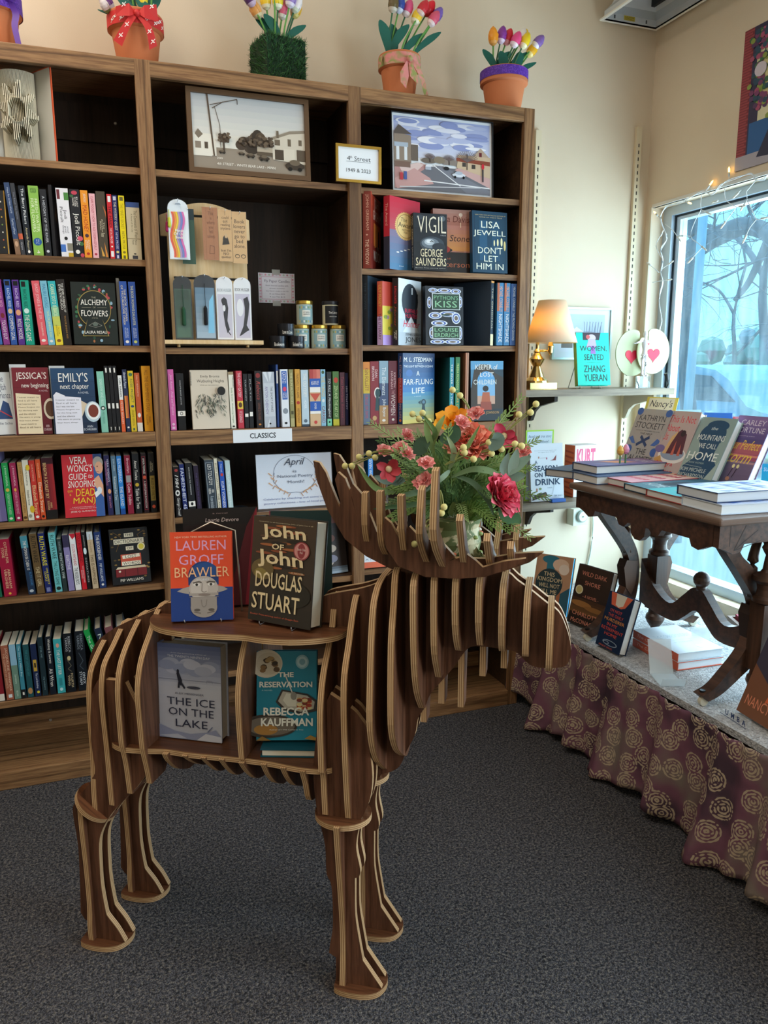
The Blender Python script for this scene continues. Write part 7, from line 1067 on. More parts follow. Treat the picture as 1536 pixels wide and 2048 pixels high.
NF=[('r',0,0,1,1,'#7a4f38'),('p',[(0,.5),(.2,.42),(.5,.3),(.8,.42),(1,.5),(1,1),(0,1)],'#3f3a4a'),('e',.55,.72,.4,.24,'#b5834a'),('p',[(.4,.2),(.55,.22),(.62,.4),(.45,.42)],'#d96a42'),('l',[(.55,.3),(.75,.8)],.01,'#c9a08a'),('t','NANCY FOLEY',.08,.1,.95,.2,'#e08a6a'),('t','HEARTWOOD',.1,.8,.95,.9,'#d9784a')]
facez((1473,1427),(1578,1492),1262,z,'brown autumn-coloured book cut off by the right edge, near the platform edge','#7a4f38',NF,tilt=22,t=.024,group=GP)
AC=mat('#dfeef2',.04,alpha=.07,spec=.7); AE=mat('#e9f5f8',.1,alpha=.35)
def acrylic(px,yaw,label,k=1.0):
    P0=at(*px,Z=z); m_=MB(); m_.prism([(0,.002),(.09*k,.002),(.13*k,.1*k),(.127*k,.1*k),(.088*k,.005),(.0,.005),(-.012*k,.03*k),(-.015*k,.03*k)],frame((0,0,0),(1,0,0),(0,0,1)),.07*k,AC,AE); tag(m_.build('acrylic_stand',M=T(P0.x,P0.y,z)@RZ(yaw)),label,'stand','clear acrylic book stands')
acrylic((1345,1374),70,'empty clear acrylic stand in front of the orange-spined stack'); acrylic((1412,1325),60,'clear acrylic stand leaning against the orange-spined stack',.8)
P0=at(1440,1427,Z=z);P1=at(1493,1462,Z=z); d=P1-P0; o=thing('acrylic_sign','clear acrylic bar with dark blue letters at the platform edge','sign',T(P0.x,P0.y,z)@RZ(math.degrees(math.atan2(d.y,d.x)))); w=d.length; m_=MB(); m_.box(0,w,0,.012,.0004,.03,AC); m_.build('bar',o); m_=MB(); A=Art(m_,(0,-.0005,.003),(1,0,0),(0,0,1),w,.027); A.text('U  M  B  A',.2,.2,.95,.75,'#22386a',0,.03); A.rect(.0,.02,.98,.08,'#22386a'); m_.build('lettering',o)
c0=at(1255,1240,Z=z); tag(MB().tube([(0,0,.002),(.02,.05,.002),(.015,.075,.12),(-.02,.07,.12),(-.03,.05,.002),(-.03,0,.002)],.0016,mat('#9aa5ad',.3,.8),6).build('wire_easel',M=T(c0.x+.02,c0.y-.02,z)),'thin wire easel showing behind the navy book on the platform','easel')
fb=at(1478,1292,Z=z); o=thing('wooden_tray','brown wooden tray behind the table leg at the right edge','tray',T(fb.x+.03,fb.y+.02,z)@RZ(-24)); MB().box(0,.22,0,.14,0,.012,mat('#3a2a20')).box(0,.22,0,.012,.012,.05,mat('#6a5040')).box(0,.22,.128,.14,.012,.05,mat('#6a5040')).box(0,.012,.012,.128,.012,.05,mat('#6a5040')).box(.208,.22,.012,.128,.012,.05,mat('#6a5040')).build('tray_body',o)
tag(MB().box(.02,.2,.02,.12,0,.05,mat('#8a2036',.7)).build('red_box',M=T(fb.x+.03,fb.y+.02,z+.0125)@RZ(-24)),'dark red box sitting in the brown wooden tray','box')
# small tulips behind the table books
for px,cc,lb in [((1248,905),'#d98fa5','pink wooden tulip peeking out left of the grey flowered book'),((1237,908),'#d9a54a','yellow wooden tulip peeking out left of the grey flowered book')]:
    P0=at(px[0],px[1],Y=-.26); o=thing('wooden_tulip',lb,'tulip',T(P0.x,-.27,.9008)); h=P0.z-.9; MB().tube([(0,0,0),(0,0,h)],.003,mat('#4f7a52'),6).build('stem',o); MB().lathe([(.004,h-.005),(.011,h+.003),(.012,h+.012),(.007,h+.024),(.001,h+.03)],(0,0,0),mat(cc,.35),12).build('bloom',o)
# ---------------------------------------------------------------- fluorescent fixture, poster, string lights
o=thing('ceiling_light','open white fluorescent light fixture hung high in the corner','light'); FZ=2.56; a0,a1,b0,b1=1.062,1.322,-1.1,.274; GW=mat('#cfd3d6',.4)
f_=MB(); 
for q in ((a0,a0+.012,b0,b1),(a1-.012,a1,b0,b1),(a0+.012,a1-.012,b1-.012,b1),(a0+.012,a1-.012,b0,b0+.012)): f_.box(*q,FZ,FZ+.006,mat('#efece2'))
f_.build('rim',o); f_=MB(); I=.05
def quad(a_,b_,c_,d_,m): f_.add([a_,b_,c_,d_],[(0,1,2,3)],m)
e=.012
for (u0,v0,u1,v1) in ((a0,b1,a1,b1),(a1,b1,a1,b0),(a1,b0,a0,b0),(a0,b0,a0,b1)):
    cx,cy=(a0+a1)/2,(b0+b1)/2; S=lambda u,v,k,zz:(cx+(u-cx)*(1-k/abs(a1-cx)) ,cy+(v-cy)*(1-k/abs(b1-cy)),zz)
    quad(S(u0,v0,e,FZ),S(u1,v1,e,FZ),S(u1,v1,e,FZ+.03),S(u0,v0,e,FZ+.03),GW); quad(S(u0,v0,e,FZ+.03),S(u1,v1,e,FZ+.03),S(u1,v1,.03,FZ+.05),S(u0,v0,.03,FZ+.05),mat('#a9b0b5',.4)); quad(S(u0,v0,.03,FZ+.05),S(u1,v1,.03,FZ+.05),S(u1,v1,.06,FZ+.12),S(u0,v0,.06,FZ+.12),GW)
quad((a0+.05,b0+.05,FZ+.12),(a1-.05,b0+.05,FZ+.12),(a1-.05,b1-.05,FZ+.12),(a0+.05,b1-.05,FZ+.12),GW); f_.build('pan',o)
MB().box(a1-.075,a1-.06,b0+.1,b1-.06,FZ+.05,FZ+.075,mat('#20242a')).build('lamp_holder_rail',o)
f_=MB(); A=Art(f_,(a0+.1,b1-.0128,FZ+.012),(1,0,0),(0,0,1),.05,.016); A.run([('r',0,0,1,1,'#c9b54a'),('t','CAUTION',.1,.55,.9,.85,'#4a421a'),('r',.1,.2,.9,.25,'#4a421a'),('r',.1,.38,.7,.43,'#4a421a')]); f_.build('sticker',o)
f_=MB()
for x in (a0+.055,a1-.06): f_.box(x,x+.006,b1-.0135,b1-.0125,FZ+.012,FZ+.024,mat('#55595c'))
f_.build('keyhole_slots',o)
for x in (.12,.19): MB().tube([(a0+x-.02,b0+.1,FZ+.09),(a0+x-.02,b1-.1,FZ+.09)],.013,mat('#e0e3e6',.3),12).build('fluorescent_tube',o)
tag(MB().tube([(0,0,0),(0,0,.42)],.004,mat('#8a8a86',.4,.6),6).build('hanger_rod',M=T(1.19,-.05,FZ+.12)),'thin metal rod hanging the fluorescent fixture','rod')
# poster of a bookshop front
y0=-.178; zt,zb=2.39,1.945; o=thing('shop_poster','colourful poster of a flower-hung bookshop front above the window','poster',T(XW-.002,y0,zb)); w,h=.42,zt-zb; m_=MB(); m_.box(-.001,0,-w,0,0,h,mat('#6a5a5a')); A=Art(m_,(-.001,0,0),(0,-1,0),(0,0,1),w,h); rr=random.Random(12)
A.run([('r',0,.08,1,1,'#3a3450'),('r',0,.08,.1,1,'#7a2f38')]); 
for i in range(46): A.rect(.0,.1+.0195*i,.1 if i%2 else .08,.113+.0195*i,'#9a4248'); A.l-=1
A.run([('r',.2,.3,1,.8,'#d9cf9a'),('r',.32,.34,.46,.8,'#233a58'),('r',.36,.36,1,.74,'#c9a94a')]+[('r',.37+.05*i,.4,.405+.05*i,.73,['#d9c24a','#b5803a','#e0d27a','#c96a3a'][i%4]) for i in range(12)]+[('r',.36,.52,1,.54,'#233a58'),('r',.36,.64,1,.66,'#233a58'),('r',.15,.74,1,.84,'#d3cfa8'),('t','THE BOOKSHOP',.2,.755,.98,.825,'#33453f'),('r',.4,.69,.5,.73,'#3f7a4a'),('e',.6,.71,.05,.03,'#d9304a'),('r',.12,.1,1,.32,'#2f5f95'),('r',.2,.32,.4,.5,'#d9d2ae'),('r',0,0,1,.1,'#a9a2ac'),('p',[(.22,.06),(.34,.05),(.45,.34),(.38,.34)],'#33334a'),('p',[(.34,.05),(.55,.09),(.58,.36),(.45,.34)],'#4a4a5f'),('l',[(.4,.3),(.52,.31)],.01,'#b9b9c4'),('l',[(.4,.25),(.5,.26)],.01,'#b9b9c4'),('l',[(.4,.2),(.52,.21)],.01,'#b9b9c4')])
for i in range(150):
    x,y=rr.choice([(rr.uniform(.08,.98),rr.uniform(.86,.97)),(rr.gauss(.2,.04),rr.uniform(.62,.95)),(rr.gauss(.22,.05),rr.gauss(.52,.06))]); x=min(.95,max(.04,x)); A.ell(x,y,.025,.02,rr.choice(['#5a3a5f','#7a3f66','#3f6a4a','#2f4a5f','#8a9a4a','#a8506f']),7); A.l-=.8
A.ell(.2,.68,.06,.05,'#cfc4cf'); m_.build('poster_sheet',o)
# string lights
sl=thing('string_lights','white wire string of fairy lights draped around the window head','string lights'); xl=XW-.012; wm=MB(); WI=mat('#dfe6ea',.5)
def L2(pts,off=0): return [tuple(at(x,y,X=xl-off)) for x,y in pts]
main=[(1321,712),(1320,660),(1323,640),(1318,600),(1326,565),(1321,545),(1326,520),(1322,500),(1333,478),(1325,450),(1322,432),(1332,415),(1350,408),(1366,401),(1386,392),(1407,385),(1425,388),(1440,370),(1453,364),(1478,355),(1502,346),(1512,359),(1528,360),(1536,349),(1560,345)]
wm.tube(smooth(L2(main),4),.0016,WI,5); wm.tube(smooth([(a_,b_+.004*math.sin(i*2.1),c_+.006*math.cos(i*1.7)) for i,(a_,b_,c_) in enumerate(L2(main,.004))],4),.0015,WI,5)
drops=[[(1403,388),(1401,410),(1402,420),(1391,440),(1381,472),(1397,487),(1405,494)],[(1381,472),(1366,472)],[(1405,494),(1384,517)],[(1404,420),(1414,425)],[(1450,370),(1450,397),(1462,408),(1473,414),(1480,413)],[(1473,414),(1461,430),(1450,445)],[(1512,360),(1497,378),(1493,384),(1494,400),(1489,408)],[(1494,400),(1504,420),(1513,439),(1524,437)],[(1513,439),(1500,455),(1492,472)],[(1330,448),(1345,460),(1356,475)],[(1326,520),(1312,492),(1322,470)],[(1321,540),(1338,528)],[(1318,545),(1300,530)],[(1326,560),(1305,565),(1335,560)],[(1458,362),(1458,350)],[(1410,384),(1417,374)],[(1366,401),(1374,404)],[(1323,440),(1314,430)],[(1437,401),(1434,402)],[(1482,380),(1476,386)]]
for d in drops: wm.tube(smooth(L2(d,.003),3),.0013,WI,5)
wm.build('wire',sl)
lit={14,15,16,17}
for i,d in enumerate(drops):
    p=[Vector(q) for q in L2(d[-2:],.003)]; dr=(p[1]-p[0]).normalized(); e_=p[1]
    b_=MB(); b_.tube([e_-dr*.004,e_+dr*.009],.0035,mat('#cfd3d0',.4),7); b_.tube([e_+dr*.009,e_+dr*.022,e_+dr*.028],[.003,.0032,.0006],mat('#ffc45a',.3,emit=9) if i in lit else mat('#e9e6da',.15,alpha=.8),7); b_.build('bulb',sl)
# ---------------------------------------------------------------- pots of wooden tulips along the bookcase top
TC=mat('#c4754a',.75); TOPZ=2.1305
def tulip(x,y,z0,x1,z1,c1,c2,label,leafdir,size=1.0):
    o=thing('wooden_tulip',label,'tulip',T(x,y,z0),'wooden tulips on the bookcase'); dx=x1-x; h=z1-z0; gm=mat('#5f9a4a' if random.random()<.45 else '#3a6b4a',.5)
    pts=smooth([(0,0,0),(dx*.3,.004,h*.45),(dx,.0,h)],4); MB().tube(pts,.0028,gm,6).build('stem',o)
    d=(Vector(pts[-1])-Vector(pts[-2])).normalized(); M_=T(*pts[-1])@d.to_track_quat('Z','Y').to_matrix().to_4x4()
    b_=MB(); k=size; b_.lathe([(.004*k,-.002),(.012*k,.004*k),(.0155*k,.012*k)],(0,0,0),mat(c2,.3),14).lathe([(.0155*k,.012*k),(.0172*k,.021*k),(.0168*k,.031*k),(.0135*k,.042*k),(.008*k,.051*k),(.0005,.057*k)],(0,0,0),mat(c1,.3),14)
    for j in range(3): a_=2.1*j; b_.tube([(.0155*k*math.cos(a_),.0155*k*math.sin(a_),.012*k),(.0158*k*math.cos(a_),.0158*k*math.sin(a_),.03*k),(.006*k*math.cos(a_),.006*k*math.sin(a_),.05*k)],[.001,.003,.0008],mat(c1,.3),5)
    b_.build('bloom',o,M_)
    if leafdir:
        s=1 if leafdir>0 else -1; L_=h*.8; m_=MB(); p=smooth([(0,.02*h),(s*.014,h*.26),(s*.04+dx*.5,h*.6),(s*.042+dx*.8,L_),(s*.008+dx*.6,h*.66),(-s*.008+dx*.2,h*.34)],3)
        m_.prism(p,frame((0,-.006,0),(1,0,0),(0,0,1)),.002,mat('#1f5f52',.4),mat('#2b6f5a',.4)); m_.build('leaf',o)
    return o
def pot(px,pr,y,label,rim,h=.15,z=TOPZ):
    x=xof(px,y,z+.13); o=thing('flower_pot',label,'flower pot',T(x,y,z),'pots on the bookcase'); r=rim; b=r*.68
    MB().lathe([(b,0),(b+(r*.9-b)*.9,h*.68),(r*.93,h*.69),(r*1.0,h*.71),(r*1.0,h*.98),(r*.97,h),(r*.88,h),(r*.85,h*.86),(.001,h*.86)],(0,0,0),TC,36).build('terracotta_body',o); return o,x
def bandf(m_,r,z0,z1,mt,n=40,a0=0,a1=360,dr=.0012):
    v=[((r+dr)*math.cos(R(a0+(a1-a0)*i/n)),(r+dr)*math.sin(R(a0+(a1-a0)*i/n)),z) for z in (z0,z1) for i in range(n+1)]; m_.add(v,[(i,i+1,n+2+i,n+1+i) for i in range(n)],mt,True)
def strip(m_,pts,w,mt,ax=(1,0,0)):
    """soft ribbon along pts"""
    P=smooth([tuple(p) for p in pts],4); v=[]
    for i,p in enumerate(P):
        ww=w[0]+(w[1]-w[0])*i/(len(P)-1); a_=Vector(ax).normalized(); v+=[Vector(p)-a_*ww/2,Vector(p)+a_*ww/2]
    m_.add(v,[(2*i,2*i+1,2*i+3,2*i+2) for i in range(len(P)-1)],mt,True)
def specks(name,c0,c1,sc,lo=.42,hi=.5):
    m,nt,b,N,L=nodes(name,.6); tc=N('TexCoord'); n=N('TexNoise',Scale=sc,Detail=2.0,Distortion=1.5); L(tc.outputs['Object'],n.inputs['Vector']); r=ramp(N,[(lo,c0),(hi,c1)]); L(n.outputs['Fac'],r.inputs['Fac']); L(r.outputs[0],b.inputs['Base Color']); return m
REDR=specks('red_patterned_ribbon','#c9302f','#c9302f',10); PINKR=specks('pink_green_silk','#d98a86','#8f9a55',28,.4,.62); PURP=mat('#5a2a96',.35)
bub=specks('purple_ribbon_with_dots','#4f2590','#6a3fae',160,.5,.55)
Yp=.12
o,xp=pot(271,0,Yp,'terracotta pot with a red leaf-print ribbon bow, second from left',.078)
m_=MB(); bandf(m_,.078,.107,.142,REDR)
yf=-.08
for s in (-1,1):
    m_.add([(s*.002,yf-.004,.128),(s*.02,yf-.014,.148),(s*.055,yf-.002,.16 if s>0 else .14),(s*.058,yf+.004,.118),(s*.02,yf-.016,.115)],[(0,1,2,3,4)],REDR)
    strip(m_,[(s*.004,yf-.005,.126),(s*.03,yf-.012,.09),(s*.056 if s<0 else s*.04,yf-.004,.045)],(.012,.026),REDR,(1,0,.6*s))
m_.ball((0,yf-.008,.128),.009,REDR,10,6)
for i in range(16):
    a_=R(-150+8*i); A=Art(m_,(.0796*math.cos(a_),.0796*math.sin(a_),.112+.006*(i%3)),(-math.sin(a_),math.cos(a_),0),(0,0,1),.012,.014); A.run([('l',[(0,0),(1,1)],.12,WH),('e',.3,.6,.2,.13,WH,8),('e',.7,.4,.2,.13,WH,8)])
for s,x0,z0 in ((-1,-.03,.085),(-1,-.048,.055),(1,.03,.075),(1,.038,.05),(1,.04,.14),(-1,-.035,.135)):
    A=Art(m_,(x0-.005,yf-.0175,z0),(1,0,0),(0,0,1),.012,.014); A.run([('l',[(0,0),(1,1)],.12,WH),('e',.3,.65,.2,.13,WH,8),('e',.7,.35,.2,.13,WH,8)])
m_.build('ribbon_bow',o)
def bunch(xp,spec,z0,where):
    for i,(px,py,c1,c2,n,lf) in enumerate(spec):
        zt=at(px,py,Y=Yp-.01); tulip(xp+(-.045+.09*i/(max(1,len(spec)-1))),Yp-.012+.012*(i%3),z0,zt.x,zt.z-.02,c1,c2,f'{n} wooden tulip in the {where}',lf)
bunch(xp,[(224,6,'#7a4a8a','#e0d9e0','purple',-1),(236,-40,'#d9304a','#f0e6e6','red',0),(248,-55,'#f0b93a','#f5efdf','amber',1),(262,-30,'#e88aa6','#f5efe6','pink',-1),(282,2,'#ecd23a','#f0eed0','yellow',0),(290,-50,'#c93a6a','#f5e6e6','magenta',1),(302,-25,'#8a5fb5','#efe6f2','lilac',-1)],TOPZ+.13,'red-bowed pot')
P0=at(218,26,Y=Yp-.06); tulip(xp-.066,Yp-.03,TOPZ+.128,P0.x,TOPZ+.13+.012,'#e9dfe0','#7fa06a','white wooden tulip drooping over the red-bowed pot\'s rim',0,.7)
o,xq=pot(-17,0,Yp,'terracotta pot with a purple ribbon, cut off at the top left',.076); m_=MB(); bandf(m_,.076,.105,.15,bub); strip(m_,[(.03,-.068,.14),(.062,-.058,.1),(.058,-.064,.06),(.066,-.07,.006)],(.02,.014),PURP); m_.ball((.05,-.062,.135),.018,bub,10,6); m_.build('ribbon',o)
bunch(xq,[(-8,-40,'#d9304a','#f0e6e6','red',1)],TOPZ+.13,'leftmost purple-ribboned pot')
# cube of grass
gx=xof(556,Yp,TOPZ+.05); o=thing('grass_cube','artificial grass cube planter of tulips in the middle of the bookcase top','planter',T(gx,Yp,TOPZ)@RZ(12)); MB().box(-.064,.064,-.064,.064,0,.132,mat('#1d3320',.9)).build('block',o)
rr=random.Random(8); gb=[MB() for _ in range(1)]; GM=[mat(c,.7) for c in ('#2f5a33','#3f6f3c','#24472b','#4a7a45')]
for i in range(2600):
    f=rr.choice([0,1,2,3,4,4]); a_,b_=rr.uniform(-.064,.064),rr.uniform(.0,.132)
    p,nv={0:((a_,-.064,b_),(0,-1,0)),1:((.064,a_,b_),(1,0,0)),2:((-.064,a_,b_),(-1,0,0)),3:((a_,-.064,b_),(0,-1,0)),4:((a_,rr.uniform(-.064,.064),.132),(0,0,1))}[f]
    p=Vector(p); d=(Vector(nv)+Vector((rr.uniform(-.8,.8),rr.uniform(-.5,.5),rr.uniform(-.2,1.1)))).normalized(); s_=d.cross(Vector((rr.uniform(-1,1),rr.uniform(-1,1),rr.uniform(-1,1)))).normalized()*.0013; L_=rr.uniform(.01,.022)
    gb[0].add([p-s_,p+s_,p+d*L_],[(0,1,2)],GM[i%4])
gg=gb[0].build('grass_blades',o); gg['kind']='stuff'
GSPEC=[(506,0,'#5a3a6a','#c9b0c9','plum',0),(520,20,'#e0a05a','#d9c9a0','peach',0),(536,-2,'#f0c93a','#f0e6c0','golden',-1),(548,-60,'#d9304a','#f0e6e6','red',0),(556,2,'#ecd23a','#f0eed0','yellow',-1),(566,18,'#e06a86','#f0e6d9','rose pink',0),(577,2,'#9a7fc0','#e9dff0','lavender',0),(588,8,'#f0e6e6','#d9e0c9','white',0),(590,15,'#e9b53a','#d9c97a','amber',1)]
for i,(px,py,c1,c2,n,lf) in enumerate(GSPEC):
    zt=at(px,py,Y=Yp-.01); tulip(gx-.032+.064*i/8,Yp-.015+.014*(i%3),TOPZ+.133,zt.x,zt.z-.02,c1,c2,n+' wooden tulip in the grass cube',lf)
o,xp=pot(799,0,Yp,'terracotta pot with a pink-green silk bow, third from left',.069,.145)
m_=MB(); bandf(m_,.069,.104,.138,PINKR); yf=-.072
for s in (-1,1): m_.add([(s*.001,yf-.004,.112),(s*.012,yf-.014,.1),(s*.03,yf-.012,.07),(s*.03,yf-.016,.04),(s*.012,yf-.018,.022 if s<0 else .05),(s*.002,yf-.016,.06)],[(0,1,2,3,4,5)],PINKR)
m_.ball((.004,yf-.01,.114),.01,PINKR,10,6); strip(m_,[(.006,yf-.008,.112),(.03,yf-.016,.085),(.05,yf-.01,.05),(.055,yf-.01,.03),(.066,yf-.004,.008)],(.016,.014),PINKR,(.8,0,.5)); strip(m_,[(-.069,-.02,.135),(-.074,-.03,.115),(-.07,-.035,.1)],(.02,.01),PINKR,(0,1,.4)); m_.build('silk_bow',o)
bunch(xp,[(784,12,'#6a5a3a','#c9c0b0','brown',-1),(798,10,'#3a4f9a','#c9d0e0','blue',1),(815,14,'#e05a86','#f0dfe0','pink',-1),(837,18,'#c9303a','#e6c9c0','dark red',0),(830,32,'#f0c93a','#f0e9c9','yellow',1),(856,12,'#e02433','#d9404a','bright red',0),(858,38,'#d95a76','#f0d9d9','rose',0),(868,28,'#7a5fae','#e6dff0','violet',1)],TOPZ+.125,'silk-bowed pot')
o,xp=pot(1008,0,Yp,'terracotta pot with a purple rim band, at the right end',.0815,.145); m_=MB(); bandf(m_,.0815,.113,.142,bub); m_.build('ribbon_band',o)
bunch(xp,[(986,78,'#f09a2a','#e9a95a','orange',-1),(1003,72,'#8a3f9a','#e6d0e6','purple',1),(1017,72,'#d9303f','#e69a9a','red',0),(1025,82,'#e8508a','#f5dfe6','pink',-1),(1038,72,'#efe6e0','#e6e0d0','white',0),(1045,70,'#f0c23a','#f0e0a0','golden',1),(1043,84,'#f0cf2a','#f5ecc0','yellow',0),(1070,80,'#8a6ab5','#f0e9f2','lilac',-1),(1062,95,'#f0b52a','#f0d98a','small amber',1)],TOPZ+.125,'purple-banded pot')
# ---------------------------------------------------------------- flower arrangement between the antlers
fa=thing('flower_arrangement','mixed bouquet of pink, coral and orange silk flowers between the moose antlers','flowers',MO@T(.466,0,.9055)); FMI=(MO@T(.466,0,.9055)).inverted()
nD=(MO.to_3x3()@Vector((0,1,0)))
def FP(px,py,v):
    O_=MO@Vector((.466,v,1)); d=ray(px,py); t=(O_-CP).dot(nD)/d.dot(nD); return FMI@(CP+d*t)
FAB=specks('floral_wrap','#5a6840','#b5ae8c',38,.5,.58)
m_=MB(); m_.lathe([(.034,0),(.05,.015),(.056,.045),(.05,.072),(.056,.09)],(0,0,0),FAB,20)
rr=random.Random(21)
for i in range(22): a_=rr.uniform(0,6.28); m_.ball((.0535*math.cos(a_),.0535*math.sin(a_),rr.uniform(.015,.075)),.006,mat(rr.choice(['#c9603a','#d9cfc0','#b5403a','#8a9a5a']),.7),6,4,.7)
m_.build('wrapped_pot',fa)
m_=MB()
for i in range(9):
    a_=-.6+.22*i; m_.add([(.03*math.cos(a_-1.4),.03*math.sin(a_-1.4),.01),(.06*math.cos(a_-1.5),.06*math.sin(a_-1.5),.03+.01*(i%2)),(.075*math.cos(a_-1.3),.075*math.sin(a_-1.3),.004),(.05*math.cos(a_-1.2),.05*math.sin(a_-1.2),-.002)],[(0,1,2,3)],FAB,True)
m_.build('wrap_tail',fa)
CEN=Vector((0,0,.085))
GR=[mat(c,.6) for c in ('#5a7a3c','#6f8f4a','#7f9a55','#4a6a3a','#8aa368')]
def sprig(end,bend,n,ls,mt,name='fern_sprig'):
    m_=MB(); mid=(CEN+end)*.5+Vector((0,0,bend)); P=[Vector(q) for q in smooth([tuple(CEN+(end-CEN)*.1),tuple(mid),tuple(end)],n//2)]
    m_.tube(P,.0011,mt,4,False)
    for i in range(2,len(P)):
        d=(P[i]-P[i-1]).normalized(); s_=d.cross(Vector((.3,-.8,.5))).normalized(); k=ls*(1.15-.75*i/len(P))
        for sg in (-1,1):
            e1=P[i]+(s_*sg*.8+d*.75).normalized()*k; w_=d.cross(s_).normalized()*k*.12; q=d*k*.2
            m_.add([P[i],P[i]*.5+e1*.5+q,e1,P[i]*.5+e1*.5-q],[(0,1,2,3)],mt)
            for f_ in (.45,.75):
                b_=P[i]+(e1-P[i])*f_; e2=b_+(d*.9+s_*sg*.3).normalized()*k*.45; m_.add([b_,(b_+e2)/2+s_*sg*k*.1,e2,(b_+e2)/2-s_*sg*k*.1],[(0,1,2,3)],mt)
    m_.build(name,fa)
rr=random.Random(31)
for i in range(62):
    a_=math.pi*(-.12+1.24*i/61)+rr.uniform(-.1,.1); q=rr.uniform(.45,1.0); px=905+150*q*math.cos(a_); py=985-150*q*math.sin(a_); sprig(FP(px,py,rr.uniform(-.1,.11)),rr.uniform(.0,.05),20,rr.uniform(.018,.028),GR[i%5])
for px,py,v in [(742,845,.02),(760,880,.0),(795,860,.05),(1043,795,.05),(1010,830,.03),(1075,880,.0),(1095,995,-.03),(1060,1075,-.1),(1000,1058,-.12),(1020,1062,-.1),(810,1015,-.06),(850,1030,-.09),(930,1040,-.1),(985,1055,-.08),(900,985,-.11),(870,960,-.1),(760,985,-.05),(1065,935,-.04)]: sprig(FP(px,py,v),.03,20,.02,GR[rr.randrange(5)])
def blade(pts,w,c,name='strap_leaf'):
    m_=MB(); P=[Vector(p) for p in smooth([tuple(p) for p in pts],6)]; n=len(P); v=[]
    for i,p in enumerate(P):
        d=(P[min(i+1,n-1)]-P[max(i-1,0)]).normalized(); s_=d.cross(Vector((.1,-1,.25))).normalized()*w*math.sin(math.pi*(.08+.9*i/(n-1)))/2; v+=[p-s_,p+Vector((0,.0012,-.0008)),p+s_]
    m_.add(v,[(3*i+k,3*i+k+1,3*i+k+4,3*i+k+3) for i in range(n-1) for k in (0,1)],mat(c,.5),True); m_.build(name,fa)
for pts,w,c in [([(902,955),(950,938),(1000,955),(1040,1030)],.012,'#7a9a72'),([(905,950),(945,965),(975,1000),(988,1032)],.011,'#4f6f55'),([(898,940),(908,905),(893,870)],.011,'#9ab08a'),([(868,905),(856,870),(850,838)],.012,'#7f9a5f'),([(862,900),(874,860),(890,830)],.012,'#9ab070'),([(850,895),(870,865),(845,830)],.009,'#5f7f4a'),([(790,985),(750,975),(715,930)],.011,'#6f8a52'),([(900,940),(885,955),(850,985)],.01,'#8fae9a'),([(895,935),(930,900),(960,850)],.009,'#7a9a5f'),([(880,960),(830,985),(800,990)],.012,'#5a7a60'),([(880,1000),(820,1010),(745,1018)],.01,'#3f5f3f')]:
    blade([FP(x,y,-.06-.02*(i>0)) for i,(x,y) in enumerate(pts)],w,c)
for pts,w,c in [([(1010,950),(1035,930),(1062,912)],.02,'#7f9f90'),([(1020,950),(1028,925),(1035,898)],.018,'#8aa79b'),([(1012,950),(1008,935),(1018,905)],.016,'#7f9a92'),([(1000,975),(1030,955),(1052,950)],.018,'#6f8f80'),([(1000,1010),(1020,1030),(1042,1046)],.034,'#4f7a55'),([(800,950),(775,960),(748,952)],.018,'#6f8a82'),([(810,960),(790,962),(805,955)],.018,'#5f7a72'),([(880,880),(905,870),(915,850)],.03,'#3f5f4a'),([(980,900),(995,880),(990,865)],.026,'#6a8278'),([(830,910),(845,890),(860,885)],.03,'#3a5542')]:
    blade([FP(x,y,-.075) for x,y in pts],w,c,'broad_leaf')
def petal(m_,c_,dirv,up,L_,w,curl,mt):
    """cupped petal: rows along its length"""
    dirv=dirv.normalized(); s_=dirv.cross(up).normalized(); v=[]; n=5
    for i in range(n+1):
        t=i/n; p=c_+dirv*(L_*t)+up*(curl*math.sin(t*1.9)); ww=w*(.35+.65*math.sin(math.pi*min(1,.15+.75*t)))
        for k in (-1,-.5,0,.5,1): v.append(p+s_*(ww*k/2)+up*(abs(k)**2*w*.16)-dirv*(0 if i<n else abs(k)*L_*.14))
    m_.add(v,[(i*5+k,i*5+k+1,i*5+k+6,i*5+k+5) for i in range(n) for k in range(4)],mt,True)
def peony(c_,face_,r,cols,name,rows=4,label=None):
    c_=Vector(c_); N_=Vector(face_).normalized(); a_=N_.cross(Vector((0,0,1)) if abs(N_.z)<.9 else Vector((1,0,0))).normalized(); b_=N_.cross(a_); m_=MB()
    for q in range(rows):
        n=[5,7,8,9,10][q]; f=(q+.6)/rows
        for i in range(n):
            th=2*math.pi*(i+.37*q)/n+rr.uniform(-.15,.15); out=(a_*math.cos(th)+b_*math.sin(th)); el=R(78-70*f); d=out*math.cos(el)+N_*math.sin(el)
            petal(m_,c_+out*r*.12*f-N_*r*.25*f,d,(N_*math.cos(el)-out*math.sin(el)).normalized()*1.0,r*(.55+.5*f)*rr.uniform(.9,1.05),r*(.5+.25*f),r*.18,mat(cols[(i+q)%len(cols)],.6))
    m_.ball(c_+N_*r*.1,r*.22,mat(cols[-1],.7),8,5); m_.build(name,fa,label=label)
def inv3(v): return (FMI.to_3x3()@Vector(v)).normalized()
toC=lambda p: inv3(CP-(MO@T(.466,0,.9055))@Vector(p))
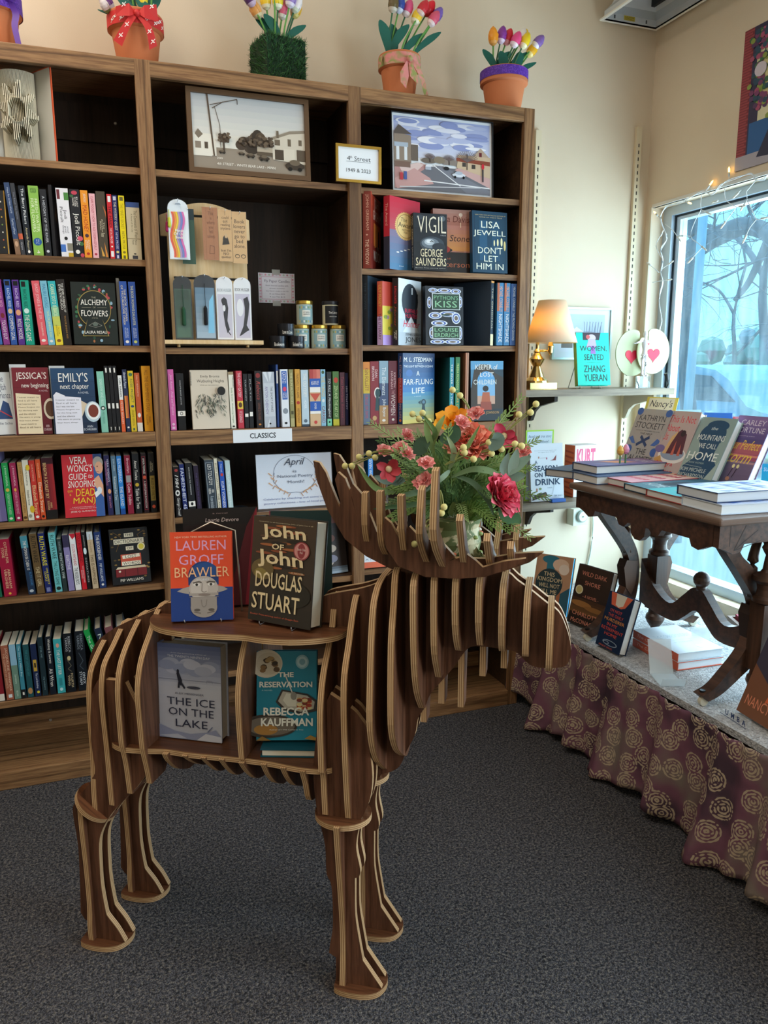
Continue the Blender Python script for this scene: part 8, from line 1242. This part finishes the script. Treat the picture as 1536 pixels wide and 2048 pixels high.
for (px,py,v,r,cols,dv,lab) in [(936,885,-.05,.044,['#e8856f','#f0a08a','#e2745f'],(-.1,0,.5),'large coral silk peony'),(1001,992,-.09,.046,['#dd4f68','#e8788a','#cf3f5c'],(.3,0,.1),'large rose-pink silk peony'),(955,900,-.06,.026,['#f0a598','#e88f80'],(.2,0,.3),'small coral silk peony'),(905,850,.05,.044,['#ee9a1c','#f4ad2c','#df8612'],(0,0,1.6),'large orange silk poppy')]:
    p=FP(px,py,v); peony(p,toC(p)+inv3(dv),r,cols,'peony' if 'peony' in lab else 'poppy',5 if 'peony' in lab else 2,lab)
for px,py,v in [(924,846,-.05),(952,828,-.02),(814,908,-.08),(801,898,-.05),(768,903,-.03),(852,928,-.1),(815,872,.0),(851,960,-.09),(1046,905,.0),(842,968,-.08)]:
    p=FP(px,py,v); peony(p,toC(p)+inv3((rr.uniform(-.4,.4),0,.3)),.018,['#eb9a96','#f2b3ad','#e58784'],'small_rose',3)
for (px,py,v,dirs,c) in [(778,938,-.08,[(-22,-8),(-14,18),(6,24),(22,6),(14,-16)],'#b53a46'),(1008,872,-.02,[(-14,-22),(24,10),(12,22),(-16,-6),(20,-6)],'#cf4262')]:
    p=FP(px,py,v); m_=MB(); tc_=toC(p)
    for dx,dy in dirs: e_=FP(px+dx,py+dy,v-.01); d=e_-p; petal(m_,p,d,tc_,d.length*1.15,d.length*.75,.004,mat(c,.55))
    m_.ball(p+tc_*.004,.007,mat('#d9c9a0',.8),8,5); m_.build('magnolia',fa,label='crimson silk magnolia with a pale centre')
YB=mat('#d9cf8a',.9)
def billy(stemfrom,pts,v):
    m_=MB(); a_=FP(*stemfrom,v); P=[FP(x,y,v) for x,y in pts]; 
    for p in P: mid=(a_+p)/2+Vector((0,0,.006)); m_.tube(smooth([tuple(a_),tuple(mid),tuple(p)],4),.0012,mat('#8a8f52',.6),5,False)
    m_.build('billy_button_stem',fa)
    for p in P: MB().ball(p,.0062,YB,12,8).build('billy_button',fa)
billy((945,830),[(905,780),(920,791)],.02); billy((870,870),[(825,828),(845,826),(838,838),(857,843)],-.02); billy((890,930),[(978,885),(983,907),(1003,898),(1030,888),(1043,892)],-.07); billy((910,920),[(927,895),(929,905),(947,918)],-.09); billy((985,900),[(1038,829),(1061,825),(1072,808)],.0); billy((800,905),[(738,907),(750,915),(718,914),(704,932),(690,932)],-.04); billy((880,980),[(888,1014),(883,1026)],-.13); billy((870,1040),[(829,1088),(845,1052)],-.13); billy((930,870),[(938,830)],.0)
